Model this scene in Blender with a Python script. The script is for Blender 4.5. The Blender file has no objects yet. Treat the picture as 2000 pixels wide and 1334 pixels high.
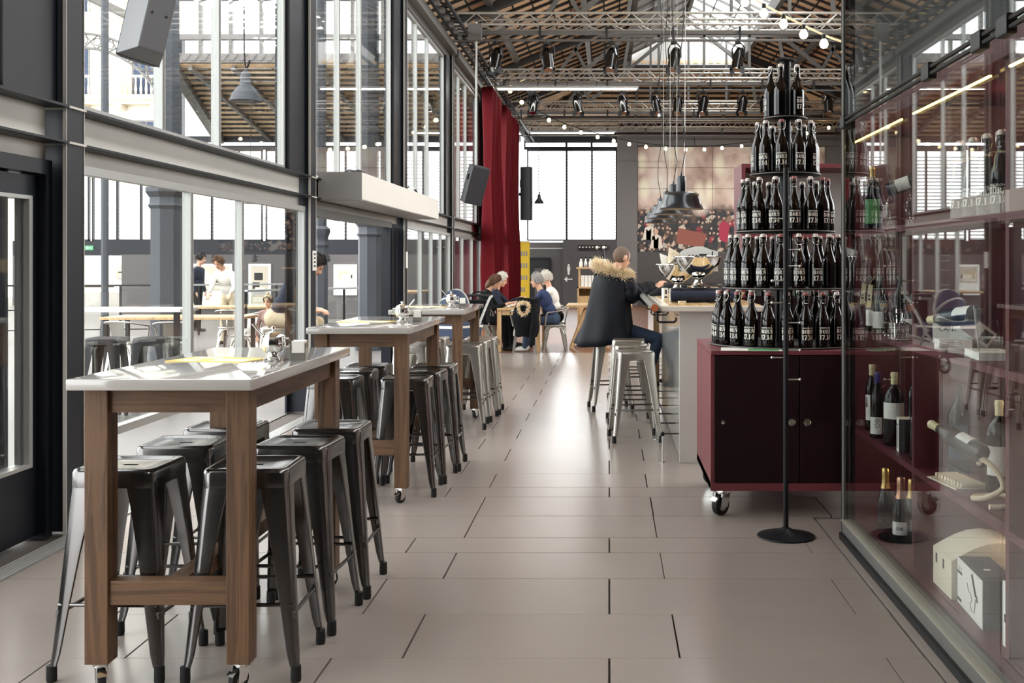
import bpy, bmesh, math, random
from mathutils import Vector, Matrix, Euler
PI = math.pi
rad = math.radians
rng = random.Random(7)
sc = bpy.context.scene
COL = sc.collection

# ------------------------------------------------------------------ camera, world, exposure
EYE = 1.5            # camera height
FPX = 2165.0         # focal length in pixels of the 2000 px wide frame
cam_d = bpy.data.cameras.new('camera')
cam_d.sensor_width = 36.0
cam_d.lens = FPX / 2000.0 * 36.0
cam_d.shift_x = (1000 - 1190) / 2000.0
cam_d.shift_y = (513 - 667) / 2000.0
cam_d.clip_start = 0.05
cam_d.clip_end = 400
cam = bpy.data.objects.new('camera', cam_d)
cam.location = (0, 0, EYE)
cam.rotation_euler = (PI / 2, 0, 0)
COL.objects.link(cam)
sc.camera = cam

SKY = 5.2
world = bpy.data.worlds.new('overcast_sky')
sc.world = world
world.use_nodes = True
bg = world.node_tree.nodes['Background']
bg.inputs['Color'].default_value = (0.97, 0.985, 1.0, 1)
bg.inputs['Strength'].default_value = SKY
sc.view_settings.view_transform = 'Standard'
sc.view_settings.look = 'None'
sc.view_settings.gamma = 1.0
sc.view_settings.use_curve_mapping = False
sc.view_settings.exposure = 0.38
cy = sc.cycles
cy.use_denoising = True
cy.max_bounces = 8
cy.diffuse_bounces = 4
cy.glossy_bounces = 4
cy.transmission_bounces = 4
cy.transparent_max_bounces = 20
cy.caustics_reflective = False
cy.caustics_refractive = False
cy.sample_clamp_indirect = 12.0

# ------------------------------------------------------------------ materials
def lin(c):
    return tuple(((v / 255.0) / 12.92 if v / 255.0 <= 0.04045 else ((v / 255.0 + 0.055) / 1.055) ** 2.4) for v in c)

MATS = {}
def mat(name, rgb, rough=0.5, metal=0.0, spec=0.5, var=0.0, scale=6.0, stretch=(1, 1, 1), bump=0.0, bscale=None,
        coat=0.0, emit=None, estr=0.0, rvar=0.0, sheen=0.0, trans=0.0, detail=4.0):
    """procedural principled material: colour varied by stretched noise, optional bump"""
    m = bpy.data.materials.new(name)
    m.use_nodes = True
    nt = m.node_tree
    b = nt.nodes['Principled BSDF']
    c = lin(rgb)
    b.inputs['Base Color'].default_value = (*c, 1)
    b.inputs['Roughness'].default_value = rough
    b.inputs['Metallic'].default_value = metal
    b.inputs['Specular IOR Level'].default_value = spec
    b.inputs['Coat Weight'].default_value = coat
    b.inputs['Coat Roughness'].default_value = 0.05
    b.inputs['Transmission Weight'].default_value = trans
    if sheen: b.inputs['Sheen Weight'].default_value = sheen
    if emit:
        b.inputs['Emission Color'].default_value = (*lin(emit), 1)
        b.inputs['Emission Strength'].default_value = estr
    if var or bump or rvar:
        tc = nt.nodes.new('ShaderNodeTexCoord')
        mp = nt.nodes.new('ShaderNodeMapping')
        mp.inputs['Scale'].default_value = stretch
        nt.links.new(tc.outputs['Object'], mp.inputs['Vector'])
        n = nt.nodes.new('ShaderNodeTexNoise')
        n.inputs['Scale'].default_value = scale
        n.inputs['Detail'].default_value = detail
        nt.links.new(mp.outputs['Vector'], n.inputs['Vector'])
        if var:
            mx = nt.nodes.new('ShaderNodeMix'); mx.data_type = 'RGBA'
            mx.inputs['A'].default_value = (*[v * (1 - var) for v in c], 1)
            mx.inputs['B'].default_value = (*[min(1, v * (1 + var)) for v in c], 1)
            nt.links.new(n.outputs['Fac'], mx.inputs['Factor'])
            nt.links.new(mx.outputs['Result'], b.inputs['Base Color'])
        if rvar:
            mr = nt.nodes.new('ShaderNodeMapRange')
            mr.inputs['To Min'].default_value = max(0, rough - rvar)
            mr.inputs['To Max'].default_value = min(1, rough + rvar)
            nt.links.new(n.outputs['Fac'], mr.inputs['Value'])
            nt.links.new(mr.outputs['Result'], b.inputs['Roughness'])
        if bump:
            bp = nt.nodes.new('ShaderNodeBump')
            bp.inputs['Strength'].default_value = bump
            bp.inputs['Distance'].default_value = 0.01
            if bscale:
                n2 = nt.nodes.new('ShaderNodeTexNoise'); n2.inputs['Scale'].default_value = bscale
                nt.links.new(mp.outputs['Vector'], n2.inputs['Vector'])
                nt.links.new(n2.outputs['Fac'], bp.inputs['Height'])
            else:
                nt.links.new(n.outputs['Fac'], bp.inputs['Height'])
            nt.links.new(bp.outputs['Normal'], b.inputs['Normal'])
    MATS[name] = m
    return m

def wood_mat(name, dark, light, axis, scale=1.0, rough=0.5):
    """plank wood: rings stretched along one local axis, with a few knots"""
    m = bpy.data.materials.new(name); m.use_nodes = True
    nt = m.node_tree; b = nt.nodes['Principled BSDF']
    tc = nt.nodes.new('ShaderNodeTexCoord'); mp = nt.nodes.new('ShaderNodeMapping')
    s = [14 * scale] * 3; s[axis] = 0.9 * scale
    mp.inputs['Scale'].default_value = s
    nt.links.new(tc.outputs['Object'], mp.inputs['Vector'])
    n = nt.nodes.new('ShaderNodeTexNoise'); n.inputs['Scale'].default_value = 1.6
    n.inputs['Detail'].default_value = 6; n.inputs['Distortion'].default_value = 0.6
    nt.links.new(mp.outputs['Vector'], n.inputs['Vector'])
    w = nt.nodes.new('ShaderNodeMath'); w.operation = 'MULTIPLY'; w.inputs[1].default_value = 22
    nt.links.new(n.outputs['Fac'], w.inputs[0])
    sn = nt.nodes.new('ShaderNodeMath'); sn.operation = 'SINE'
    nt.links.new(w.outputs[0], sn.inputs[0])
    mr = nt.nodes.new('ShaderNodeMapRange'); mr.inputs['From Min'].default_value = -1
    nt.links.new(sn.outputs[0], mr.inputs['Value'])
    mx = nt.nodes.new('ShaderNodeMix'); mx.data_type = 'RGBA'
    mx.inputs['A'].default_value = (*lin(light), 1); mx.inputs['B'].default_value = (*lin(dark), 1)
    ad = nt.nodes.new('ShaderNodeMath'); ad.operation = 'MULTIPLY'; ad.inputs[1].default_value = 0.55
    nt.links.new(mr.outputs['Result'], ad.inputs[0])
    n2 = nt.nodes.new('ShaderNodeTexNoise'); n2.inputs['Scale'].default_value = 3.0
    nt.links.new(tc.outputs['Object'], n2.inputs['Vector'])
    a2 = nt.nodes.new('ShaderNodeMath'); a2.operation = 'MULTIPLY_ADD'; a2.inputs[1].default_value = 0.7; a2.inputs[2].default_value = -0.15
    nt.links.new(n2.outputs['Fac'], a2.inputs[0])
    a3 = nt.nodes.new('ShaderNodeMath'); a3.operation = 'ADD'; a3.use_clamp = True
    nt.links.new(ad.outputs[0], a3.inputs[0]); nt.links.new(a2.outputs[0], a3.inputs[1])
    nt.links.new(a3.outputs[0], mx.inputs['Factor'])
    # knots
    mp2 = nt.nodes.new('ShaderNodeMapping'); s2 = [5.0 * scale] * 3; s2[axis] = 2.2 * scale
    mp2.inputs['Scale'].default_value = s2
    nt.links.new(tc.outputs['Object'], mp2.inputs['Vector'])
    v = nt.nodes.new('ShaderNodeTexVoronoi'); v.inputs['Scale'].default_value = 1.0
    nt.links.new(mp2.outputs['Vector'], v.inputs['Vector'])
    k = nt.nodes.new('ShaderNodeMapRange'); k.inputs['From Min'].default_value = 0.06; k.inputs['From Max'].default_value = 0.16
    k.inputs['To Min'].default_value = 0.25; k.inputs['To Max'].default_value = 1.0
    nt.links.new(v.outputs['Distance'], k.inputs['Value'])
    mk = nt.nodes.new('ShaderNodeMix'); mk.data_type = 'RGBA'; mk.blend_type = 'MULTIPLY'; mk.inputs['Factor'].default_value = 1
    nt.links.new(mx.outputs['Result'], mk.inputs['A']); nt.links.new(k.outputs['Result'], mk.inputs['B'])
    nt.links.new(mk.outputs['Result'], b.inputs['Base Color'])
    b.inputs['Roughness'].default_value = rough
    bp = nt.nodes.new('ShaderNodeBump'); bp.inputs['Strength'].default_value = 0.15; bp.inputs['Distance'].default_value = 0.004
    nt.links.new(mr.outputs['Result'], bp.inputs['Height']); nt.links.new(bp.outputs['Normal'], b.inputs['Normal'])
    MATS[name] = m
    return m

def glass_mat(name, tint=(1, 1, 1), ior=1.5, rough=0.0):
    """window pane: clear transmission plus Fresnel reflection, the same law on both faces"""
    m = bpy.data.materials.new(name); m.use_nodes = True
    nt = m.node_tree; nt.nodes.clear()
    out = nt.nodes.new('ShaderNodeOutputMaterial')
    mix = nt.nodes.new('ShaderNodeMixShader')
    tr = nt.nodes.new('ShaderNodeBsdfTransparent'); tr.inputs['Color'].default_value = (*tint, 1)
    gl = nt.nodes.new('ShaderNodeBsdfGlossy'); gl.inputs['Roughness'].default_value = rough
    fr = nt.nodes.new('ShaderNodeFresnel')
    ge = nt.nodes.new('ShaderNodeNewGeometry')
    mr = nt.nodes.new('ShaderNodeMapRange')
    mr.inputs['To Min'].default_value = ior; mr.inputs['To Max'].default_value = 1.0 / ior
    nt.links.new(ge.outputs['Backfacing'], mr.inputs['Value'])
    nt.links.new(mr.outputs['Result'], fr.inputs['IOR'])
    nt.links.new(fr.outputs['Fac'], mix.inputs['Fac'])
    nt.links.new(tr.outputs[0], mix.inputs[1]); nt.links.new(gl.outputs[0], mix.inputs[2])
    nt.links.new(mix.outputs[0], out.inputs['Surface'])
    MATS[name] = m
    return m

M = MATS
mat('steel_dark', (27, 30, 37), 0.45, 0.0, 0.3, var=0.15, scale=3)
mat('steel_black', (16, 17, 21), 0.45, 0.0, 0.3)
mat('steel_beam', (206, 203, 194), 0.5, 0.0, var=0.08, scale=2)
mat('aluminium', (178, 178, 174), 0.35, 0.35)
mat('panel_navy', (17, 21, 29), 0.4, 0.0, 0.3, var=0.1)
glass_mat('pane_glass', (0.96, 0.975, 0.97))
glass_mat('case_glass', (0.97, 0.985, 0.98), 1.62)
mat('tile', (150, 140, 132), 0.23, 0.0, 0.5, var=0.05, scale=1.6, detail=2)
mat('grout', (74, 67, 62), 0.9)
wood_mat('wood_floor', (84, 54, 38), (146, 98, 70), 0, 0.5, 0.4)
mat('stone_floor', (92, 88, 84), 0.5, var=0.12, scale=1.5)
mat('wall_grey', (120, 116, 114), 0.75, var=0.04, scale=2)
mat('wall_dark', (84, 80, 79), 0.75, var=0.04, scale=2)
mat('wall_back', (40, 39, 38), 0.8, var=0.1)
mat('white_paint', (226, 224, 218), 0.5)
mat('louvre_white', (232, 232, 226), 0.5)
mat('terracotta', (240, 204, 164), 0.85, var=0.22, scale=9, bump=0.2)
mat('rafter', (40, 36, 34), 0.7, var=0.2)
mat('iron_grey', (104, 102, 98), 0.5, 0.3, var=0.1)
mat('truss_alu', (190, 186, 176), 0.38, 0.6)
mat('black_matte', (18, 18, 20), 0.55)
mat('black_rubber', (14, 14, 15), 0.7)
mat('black_gloss', (10, 10, 11), 0.15, coat=0.3)
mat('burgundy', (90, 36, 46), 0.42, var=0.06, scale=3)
mat('burgundy_lit', (116, 58, 64), 0.45, 0, .3, var=0.05, scale=3)  # cart paint lightened, light on its left side put into the colour
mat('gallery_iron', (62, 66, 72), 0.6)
mat('burgundy_shaded', (26, 4, 9), 0.55, 0, .22, var=0.05)  # shaded copy of the cart paint for the unlit fronts
mat('chrome', (225, 225, 222), 0.07, 1.0)
mat('steel_brushed', (196, 194, 190), 0.24, 1.0, rvar=0.08, scale=5)
mat('gunmetal', (104, 102, 101), 0.2, 0.92, var=0.25, scale=4, rvar=0.09)
mat('gunmetal_light', (176, 172, 164), 0.30, 0.9, var=0.15, scale=4, rvar=0.08)  # paler gunmetal copy, puts the light on far stools into the colour
wood_mat('table_wood_z', (66, 46, 31), (116, 85, 58), 2)
wood_mat('table_wood_x', (66, 46, 31), (116, 85, 58), 0)
wood_mat('table_wood_y', (66, 46, 31), (116, 85, 58), 1)
wood_mat('light_wood', (176, 138, 92), (212, 178, 130), 2, 1.0)
mat('tabletop', (184, 180, 174), 0.07, 0.0, 0.6, var=0.05, scale=3, coat=0.3)
mat('paper_white', (240, 238, 230), 0.7)
mat('paper_yellow', (238, 206, 120), 0.7)
mat('print_dark', (30, 28, 28), 0.7)
mat('print_white', (236, 232, 222), 0.55)
mat('print_gold', (206, 190, 150), 0.5, 0.2)
mat('bottle_brown', (22, 12, 6), 0.06, 0.0, 0.45)
mat('bottle_black', (5, 5, 5), 0.10, 0.0, 0.4)
mat('bottle_green', (34, 92, 44), 0.08, 0.0, 0.6, coat=0.4, trans=0.4)
mat('stopper', (226, 214, 208), 0.35)
mat('stopper_red', (150, 90, 86), 0.45)
mat('wire', (216, 214, 206), 0.22, 1.0)
mat('curtain_red', (88, 1, 12), 0.85, 0, .2, var=0.12, scale=3)
mat('curtain_dark', (60, 12, 18), 0.85)
mat('lamp_black', (30, 34, 40), 0.28, 0.3, coat=0.3)
mat('lamp_inside', (240, 226, 196), 0.6, emit=(255, 226, 176), estr=1.2)
mat('bulb_glow', (255, 244, 220), 0.3, emit=(255, 226, 170), estr=14)
mat('tube_glow', (255, 255, 252), 0.3, emit=(255, 252, 244), estr=26)
mat('led_glow', (255, 240, 180), 0.3, emit=(255, 226, 130), estr=5)
mat('speaker_grey', (112, 112, 114), 0.5, var=0.04)
mat('speaker_dark', (40, 40, 44), 0.55)
mat('duct_white', (226, 223, 214), 0.5, var=0.04, scale=2)
mat('duct_grey', (150, 148, 145), 0.5)
mat('sill_grey', (150, 146, 134), .5)
mat('banner_yellow', (244, 206, 60), 0.7)
mat('bar_front', (214, 212, 206), 0.10, 0.55)
mat('bar_end', (196, 192, 186), 0.4, var=0.04)
wood_mat('bar_top', (188, 150, 96), (226, 196, 146), 1, 0.7, 0.18)
mat('marble_edge', (222, 214, 200), 0.2, var=0.08, scale=5)
mat('skin', (214, 166, 138), 0.5, var=0.06, scale=12)
mat('hair_grey', (168, 164, 160), 0.7, var=0.35, scale=30, bump=0.6)
mat('hair_white', (218, 212, 202), 0.7, var=0.2, scale=30, bump=0.6)
mat('hair_brown', (98, 68, 44), 0.65, var=0.35, scale=30, bump=0.6)
mat('hair_dark', (34, 28, 26), 0.65, var=0.3, scale=30, bump=0.6)
mat('hair_short', (110, 92, 80), 0.8, var=0.2, scale=40)
mat('cloth_navy', (20, 28, 48), 0.85, var=0.15, scale=14, bump=0.3)
mat('cloth_blue', (34, 48, 84), 0.85, var=0.15, scale=14, bump=0.3)
mat('cloth_black', (12, 13, 16), 0.85, 0, .2, var=0.2, scale=10, bump=0.3)
mat('parka', (9, 12, 22), 0.62, 0, 0.22, var=0.2, scale=7, bump=0.35)
mat('cloth_jeans', (52, 66, 88), 0.9, var=0.25, scale=20, bump=0.2)
mat('cloth_beige', (196, 180, 150), 0.9, var=0.1, scale=10, bump=0.2)
mat('cloth_white', (226, 222, 214), 0.9, var=0.06, scale=10, bump=0.2)
mat('cloth_plaid', (150, 120, 112), 0.9, var=0.4, scale=18)
mat('fur', (242, 226, 196), 0.9)
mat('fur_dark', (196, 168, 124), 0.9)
mat('eye_dark', (20, 16, 14), 0.2)
mat('lip', (168, 92, 84), 0.5)
mat('shoe_white', (226, 224, 220), 0.6)
mat('facade', (224, 214, 196), 0.85, var=0.08, scale=0.6)
mat('facade_trim', (196, 186, 168), 0.85)
mat('foil_gold', (222, 190, 120), 0.3, 0.8)
mat('foil_rose', (222, 170, 140), 0.3, 0.8)
mat('cap_orange', (196, 104, 66), 0.45)
mat('cap_blue', (52, 52, 120), 0.4)
mat('cap_cream', (226, 214, 170), 0.45)
mat('label_green', (86, 160, 96), 0.6)
mat('cream_box', (234, 224, 200), 0.6)
mat('dark_box', (58, 58, 62), 0.5)
mat('rope', (222, 208, 178), 0.8, bump=0.3, scale=40)
mat('sign_white', (236, 234, 228), 0.5)
mat('stroller_blue', (44, 58, 82), 0.7, var=0.1)
mat('exit_green', (70, 150, 100), 0.5)
mat('orange_leather', (170, 90, 50), 0.6)

# ------------------------------------------------------------------ mesh builder
class MB:
    def __init__(s):
        s.v = []; s.f = []; s.m = []
        s.cur = 0
    def add(s, verts, faces):
        o = len(s.v)
        s.v.extend([tuple(p) for p in verts])
        s.f.extend([tuple(i + o for i in f) for f in faces])
        s.m.extend([s.cur] * len(faces))
        return s
    def box(s, a, b):
        x0, y0, z0 = a; x1, y1, z1 = b
        return s.add([(x0, y0, z0), (x1, y0, z0), (x1, y1, z0), (x0, y1, z0), (x0, y0, z1), (x1, y0, z1), (x1, y1, z1), (x0, y1, z1)],
                     [(3, 2, 1, 0), (4, 5, 6, 7), (0, 1, 5, 4), (1, 2, 6, 5), (2, 3, 7, 6), (3, 0, 4, 7)])
    def cbox(s, c, sz, rot=None):
        hx, hy, hz = sz[0] / 2, sz[1] / 2, sz[2] / 2
        vs = [(-hx, -hy, -hz), (hx, -hy, -hz), (hx, hy, -hz), (-hx, hy, -hz), (-hx, -hy, hz), (hx, -hy, hz), (hx, hy, hz), (-hx, hy, hz)]
        R = Euler(rot).to_matrix() if rot else Matrix.Identity(3)
        c = Vector(c)
        return s.add([c + R @ Vector(p) for p in vs], [(3, 2, 1, 0), (4, 5, 6, 7), (0, 1, 5, 4), (1, 2, 6, 5), (2, 3, 7, 6), (3, 0, 4, 7)])
    def bar(s, p0, p1, w, h, up=(0, 0, 1)):
        p0 = Vector(p0); p1 = Vector(p1); d = (p1 - p0).normalized()
        u = Vector(up)
        if abs(d.dot(u)) > 0.98: u = Vector((0, 1, 0)) if abs(d.y) < 0.9 else Vector((1, 0, 0))
        r = d.cross(u).normalized(); u = r.cross(d).normalized()
        vs = []
        for p in (p0, p1):
            for a, b in ((-1, -1), (1, -1), (1, 1), (-1, 1)):
                vs.append(p + r * (a * w / 2) + u * (b * h / 2))
        return s.add(vs, [(0, 1, 2, 3), (7, 6, 5, 4), (0, 4, 5, 1), (1, 5, 6, 2), (2, 6, 7, 3), (3, 7, 4, 0)])
    def cyl(s, p0, p1, r0, r1=None, n=12, cap=True):
        if r1 is None: r1 = r0
        p0 = Vector(p0); p1 = Vector(p1); d = (p1 - p0)
        if d.length < 1e-9: return s
        d.normalize()
        u = Vector((0, 0, 1)) if abs(d.z) < 0.9 else Vector((1, 0, 0))
        r = d.cross(u).normalized(); u = r.cross(d)
        vs = []
        for p, q in ((p0, r0), (p1, r1)):
            for i in range(n):
                a = 2 * PI * i / n
                vs.append(p + (r * math.cos(a) + u * math.sin(a)) * q)
        fs = [((i + 1) % n, i, n + i, n + (i + 1) % n) for i in range(n)]
        if cap:
            fs.append(tuple(range(n))); fs.append(tuple(range(2 * n - 1, n - 1, -1)))
        return s.add(vs, fs)
    def lathe(s, prof, n=24, c=(0, 0, 0), axis=None, a0=0, a1=2 * PI):
        """prof: list of (radius, height)"""
        c = Vector(c)
        R = Vector((0, 0, 1)).rotation_difference(Vector(axis)).to_matrix() if axis else None
        vs = []; full = abs(a1 - a0 - 2 * PI) < 1e-6
        cols = n if full else n + 1
        for r, z in prof:
            for i in range(cols):
                a = a0 + (a1 - a0) * i / n
                p = Vector((r * math.cos(a), r * math.sin(a), z))
                if R: p = R @ p
                vs.append(c + p)
        fs = []
        for k in range(len(prof) - 1):
            for i in range(n):
                j = (i + 1) % cols
                if not full and i + 1 >= cols: continue
                fs.append((k * cols + i, k * cols + j, (k + 1) * cols + j, (k + 1) * cols + i))
        if full:
            if prof[0][0] > 1e-6: fs.append(tuple(range(n - 1, -1, -1)))
            if prof[-1][0] > 1e-6: fs.append(tuple((len(prof) - 1) * n + i for i in range(n)))
        return s.add(vs, fs)
    def ball(s, c, r, n=12, m=8, rot=None):
        if not isinstance(r, (tuple, list)): r = (r, r, r)
        c = Vector(c); R = Euler(rot).to_matrix() if rot and not isinstance(rot, Matrix) else rot
        vs = []
        pts = [(0, 0, -1)]
        for j in range(1, m):
            t = -PI / 2 + PI * j / m
            for i in range(n):
                a = 2 * PI * i / n
                pts.append((math.cos(t) * math.cos(a), math.cos(t) * math.sin(a), math.sin(t)))
        pts.append((0, 0, 1))
        for p in pts:
            q = Vector((p[0] * r[0], p[1] * r[1], p[2] * r[2]))
            if R is not None: q = R @ q
            vs.append(c + q)
        fs = []
        for i in range(n):
            fs.append((0, 1 + (i + 1) % n, 1 + i))
            for j in range(m - 2):
                a = 1 + j * n
                fs.append((a + i, a + (i + 1) % n, a + n + (i + 1) % n, a + n + i))
            a = 1 + (m - 2) * n
            fs.append((a + i, a + (i + 1) % n, len(vs) - 1))
        return s.add(vs, fs)
    def tube(s, pts, r, n=8, closed=False):
        P = [Vector(p) for p in pts]; N = len(P)
        if not isinstance(r, (list, tuple)): r = [r] * N
        vs = []; prev = None
        for k in range(N):
            if closed: d = (P[(k + 1) % N] - P[k - 1])
            else: d = P[min(k + 1, N - 1)] - P[max(k - 1, 0)]
            d.normalize()
            if prev is None:
                u = Vector((0, 0, 1)) if abs(d.z) < 0.9 else Vector((1, 0, 0))
                u = (u - d * u.dot(d)).normalized()
            else:
                u = (prev - d * prev.dot(d))
                u = u.normalized() if u.length > 1e-6 else Vector((1, 0, 0))
            prev = u
            w = d.cross(u)
            for i in range(n):
                a = 2 * PI * i / n
                vs.append(P[k] + (u * math.cos(a) + w * math.sin(a)) * r[k])
        fs = []
        for k in range(N if closed else N - 1):
            q = (k + 1) % N
            for i in range(n):
                fs.append((k * n + i, k * n + (i + 1) % n, q * n + (i + 1) % n, q * n + i))
        if not closed:
            fs.append(tuple(range(n - 1, -1, -1))); fs.append(tuple((N - 1) * n + i for i in range(n)))
        return s.add(vs, fs)
    def prism(s, poly, axis, a, b):
        """extrude a 2d polygon along axis 0/1/2 between a and b; poly uses the two other axes in order"""
        n = len(poly); vs = []
        for t in (a, b):
            for p in poly:
                q = [p[0], p[1]]; q.insert(axis, t); vs.append(q)
        fs = [tuple(range(n - 1, -1, -1)), tuple(range(n, 2 * n))]
        fs += [(i, (i + 1) % n, n + (i + 1) % n, n + i) for i in range(n)]
        return s.add(vs, fs)
    def loft(s, rings, closed=True, cap=True):
        n = len(rings[0]); vs = [p for r in rings for p in r]; fs = []
        for k in range(len(rings) - 1):
            for i in range(n if closed else n - 1):
                j = (i + 1) % n
                fs.append((k * n + i, k * n + j, (k + 1) * n + j, (k + 1) * n + i))
        if cap and closed:
            fs.append(tuple(range(n - 1, -1, -1))); fs.append(tuple((len(rings) - 1) * n + i for i in range(n)))
        return s.add(vs, fs)
    def mesh(s, name, mats, smooth=None, bevel=0.0):
        me = bpy.data.meshes.new(name)
        me.from_pydata(s.v, [], s.f)
        bm = bmesh.new(); bm.from_mesh(me)
        bmesh.ops.recalc_face_normals(bm, faces=bm.faces)
        if bevel:
            ed = [e for e in bm.edges if len(e.link_faces) == 2 and e.calc_face_angle(0) > 0.6]
            bmesh.ops.bevel(bm, geom=ed, offset=bevel, segments=2, affect='EDGES', profile=0.6)
        bm.to_mesh(me); bm.free()
        if not isinstance(mats, (list, tuple)): mats = [mats]
        for m in mats: me.materials.append(MATS[m] if isinstance(m, str) else m)
        if len(mats) > 1 and not bevel:
            me.polygons.foreach_set('material_index', s.m)
        if smooth:
            me.polygons.foreach_set('use_smooth', [True] * len(me.polygons))
            me.set_sharp_from_angle(angle=rad(smooth))
        me.update()
        return me
    def build(s, name, mats, parent=None, smooth=None, bevel=0.0):
        return link(name, s.mesh(name, mats, smooth, bevel), parent)

def link(name, me, parent=None, loc=None, rot=None):
    o = bpy.data.objects.new(name, me)
    COL.objects.link(o)
    if parent is not None: o.parent = parent
    if loc is not None: o.location = loc
    if rot is not None: o.rotation_euler = rot
    return o

def tag(o, label=None, cat=None, group=None, kind=None):
    if label: o['label'] = label
    if cat: o['category'] = cat
    if group: o['group'] = group
    if kind: o['kind'] = kind
    return o

def thing(name, label, cat, loc=(0, 0, 0), rotz=0.0, group=None):
    o = bpy.data.objects.new(name, None); COL.objects.link(o)
    o.empty_display_size = 0.1
    o.location = loc; o.rotation_euler = (0, 0, rotz)
    return tag(o, label, cat, group)

def struct(name, label=None, loc=(0, 0, 0), cat=None):
    o = bpy.data.objects.new(name, None); COL.objects.link(o)
    o.empty_display_size = 0.1
    o.location = loc
    return tag(o, label, cat, None, 'structure')

def dup(root, loc=None, rotz=None, label=None, group=None):
    r = root.copy(); COL.objects.link(r)
    if loc is not None: r.location = loc
    if rotz is not None: r.rotation_euler = (0, 0, rotz)
    if label: r['label'] = label
    if group: r['group'] = group
    for ch in list(root.children):
        c = ch.copy(); COL.objects.link(c); c.parent = r
        for g in list(ch.children):
            d = g.copy(); COL.objects.link(d); d.parent = c
    return r

def at(x, y, d):
    """world point seen at photo pixel (x, y) at depth d"""
    return Vector(((x - 1190) * d / FPX, d, EYE - (y - 513) * d / FPX))

TXT = {}
def text_geo(body, size=1.0, bold=0.0):
    """flat text as (verts, faces) in the xz plane, origin at left baseline"""
    key = (body, bold)
    if key not in TXT:
        cu = bpy.data.curves.new('txt', 'FONT'); cu.body = body; cu.size = 1.0; cu.offset = bold; cu.resolution_u = 3
        ob = bpy.data.objects.new('txt', cu); COL.objects.link(ob)
        dg = bpy.context.evaluated_depsgraph_get(); dg.update()
        me = ob.evaluated_get(dg).to_mesh()
        TXT[key] = ([tuple(v.co) for v in me.vertices], [tuple(p.vertices) for p in me.polygons])
        ob.evaluated_get(dg).to_mesh_clear()
        bpy.data.objects.remove(ob); bpy.data.curves.remove(cu)
    vs, fs = TXT[key]
    return [(v[0] * size, 0, v[1] * size) for v in vs], fs

def area(name, loc, size, power, color, rot, parent=None, spread=None):
    l = bpy.data.lights.new(name, 'AREA'); l.shape = 'RECTANGLE'; l.size, l.size_y = size
    l.energy = power; l.color = color
    o = bpy.data.objects.new(name, l); COL.objects.link(o); o.location = loc; o.rotation_euler = rot
    if parent: o.parent = parent
    return o

def spot(name, loc, target, power, color, angle=60, parent=None, radius=0.05, blend=0.6):
    l = bpy.data.lights.new(name, 'SPOT'); l.energy = power; l.color = color; l.spot_size = rad(angle); l.spot_blend = blend
    l.shadow_soft_size = radius
    o = bpy.data.objects.new(name, l); COL.objects.link(o)
    o.location = loc
    d = Vector(target) - Vector(loc)
    o.rotation_euler = d.to_track_quat('-Z', 'Y').to_euler()
    if parent: o.parent = parent
    return o

# ================================================================== THE SETTING
END = 39.0           # depth of the end wall
WX = -3.0            # room face of the left glass wall

# ---- floor of large tiles
floor = struct('floor', 'warm grey floor of large rectangular tiles in running bond')
MB().box((-3.2, -8, -0.12), (8.2, 18.45, -0.014)).build('screed', 'grout', floor)
rows = [2.62, 3.15, 3.677, 4.204, 4.731, 5.259, 5.732, 6.041, 6.566, 7.096, 7.40, 7.87]
while rows[-1] < 17.9: rows.append(rows[-1] + 0.526)
rows[-1] = 18.45
offs = {4.204: .269, 4.731: 0.0, 5.259: .265, 5.732: 0.0, 6.041: .262, 6.566: .262, 7.096: 0.0, 7.40: .254, 3.677: 0.0, 3.15: .265, 2.62: 0.0}
tile_cache = {}
PITCH = 1.054
XL, XR = -2.86, 2.2
alt = 0
for i in range(len(rows) - 1):
    y0, y1 = rows[i], rows[i + 1]
    off = offs.get(y0)
    if off is None:
        off = 0.0 if alt % 2 == 0 else .262
        alt += 1
    xr = XR if y0 > 6.5 else 1.2
    x = off - PITCH * 4
    while x < xr:
        a, b = max(x, XL), min(x + PITCH, xr)
        x += PITCH
        if b - a < 0.05: continue
        g = 0.0022
        key = (round(b - a, 2), round(y1 - y0, 2))
        if key not in tile_cache:
            w, h = key
            tile_cache[key] = MB().box((-w / 2 + g, -h / 2 + g, -0.014), (w / 2 - g, h / 2 - g, 0.0)).mesh('tile', 'tile', None, 0.0012)
        link('tile', tile_cache[key], floor, ((a + b) / 2, (y0 + y1) / 2, 0))
MB().box((-8, -8, -0.014), (1.2, 2.615, 0.0)).box((-8, -8, -0.014), (-7.9, -7.9, 0)).build('floor_slab', 'tile', floor)
MB().box((2.21, 6.5, -0.014), (8.2, 18.45, 0.0)).box((1.21, -8, -.014), (8.2, 6.49, 0)).build('floor_slab', 'tile', floor)
tk = MB()
for k in range(5): tk.box((-2.99 + k * 0.025, 2.6, -0.014), (-2.972 + k * 0.025, 26, 0.003))
tk.build('sliding_track', 'aluminium', floor)
# boards of the raised floor behind
wf = tag(MB().box((-3.2, 18.45, -0.12), (8.2, END, -0.004)).build('floor_boards', 'wood_floor'), 'reddish brown wooden floor under the far dining tables', None, None, 'structure')
gal = tag(MB().box((-26, -6, -0.12), (-3.21, 62, -0.006)).build('floor_gallery', 'stone_floor'), 'pale stone floor of the gallery outside the glass wall', None, None, 'structure')

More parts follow.
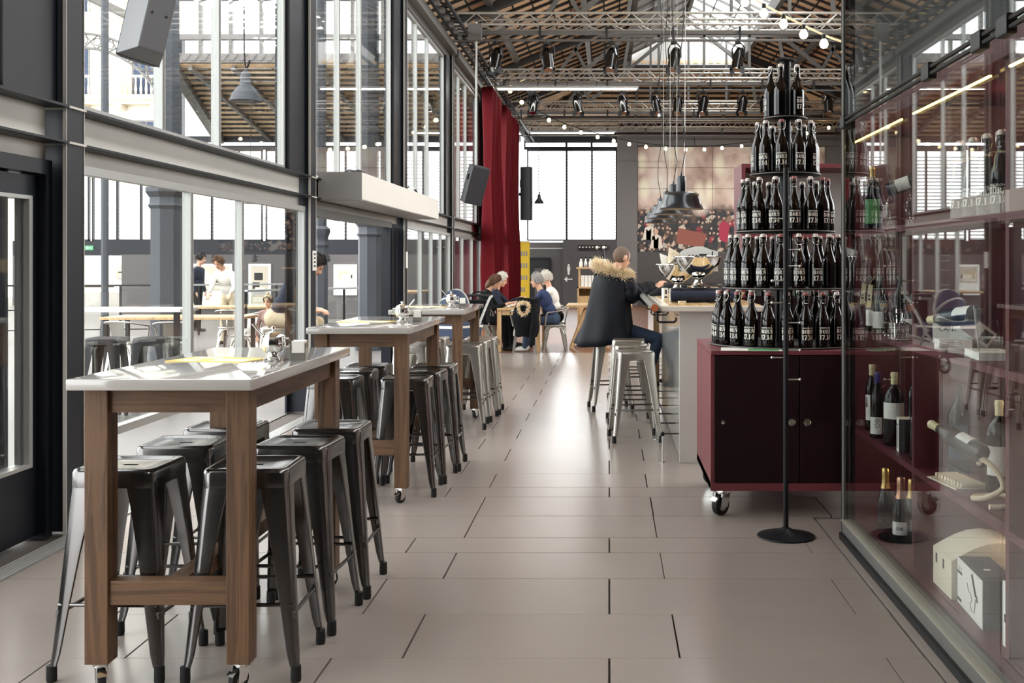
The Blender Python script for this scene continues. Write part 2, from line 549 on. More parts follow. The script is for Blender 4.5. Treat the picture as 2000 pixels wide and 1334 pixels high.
# ---- left wall: steel columns, beams, upper and lower glazing
wl = struct('wall_left', 'dark steel columns and pale steel beams of the glazed left wall')
COLY = [1.19, 6.19, 11.16, 16.25, 21.25, 26.35, 31.45, 36.55]
def column_mesh():
    m = MB()
    h = 5.62
    m.box((-3.0, -0.10, 0), (-2.982, 0.10, h))          # room flange
    m.box((-3.22, -0.012, 0), (-3.0, 0.012, h))         # web
    m.box((-3.238, -0.10, 0), (-3.22, 0.10, h))         # outer flange
    return m.mesh('column', 'steel_dark')
cm = column_mesh()
stiff = MB()
for z in (2.155, 2.352):
    stiff.box((-3.22, -0.11, z), (-2.965, 0.11, z + 0.012))
sm = stiff.mesh('stiffener', 'steel_beam')
edge_glint = MB().box((-3.0, -0.106, 0), (-2.980, -0.1005, 5.62)).box((-2.981, .094, 0), (-2.977, .1, 5.62)).mesh('edge_strip', 'steel_beam')  # pale strips paint the light caught on the column flange edges
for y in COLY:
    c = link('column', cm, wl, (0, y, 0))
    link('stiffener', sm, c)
    link('edge_strip', edge_glint, c)
for a, b in zip(COLY[:-1], COLY[1:]):
    m = MB()
    y0, y1 = a + 0.10, b - 0.10
    bm_ = MB().box((-3.12, y0 + .02, 2.167), (-3.09, y1 - .02, 2.352)).box((-3.12, y0, 2.06), (-3.10, y1, 2.155)).build('beam_web', 'steel_beam', wl)
    MB().box((-3.2, y0, 2.352), (-2.965, y1, 2.366)).box((-3.2, y0, 2.155), (-2.965, y1, 2.167)).build('beam_flange', 'steel_dark', wl)
    MB().box((-3.16, y0, 5.36), (-3.04, y1, 5.46)).box((-3.2, y0, 5.46), (-2.9, y1, 5.62)).build('top_beam', 'iron_grey', wl)
    MB().box((-3.17, y1 - 0.55, 2.366), (-3.03, y1, 5.36)).build('steel_panel', 'panel_navy', wl)
nw = 0
def glazed(name_n, y0, y1, z0, z1, posts, x=-3.10, fr=0.05, kick=None, label=None, frame='aluminium', handle=False):
    """framed glazing in the left wall plane: frame, mullions, one pane for each light"""
    o = struct('window_%d' % name_n, label)
    t = 0.03
    MB().box((x - t, y0, z0), (x + t, y0 + fr, z1)).box((x - t, y1 - fr, z0), (x + t, y1, z1)).box((x - t, y0 + fr, z1 - fr), (x + t, y1 - fr, z1)).box((x - t, y0 + fr, z0), (x + t, y1 - fr, z0 + fr)).build('frame', frame, o)
    ys = [y0 + fr] + list(posts) + [y1 - fr]
    for p in posts:
        MB().box((x - t, p - 0.028, z0 + fr), (x + t, p + 0.028, z1 - fr)).box((x + t, p - 0.004, z0 + fr), (x + t + .006, p + 0.004, z1 - fr)).build('mullion', frame, o)
    for p, q in zip(ys[:-1], ys[1:]):
        e = 0.0285
        a_ = p + (e if p != ys[0] else 0); b_ = q - (e if q != ys[-1] else 0)
        MB().box((x - 0.008, a_, z0 + fr), (x + 0.008, b_, z1 - fr)).build('pane', 'pane_glass', o)
    if kick:
        MB().box((x - 0.025, y0, kick), (x + 0.025, y1, z0)).build('kick_panel', 'wall_grey', o)
    return o
ordn = ['nearest', 'second', 'third', 'fourth', 'fifth', 'sixth', 'farthest']
for i, (a, b) in enumerate(zip(COLY[:-1], COLY[1:])):
    nw += 1
    glazed(nw, a + 0.11, b - 0.66, 2.367, 5.36, [a + 1.45, a + 2.55], label='upper glazing of the left wall, %s bay from the camera' % ordn[i])
# lower level: swing door near the camera, glazed screens, one open doorway
nw += 1; glazed(nw, 6.30, 11.05, 0.44, 2.06, [8.05, 9.17], x=-3.06, kick=0.0, label='folding glass screen beside the nearest two high tables')
nw += 1; glazed(nw, 16.36, 21.14, 0.10, 2.06, [17.9, 19.0, 20.0], x=-3.06, kick=0.0, label='glass screen of the left wall beyond the open doorway')
nw += 1; glazed(nw, 21.36, 26.24, 0.10, 2.06, [23.0, 24.6], x=-3.06, kick=0.0, label='glass screen of the left wall beside the far red curtain')
nw += 1; glazed(nw, 26.46, 31.34, 0.10, 2.06, [28.0, 29.6], x=-3.06, kick=0.0, label='glass screen of the left wall hidden behind the red curtain')
nw += 1; glazed(nw, 31.56, 38.9, 0.10, 2.06, [34.0, 36.5], x=-3.06, kick=0.0, label='last glass screen of the left wall before the end wall')
# swing door at the left edge of the picture
d1 = struct('door_1', 'dark framed glass door at the left edge of the picture')
MB().box((-3.2, 6.02, 0), (-3.06, 6.09, 2.06)).box((-3.2, 2.6, 1.98), (-3.06, 6.02, 2.06)).build('door_frame', 'panel_navy', d1)
MB().box((-3.17, 5.96, 0.02), (-3.11, 6.02, 1.97)).box((-3.17, 2.7, 0.02), (-3.11, 5.96, 0.40)).box((-3.17, 2.7, 1.86), (-3.11, 5.96, 1.97)).build('door_leaf', 'panel_navy', d1)
MB().box((-3.18, 5.925, 0.40), (-3.10, 5.96, 1.86)).box((-3.18, 2.7, 0.40), (-3.10, 5.925, 0.42)).box((-3.18, 2.7, 1.84), (-3.10, 5.925, 1.86)).build('glazing_bead', 'aluminium', d1)
MB().box((-3.148, 2.7, 0.42), (-3.132, 5.925, 1.84)).build('pane', 'pane_glass', d1)
MB().box((-3.26, 5.62, 0.02), (-3.2, 5.90, 2.0)).build('side_post', 'panel_navy', d1)
# open doorway in the third bay, leaves folded at its far end
d2 = struct('door_2', 'open sliding doorway under the long ventilation box')
MB().box((-3.14, 11.26, 1.98), (-3.0, 15.3, 2.06)).build('head', 'iron_grey', d2)
for k in range(3):
    y = 15.35 + k * 0.27
    MB().box((-3.16, y, 0.02), (-3.04, y + 0.05, 2.0)).box((-3.16, y + 0.17, 0.02), (-3.04, y + 0.22, 2.0)).box((-3.13, y + 0.05, 0.02), (-3.07, y + .17, 0.3)).build('folded_leaf', 'panel_navy', d2)
MB().box((-3.10, 15.55, 1.2), (-3.045, 15.57, 1.95)).build('leaf_edge', 'aluminium', d2)
MB().box((-2.975, 11.09, 1.42), (-2.965, 11.23, 1.62)).build('notice_plate', 'sign_white', d2)
MB().box((-2.975, 16.18, 1.42), (-2.965, 16.32, 1.66)).build('notice_plate', 'sign_white', d2)
npm = MB()
for k in range(4): npm.box((-2.9645, 11.13, 1.455 + k * 0.04), (-2.9640, 11.19, 1.475 + k * 0.04))
npm.build('notice_print', 'print_dark', d2)

MB().box((-3.2, -8, 0), (-3.0, 1.08, 6.0)).build('blocking_bay', 'wall_back', wl)  # unseen bay closed to cut light on faces turned to the camera
# cable tray and curtain track along the head of the left wall
tr = struct('trim_1', 'black cable tray running along the head of the left wall')
m = MB()
for x, z in ((-2.86, 5.70), (-2.62, 5.72)):
    m.bar((x, 2, z), (x, 38.5, z), 0.05, 0.05)
for k in range(120):
    y = 4 + k * 0.29
    m.bar((-2.86, y, 5.70), (-2.62, y + 0.12, 5.72), 0.02, 0.02)
m.build('tray', 'steel_black', tr)
m = MB()
for k in range(52):
    y = 10 + k * 0.55
    m.cbox((-2.75, y, 5.65), (0.07, 0.10, 0.08))
tag(m.build('cable_clip', 'iron_grey', tr), kind='stuff')

# ---- end wall
we = struct('wall_end', 'grey end wall with louvred windows, a dark doorway and the mural')
def wall_box(a, b, m_, name='panel'): return MB().box(a, b).build(name, m_, we)
wall_box((-3.2, END, 0), (-1.62, END + .2, 2.22), 'wall_dark')
wall_box((-1.62, END - .25, 0), (0.27, END + .2, 2.3), 'wall_dark')
wall_box((-3.0, END - .03, 1.98), (-1.62, END, 2.02), 'aluminium', 'cornice')
wall_box((0.27, END - .3, 0), (0.98, END + .2, 6.2), 'wall_grey')
wall_box((0.985, END - .3, 0), (8.2, END + .2, 1.86), 'wall_dark')
wall_box((0.985, END - .2, 1.86), (8.2, END + .2, 5.58), 'wall_grey')
for k in range(4): wall_box((0.985 + k * 2.0, END - .3, 5.585), (0.98 + (k + 1) * 2.0 - .01, END + .2, 6.2), 'wall_grey')
wall_box((-3.0, END, 5.72), (8.2, END + .2, 6.3), 'panel_navy')
wall_box((-3.0, END - .02, 5.48), (0.27, END + .2, 5.58), 'panel_navy')
wall_box((0.5, END - .31, 0.0), (0.52, END - .3, 1.9), 'wall_dark')
d3 = struct('door_3', 'dark open doorway in the far end wall')
MB().box((-2.8, END - .05, 0), (-2.14, END - .01, 1.62)).build('opening', 'black_matte', d3)
MB().box((-2.86, END - .08, 0), (-2.8, END - .01, 1.68)).box((-2.14, END - .08, 0), (-2.08, END - .01, 1.68)).box((-2.8, END - .08, 1.62), (-2.14, END - .01, 1.68)).build('door_frame', 'steel_dark', d3)
MB().box((-2.62, END - .06, .2), (-2.3, END - .05, 1.3)).build('door_panel', 'wall_dark', d3)

def louvred(n, x0, x1, z0, z1, bars, label, pitch=0.108):
    o = struct('window_%d' % n, label)
    y = END + 0.05
    m = MB().box((x0, y - .06, z0), (x0 + .05, y + .06, z1)).box((x1 - .05, y - .06, z0), (x1, y + .06, z1)).box((x0, y - .06, z1 - .05), (x1, y + .06, z1)).box((x0, y - .06, z0), (x1, y + .06, z0 + .05))
    m.build('frame', 'panel_navy', o)
    for b in bars: MB().box((b - .035, y - .05, z0 + .05), (b + .035, y + .05, z1 - .05)).build('mullion', 'panel_navy', o)
    m = MB(); k = int((z1 - z0 - .1) / pitch)
    for i in range(k):
        m.cbox(((x0 + x1) / 2, y + .12, z0 + .08 + i * pitch), (x1 - x0 - .1, 0.085, 0.008), (rad(28), 0, 0))
    tag(m.build('louvre_slat', 'louvre_white', o), kind='stuff')
    return o
nw += 1; louvred(nw, -2.9, 0.27, 2.27, 5.48, [-1.5, -.61], 'tall bright louvred window in the end wall above the diners')
nw += 1
o = struct('window_%d' % nw, 'low strip of bright panes above the end wall window')
MB().box((-3.0, END + .02, 5.58), (-2.95, END + .1, 5.72)).box((-1.55, END + .02, 5.58), (-1.47, END + .1, 5.72)).box((-.66, END + .02, 5.58), (-.58, END + .1, 5.72)).build('mullion', 'panel_navy', o)
MB().box((-2.95, END + .05, 5.58), (-1.55, END + .06, 5.72)).box((-1.47, END + .05, 5.58), (-.66, END + .06, 5.72)).box((-.58, END + .05, 5.58), (.27, END + .06, 5.72)).build('pane', 'pane_glass', o)

# coat hook strip, wall signs
hk = thing('coat_hook_rail', 'black rail of round hooks on the end wall below the window', 'hook rail', (0, END - .26, 0))
MB().box((-1.10, -.04, 1.93), (-.08, 0, 2.12)).build('backboard', 'black_matte', hk)
for k in range(9):
    link('hook', M.setdefault('_hook', None) or MB().lathe([(0.0, 0), (.035, 0.01), (.045, .05), (0.03, .07), (0, .08)], 10, (0, 0, 0), (0, -1, 0)).mesh('hook', 'steel_brushed', 40), hk, (-1.02 + k * 0.115, -.04, 2.03))
sg = thing('wall_pictograms', 'white figure and arrow signs on the end wall beside the shelf', 'sign', (-1.42, END - .255, 0))
MB().lathe([(0, 0), (.035, 0), (.035, .01)], 12, (0, 0, 1.42), (0, -1, 0)).build('figure_head', 'sign_white', sg)
MB().box((-.05, -.01, 1.2), (.05, 0, 1.37)).box((-.035, -.01, 1.08), (.035, 0, 1.2)).build('figure_body', 'sign_white', sg)
MB().prism([(-.16, .92), (-.05, .82), (-.05, .9), (.13, .9), (.13, .94), (-.05, .94), (-.05, 1.02)], 1, -.01, 0).build('arrow', 'sign_white', sg)
for k, (x, z) in enumerate(((-2.98, 1.9), (-2.94, 1.55), (-2.94, 1.0))):
    e = thing('wall_switch', ['round white alarm beside the far dark doorway', 'upper white switch plate beside the far dark doorway', 'lower white switch plate beside the far dark doorway'][k], 'switch', (x + .1, END, z))
    (MB().lathe([(0, 0), (.055, 0), (.05, .03), (0, .04)], 14, (0, 0, 0), (0, -1, 0)) if k == 0 else MB().box((-.04, -.02, -.07), (.04, 0, .07))).build('plate', 'sign_white', e, 40, 0)
    MB().box((-.015, -.045, -.02), (.015, -.02, .02)).build('button', 'aluminium', e)

# ---- mural of panels
def mural_material():
    m = bpy.data.materials.new('mural_print'); m.use_nodes = True
    nt = m.node_tree; b = nt.nodes['Principled BSDF']; b.inputs['Roughness'].default_value = 0.6
    N = nt.nodes.new; L = nt.links.new
    ge = N('ShaderNodeNewGeometry'); sp = N('ShaderNodeSeparateXYZ'); L(ge.outputs['Position'], sp.inputs[0])
    cx_ = N('ShaderNodeCombineXYZ'); L(sp.outputs[0], cx_.inputs[0]); L(sp.outputs[2], cx_.inputs[1])
    # misty upper half
    mp = N('ShaderNodeMapping'); mp.inputs['Scale'].default_value = (0.55, 0.42, 1); L(cx_.outputs[0], mp.inputs[0])
    n1 = N('ShaderNodeTexNoise'); n1.inputs['Scale'].default_value = 1.3; n1.inputs['Detail'].default_value = 5; L(mp.outputs[0], n1.inputs['Vector'])
    r1 = N('ShaderNodeValToRGB'); e = r1.color_ramp.elements
    e[0].position = 0.36; e[0].color = (*lin((172, 142, 128)), 1); e[1].position = 0.66; e[1].color = (*lin((255, 251, 240)), 1)
    e2 = r1.color_ramp.elements.new(0.5); e2.color = (*lin((230, 206, 190)), 1)
    L(n1.outputs['Fac'], r1.inputs[0])
    # torch flares: bright drops on a coarse grid
    mp2 = N('ShaderNodeMapping'); mp2.inputs['Scale'].default_value = (1.25, 0.62, 1); L(cx_.outputs[0], mp2.inputs[0])
    v0 = N('ShaderNodeTexVoronoi'); v0.voronoi_dimensions = '2D'; v0.inputs['Scale'].default_value = 1.0; L(mp2.outputs[0], v0.inputs['Vector'])
    f0 = N('ShaderNodeMapRange'); f0.inputs['From Min'].default_value = .1; f0.inputs['From Max'].default_value = .3; f0.inputs['To Min'].default_value = 1; f0.inputs['To Max'].default_value = 0
    L(v0.outputs['Distance'], f0.inputs['Value'])
    m0 = N('ShaderNodeMix'); m0.data_type = 'RGBA'; L(f0.outputs[0], m0.inputs['Factor']); L(r1.outputs[0], m0.inputs['A']); m0.inputs['B'].default_value = (*lin((255, 246, 220)), 1)
    # crowd: small cells in mixed coat and face colours
    mp3 = N('ShaderNodeMapping'); mp3.inputs['Scale'].default_value = (6.6, 5.4, 1); L(cx_.outputs[0], mp3.inputs[0])
    v = N('ShaderNodeTexVoronoi'); v.voronoi_dimensions = '2D'; v.inputs['Scale'].default_value = 1.0; v.inputs['Randomness'].default_value = .9; L(mp3.outputs[0], v.inputs['Vector'])
    sc_ = N('ShaderNodeSeparateColor'); L(v.outputs['Color'], sc_.inputs[0])
    r2 = N('ShaderNodeValToRGB'); r2.color_ramp.interpolation = 'CONSTANT'
    cols = [(0, (38, 36, 40)), (.3, (60, 52, 50)), (.45, (98, 76, 66)), (.6, (46, 50, 56)), (.72, (150, 118, 102)), (.82, (196, 186, 172)), (.9, (150, 50, 66)), (.95, (210, 196, 180))]
    el = r2.color_ramp.elements
    el[0].position = 0; el[0].color = (*lin(cols[0][1]), 1); el[1].position = cols[1][0]; el[1].color = (*lin(cols[1][1]), 1)
    for p, c in cols[2:]:
        q = el.new(p); q.color = (*lin(c), 1)
    L(sc_.outputs[0], r2.inputs[0])
    fa = N('ShaderNodeMapRange'); fa.inputs['From Min'].default_value = .12; fa.inputs['From Max'].default_value = .3; fa.inputs['To Min'].default_value = 1; fa.inputs['To Max'].default_value = 0
    L(v.outputs['Distance'], fa.inputs['Value'])
    mf = N('ShaderNodeMath'); mf.operation = 'MULTIPLY'
    gt = N('ShaderNodeMath'); gt.operation = 'GREATER_THAN'; gt.inputs[1].default_value = .5; L(sc_.outputs[1], gt.inputs[0])
    L(fa.outputs[0], mf.inputs[0]); L(gt.outputs[0], mf.inputs[1])
    m3 = N('ShaderNodeMix'); m3.data_type = 'RGBA'; L(mf.outputs[0], m3.inputs['Factor']); L(r2.outputs[0], m3.inputs['A']); m3.inputs['B'].default_value = (*lin((222, 186, 160)), 1)
    # join by height with a ragged edge
    ad = N('ShaderNodeMath'); ad.operation = 'MULTIPLY_ADD'; ad.inputs[1].default_value = 1.1; L(n1.outputs['Fac'], ad.inputs[0]); L(sp.outputs[2], ad.inputs[2])
    ed = N('ShaderNodeMapRange'); ed.inputs['From Min'].default_value = 4.05; ed.inputs['From Max'].default_value = 3.75; L(ad.outputs[0], ed.inputs['Value'])
    mm = N('ShaderNodeMix'); mm.data_type = 'RGBA'; L(ed.outputs[0], mm.inputs['Factor']); L(m0.outputs['Result'], mm.inputs['A']); L(m3.outputs['Result'], mm.inputs['B'])
    L(mm.outputs['Result'], b.inputs['Base Color'])
    MATS['mural_print'] = m
mural_material()
mu = thing('wall_mural', 'large printed mural of a crowd under bright mist on the end wall', 'mural', (0.99, END - .2, 1.88))
pm = MB().box((0.008, -.05, 0.008), (1.302, 0, .726)).mesh('mural_panel', 'mural_print')
for i in range(5):
    for j in range(5):
        link('mural_panel', pm, mu, (i * 1.31, 0, j * .734))
# figures in the print that can be told apart, raised flat print on the panels
fg = MB(); fg.cur = 0
def printed(poly, mname, name):
    o = MB().prism(poly, 1, -.056, -.052).build(name, mname, mu)
mat('print_coffin', (150, 84, 70), .6); mat('print_red', (176, 40, 74), .6); mat('print_cream', (232, 222, 206), .6); mat('print_black', (30, 30, 34), .6); mat('print_skin', (222, 178, 150), .6)
printed([(1.35, .30), (2.3, .12), (2.42, .62), (1.42, .84)], 'print_coffin', 'printed_chest')
printed([(2.86, .42), (3.12, .3), (3.22, .9), (3.0, 1.12), (2.84, .9)], 'print_red', 'printed_coat')
for x, z in ((.62, .12), (.36, .42)):
    printed([(x - .2, z), (x + .26, z), (x + .2, z + .42), (x + .04, z + .5), (x - .1, z + .42)], 'print_cream', 'printed_shirt')
    printed([(x - .06, z), (x + .1, z), (x + .12, z + .4), (x + .02, z + .3), (x - .06, z + .38)], 'print_black', 'printed_waistcoat')
    printed([(x - .05, z + .5), (x + .09, z + .5), (x + .11, z + .62), (x + .02, z + .7), (x - .07, z + .62)], 'print_skin', 'printed_face')

# ---- right side, back and head of the hall
wr = struct('wall_right', 'unseen right wall of the hall, high openings added to bring in light')  # out of view; openings added to light the left wall and roof
MB().box((8.2, 7, 0), (8.4, 24, 2.3)).build('parapet', 'wall_grey', wr)
MB().box((8.2, -8, 0), (8.4, 7, 5.4)).build('blocking_bay', 'wall_grey', wr)  # closed to cut frontal light on the cart and tables
MB().box((8.2, 24, 0), (8.4, END, 5.4)).build('blocking_bay', 'wall_grey', wr)  # closed so its bright sky does not reflect in the left glass
MB().box((8.2, -8, 5.4), (8.4, END, 6.3)).build('head_beam', 'iron_grey', wr)
for k in range(3): MB().box((8.2, 7 + k * 5.5, 2.3), (8.4, 7.25 + k * 5.5, 5.4)).build('post', 'steel_dark', wr)
wb = tag(MB().box((-8.2, -8.2, 0), (8.4, -8, 9)).build('wall_back', 'wall_back'), 'dark wall behind the camera', None, None, 'structure')  # out of view, put in dark to hold back light from behind

# ---- roof: slope Z = 7.41 + .4 X on the left, mirrored about X = 2.3
ce = struct('ceiling', 'pitched timber and terracotta roof above the hall with iron rafters')
RX, SL = 2.3, 0.4
def rz(x): return 6.05 + SL * (x + 3.4) if x < RX else 6.05 + SL * (8.0 - x)
ang = math.atan(SL)
STRIP = 0.56
Y0R, Y1R = 17.5, 34.6
ns = int((Y1R - Y0R) / STRIP)
cell_l = 0.36 / math.cos(ang)
cellm = MB().box((-cell_l / 2 + .012, -STRIP / 2 + .02, 0), (cell_l / 2 - .012, STRIP / 2 - .02, 0.03)).mesh('roof_tile', 'terracotta')
cells = []
for j in range(ns):
    y = Y0R + (j + .5) * STRIP
    for i in range(11):
        x = -3.4 + (i + .5) * 0.364
        cells.append((y, x, 1)); cells.append((y, 2 * RX - x, -1))
left = [c for c in cells if c[2] == 1]; right = [c for c in cells if c[2] == -1 and c[1] < (c[0] * 470 / FPX) + .3]
keep = left[:190] + right[:110]
keepset = set(keep)
for (y, x, s_) in keep:
    jz = rng.uniform(-.006, .006)
    link('roof_tile', cellm, ce, (x, y, rz(x) + .025 + jz), (0, -ang * s_, 0))
m = MB()
for (y, x, s_) in cells:
    if (y, x, s_) in keepset: continue
    m.cbox((x, y, rz(x) + .04 + rng.uniform(-.006, .006)), (cell_l - .024, STRIP - .04, .03), (0, -ang * s_, 0))
tag(m.build('roof_tiling', 'terracotta', ce), kind='stuff')
lx = -3.4 + 11 * .364
raf = MB().bar((-3.45, 0, rz(-3.45)), (lx, 0, rz(lx)), 0.085, 0.05).mesh('rafter', 'rafter')
rafr = MB().bar((8.05, 0, rz(8.05)), (2 * RX - lx, 0, rz(lx)), 0.085, 0.05).mesh('rafter', 'rafter')
for j in range(ns + 1):
    link('rafter', raf, ce, (0, Y0R + j * STRIP, 0)); link('rafter', rafr, ce, (0, Y0R + j * STRIP, 0))
for i in range(12):
    x = -3.4 + i * .364
    for xx in (x, 2 * RX - x):
        MB().bar((xx, Y0R, rz(xx) + .022), (xx, Y1R, rz(xx) + .022), 0.035, 0.02).build('batten', 'rafter', ce)
for x in (-2.25, -.55, 5.2, 6.9):
    MB().bar((x, Y0R, rz(x) - .12), (x, Y1R, rz(x) - .12), 0.11, 0.16).build('purlin', 'iron_grey', ce)
# boarding above the tiles keeps the sky out; nearer roof is plain boarding
m = MB()
for a, b in ((-8, Y1R),):
    m.add([(-3.6, a, rz(-3.6) + .12), (lx, a, rz(lx) + .12), (lx, b, rz(lx) + .12), (-3.6, b, rz(-3.6) + .12)], [(0, 1, 2, 3)])
    m.add([(8.4, a, rz(8.4) + .12), (2 * RX - lx, a, rz(lx) + .12), (2 * RX - lx, b, rz(lx) + .12), (8.4, b, rz(8.4) + .12)], [(0, 1, 2, 3)])
bo = m.build('roof_boarding', 'terracotta', ce)
sol = bo.modifiers.new('thick', 'SOLIDIFY'); sol.thickness = 0.03; sol.offset = 1
# hip at the end of the hall
hip = []
HB, HT = END + .1, 34.6
zb, zt = 6.2, rz(lx)
K = 13
for k in range(K):
    t0, t1 = k / K, (k + 1) / K
    ya, yb = HB + (HT - HB) * t0, HB + (HT - HB) * t1
    za, zb_ = zb + (zt - zb) * t0, zb + (zt - zb) * t1
    xa0, xa1 = -3.5 + (lx + 3.5) * (t0 + t1) / 2, 8.1 - (lx + 3.5) * (t0 + t1) / 2
    MB().bar((xa0, (ya + yb) / 2, (za + zb_) / 2), (xa1, (ya + yb) / 2, (za + zb_) / 2), 0.26, .03, (0, .5, 1)).build('hip_board', 'terracotta', ce)
    MB().bar((xa0 - .1, yb, zb_ - .03), (xa1 + .1, yb, zb_ - .03), 0.06, .09).build('hip_rafter', 'rafter', ce)
m = MB()
m.add([(-3.6, HB, zb + .12), (8.3, HB, zb + .12), (2 * RX - lx, HT, zt + .12), (lx, HT, zt + .12)], [(0, 1, 2, 3)])
# triangles closing the corners between the slopes and the hip
m.add([(-3.6, HB, zb + .1), (lx, HT, zt + .1), (-3.6, HT, rz(-3.6) + .1)], [(0, 1, 2)])
m.add([(8.3, HB, zb + .1), (2 * RX - lx, HT, zt + .1), (8.3, HT, rz(8.3) + .1)], [(0, 1, 2)])
hb = m.build('hip_boarding', 'terracotta', ce); sol = hb.modifiers.new('thick', 'SOLIDIFY'); sol.thickness = .02
for x0, x1 in ((-3.5, lx), (8.1, 2 * RX - lx)):
    MB().bar((x0, HB, zb - .1), (x1, HT, zt - .1), .12, .18).build('hip_beam', 'iron_grey', ce)
for x in (.9, 1.9, 2.9, 3.9):
    MB().bar((x, END, 6.15), (x, HT + .1, zt - .1), .09, .1).build('hip_strut', 'iron_grey', ce)
# lantern skylight along the ridge: curb, glazing bars, panes
for s_ in (-1, 1):
    x0 = RX + s_ * (RX - lx)
    MB().box((x0 - .06, -8, rz(lx) - .12), (x0 + .06, HT, rz(lx) + .25)).build('lantern_curb', 'iron_grey', ce)
    for k in range(22):
        y = 13.5 + k * 1.0
        if y > HT: break
        MB().bar((x0, y, rz(lx) + .3), (RX, y, rz(lx) + 1.15), .05, .06).build('glazing_bar', 'iron_grey', ce)
    for t in (.33, .66):
        x1, z1 = x0 + (RX - x0) * t, rz(lx) + .3 + .85 * t
        MB().bar((x1, 13.5, z1), (x1, HT, z1), .03, .03).build('glazing_bar', 'iron_grey', ce)
MB().bar((RX, -8, rz(lx) + 1.15), (RX, HT, rz(lx) + 1.15), .1, .12).build('ridge_beam', 'iron_grey', ce)
MB().prism([(lx, zt - .05), (2 * RX - lx, zt - .05), (2 * RX - lx, zt + .3), (RX, zt + 1.16), (lx, zt + .3)], 1, HT, HT + .1).build('lantern_end', 'white_paint', ce)
for k in range(8):
    ya = -8 + k * 5.32
    MB().bar(((lx + RX) / 2, ya, rz(lx) + .77), ((lx + RX) / 2, ya + 5.28, rz(lx) + .77), math.hypot(RX - lx, .85), .03, (-.85, 0, RX - lx)).build('lantern_panel', 'duct_grey', ce)
m = MB()
for k in range(14): m.box((lx + .15 + k * .235, HT - .02, zt + .06), (lx + .3 + k * .235, HT, zt + .16))
tag(m.build('lantern_vent', 'terracotta', ce), kind='stuff')

# ---- lattice trusses across the hall
trx0, trx1 = -2.95, 8.1
names_t = ['nearest lattice truss crossing below the roof, with spotlights hung under it', 'second lattice truss across the hall, above the row of spotlights',
           'third lattice truss across the hall, far below the roof', 'farthest lattice truss, in front of the dark red valance']
def truss(y, z, label, zig=0.24, dep=.55, hh=.21):
    o = thing('lattice_truss', label, 'truss', (0, y, z))
    for dy in (0, dep):
        for dz in (0, hh):
            MB().cyl((trx0, dy, dz), (trx1, dy, dz), .026, n=8).build('chord', 'truss_alu', o, 40)
    for dy in (0, dep):
        m = MB(); n = int((trx1 - trx0) / zig)
        for i in range(n):
            xa, xb = trx0 + i * zig, trx0 + (i + 1) * zig
            if i % 2: m.cyl((xa, dy, 0), (xb, dy, hh), .011, n=5, cap=False)
            else: m.cyl((xa, dy, hh), (xb, dy, 0), .011, n=5, cap=False)
        tag(m.build('lacing', 'truss_alu', o, 40), kind='stuff')
    m = MB(); n = int((trx1 - trx0) / .5)
    for i in range(n):
        xa = trx0 + i * .5
        m.cyl((xa, 0, 0), (xa + .25, dep, 0), .011, n=5, cap=False); m.cyl((xa + .25, dep, 0), (xa + .5, 0, 0), .011, n=5, cap=False)
    tag(m.build('bottom_lacing', 'truss_alu', o, 40), kind='stuff')
    MB().cyl((trx0, .2, -.26), (trx1, .2, -.26), .025, n=8).build('hanging_pipe', 'iron_grey', o, 40)
    MB().bar((trx0, .3, -.10), (trx1, .3, -.10), .12, .06).build('cable_trunk', 'iron_grey', o)
    for i in range(9):
        x = trx0 + .4 + i * 1.25
        MB().box((x - .02, .18, -.26), (x + .02, .22, 0)).build('hanger', 'black_matte', o)
    return o
TR = [20.6, 26.6, 31.9, 36.2]
for y, l in zip(TR, names_t): truss(y, 5.93, l)
# iron roof frames above each truss (struts and ties)
for k, y in enumerate(TR[:3]):
    o = thing('roof_frame', ['nearest iron roof frame of struts under the rafters', 'second iron roof frame of struts under the rafters', 'third iron roof frame of struts under the rafters'][k], 'roof frame', (0, y + .3, 6.16))
    def st(x0, z0, x1, z1, w=.1, nm='strut', mt='iron_grey'): MB().bar((x0, 0, z0 - 6.16), (x1, 0, z1 - 6.16), w, w).build(nm, mt, o)
    st(-3.3, rz(-3.3) - .22, lx, rz(lx) - .22, .13, 'principal', 'rafter'); st(7.9, rz(7.9) - .22, 2 * RX - lx, rz(lx) - .22, .13, 'principal', 'rafter')
    for xa, xb in ((-2.0, -2.5), (-1.2, -.6), (-.55, -.9), (.35, .55), (6.6, 7.1), (5.8, 5.2), (5.15, 5.5), (4.25, 4.05)):
        st(xa, 6.16, xb, rz(xb) - .22, .075)
    st(-.6, 6.16, RX, rz(lx) + .9, .09, 'tie'); st(5.2, 6.16, RX, rz(lx) + .9, .09, 'tie')
    for x in (1.2, 2.3, 3.4): st(x, 6.16, x, rz(lx) + .3, .06, 'hanger')
    st(-.6, 7.0, 5.2, 7.0, .06, 'collar')
# fluorescent battens under the second and the last truss
for k, (y, z, x0, x1) in enumerate(((26.35, 5.62, -2.7, .7), (35.95, 5.70, -2.6, .2))):
    lb = ['long white fluorescent batten under the second truss', 'white fluorescent batten in front of the end window'][k]
    o = thing('fluorescent_batten', lb, 'lamp', (0, y, z))
    MB().box((x0, -.05, .02), (x1, .05, .07)).build('housing', 'aluminium', o)
    MB().cyl((x0 + .05, 0, 0), (x1 - .05, 0, 0), .014, n=8).build('tube', 'tube_glow', o, 40)
    for i in range(5):
        x = x0 + .3 + (x1 - x0 - .6) * i / 4
        MB().bar((x, 0, .07), (x, .28, .24), .012, .012).build('hanger', 'black_matte', o)
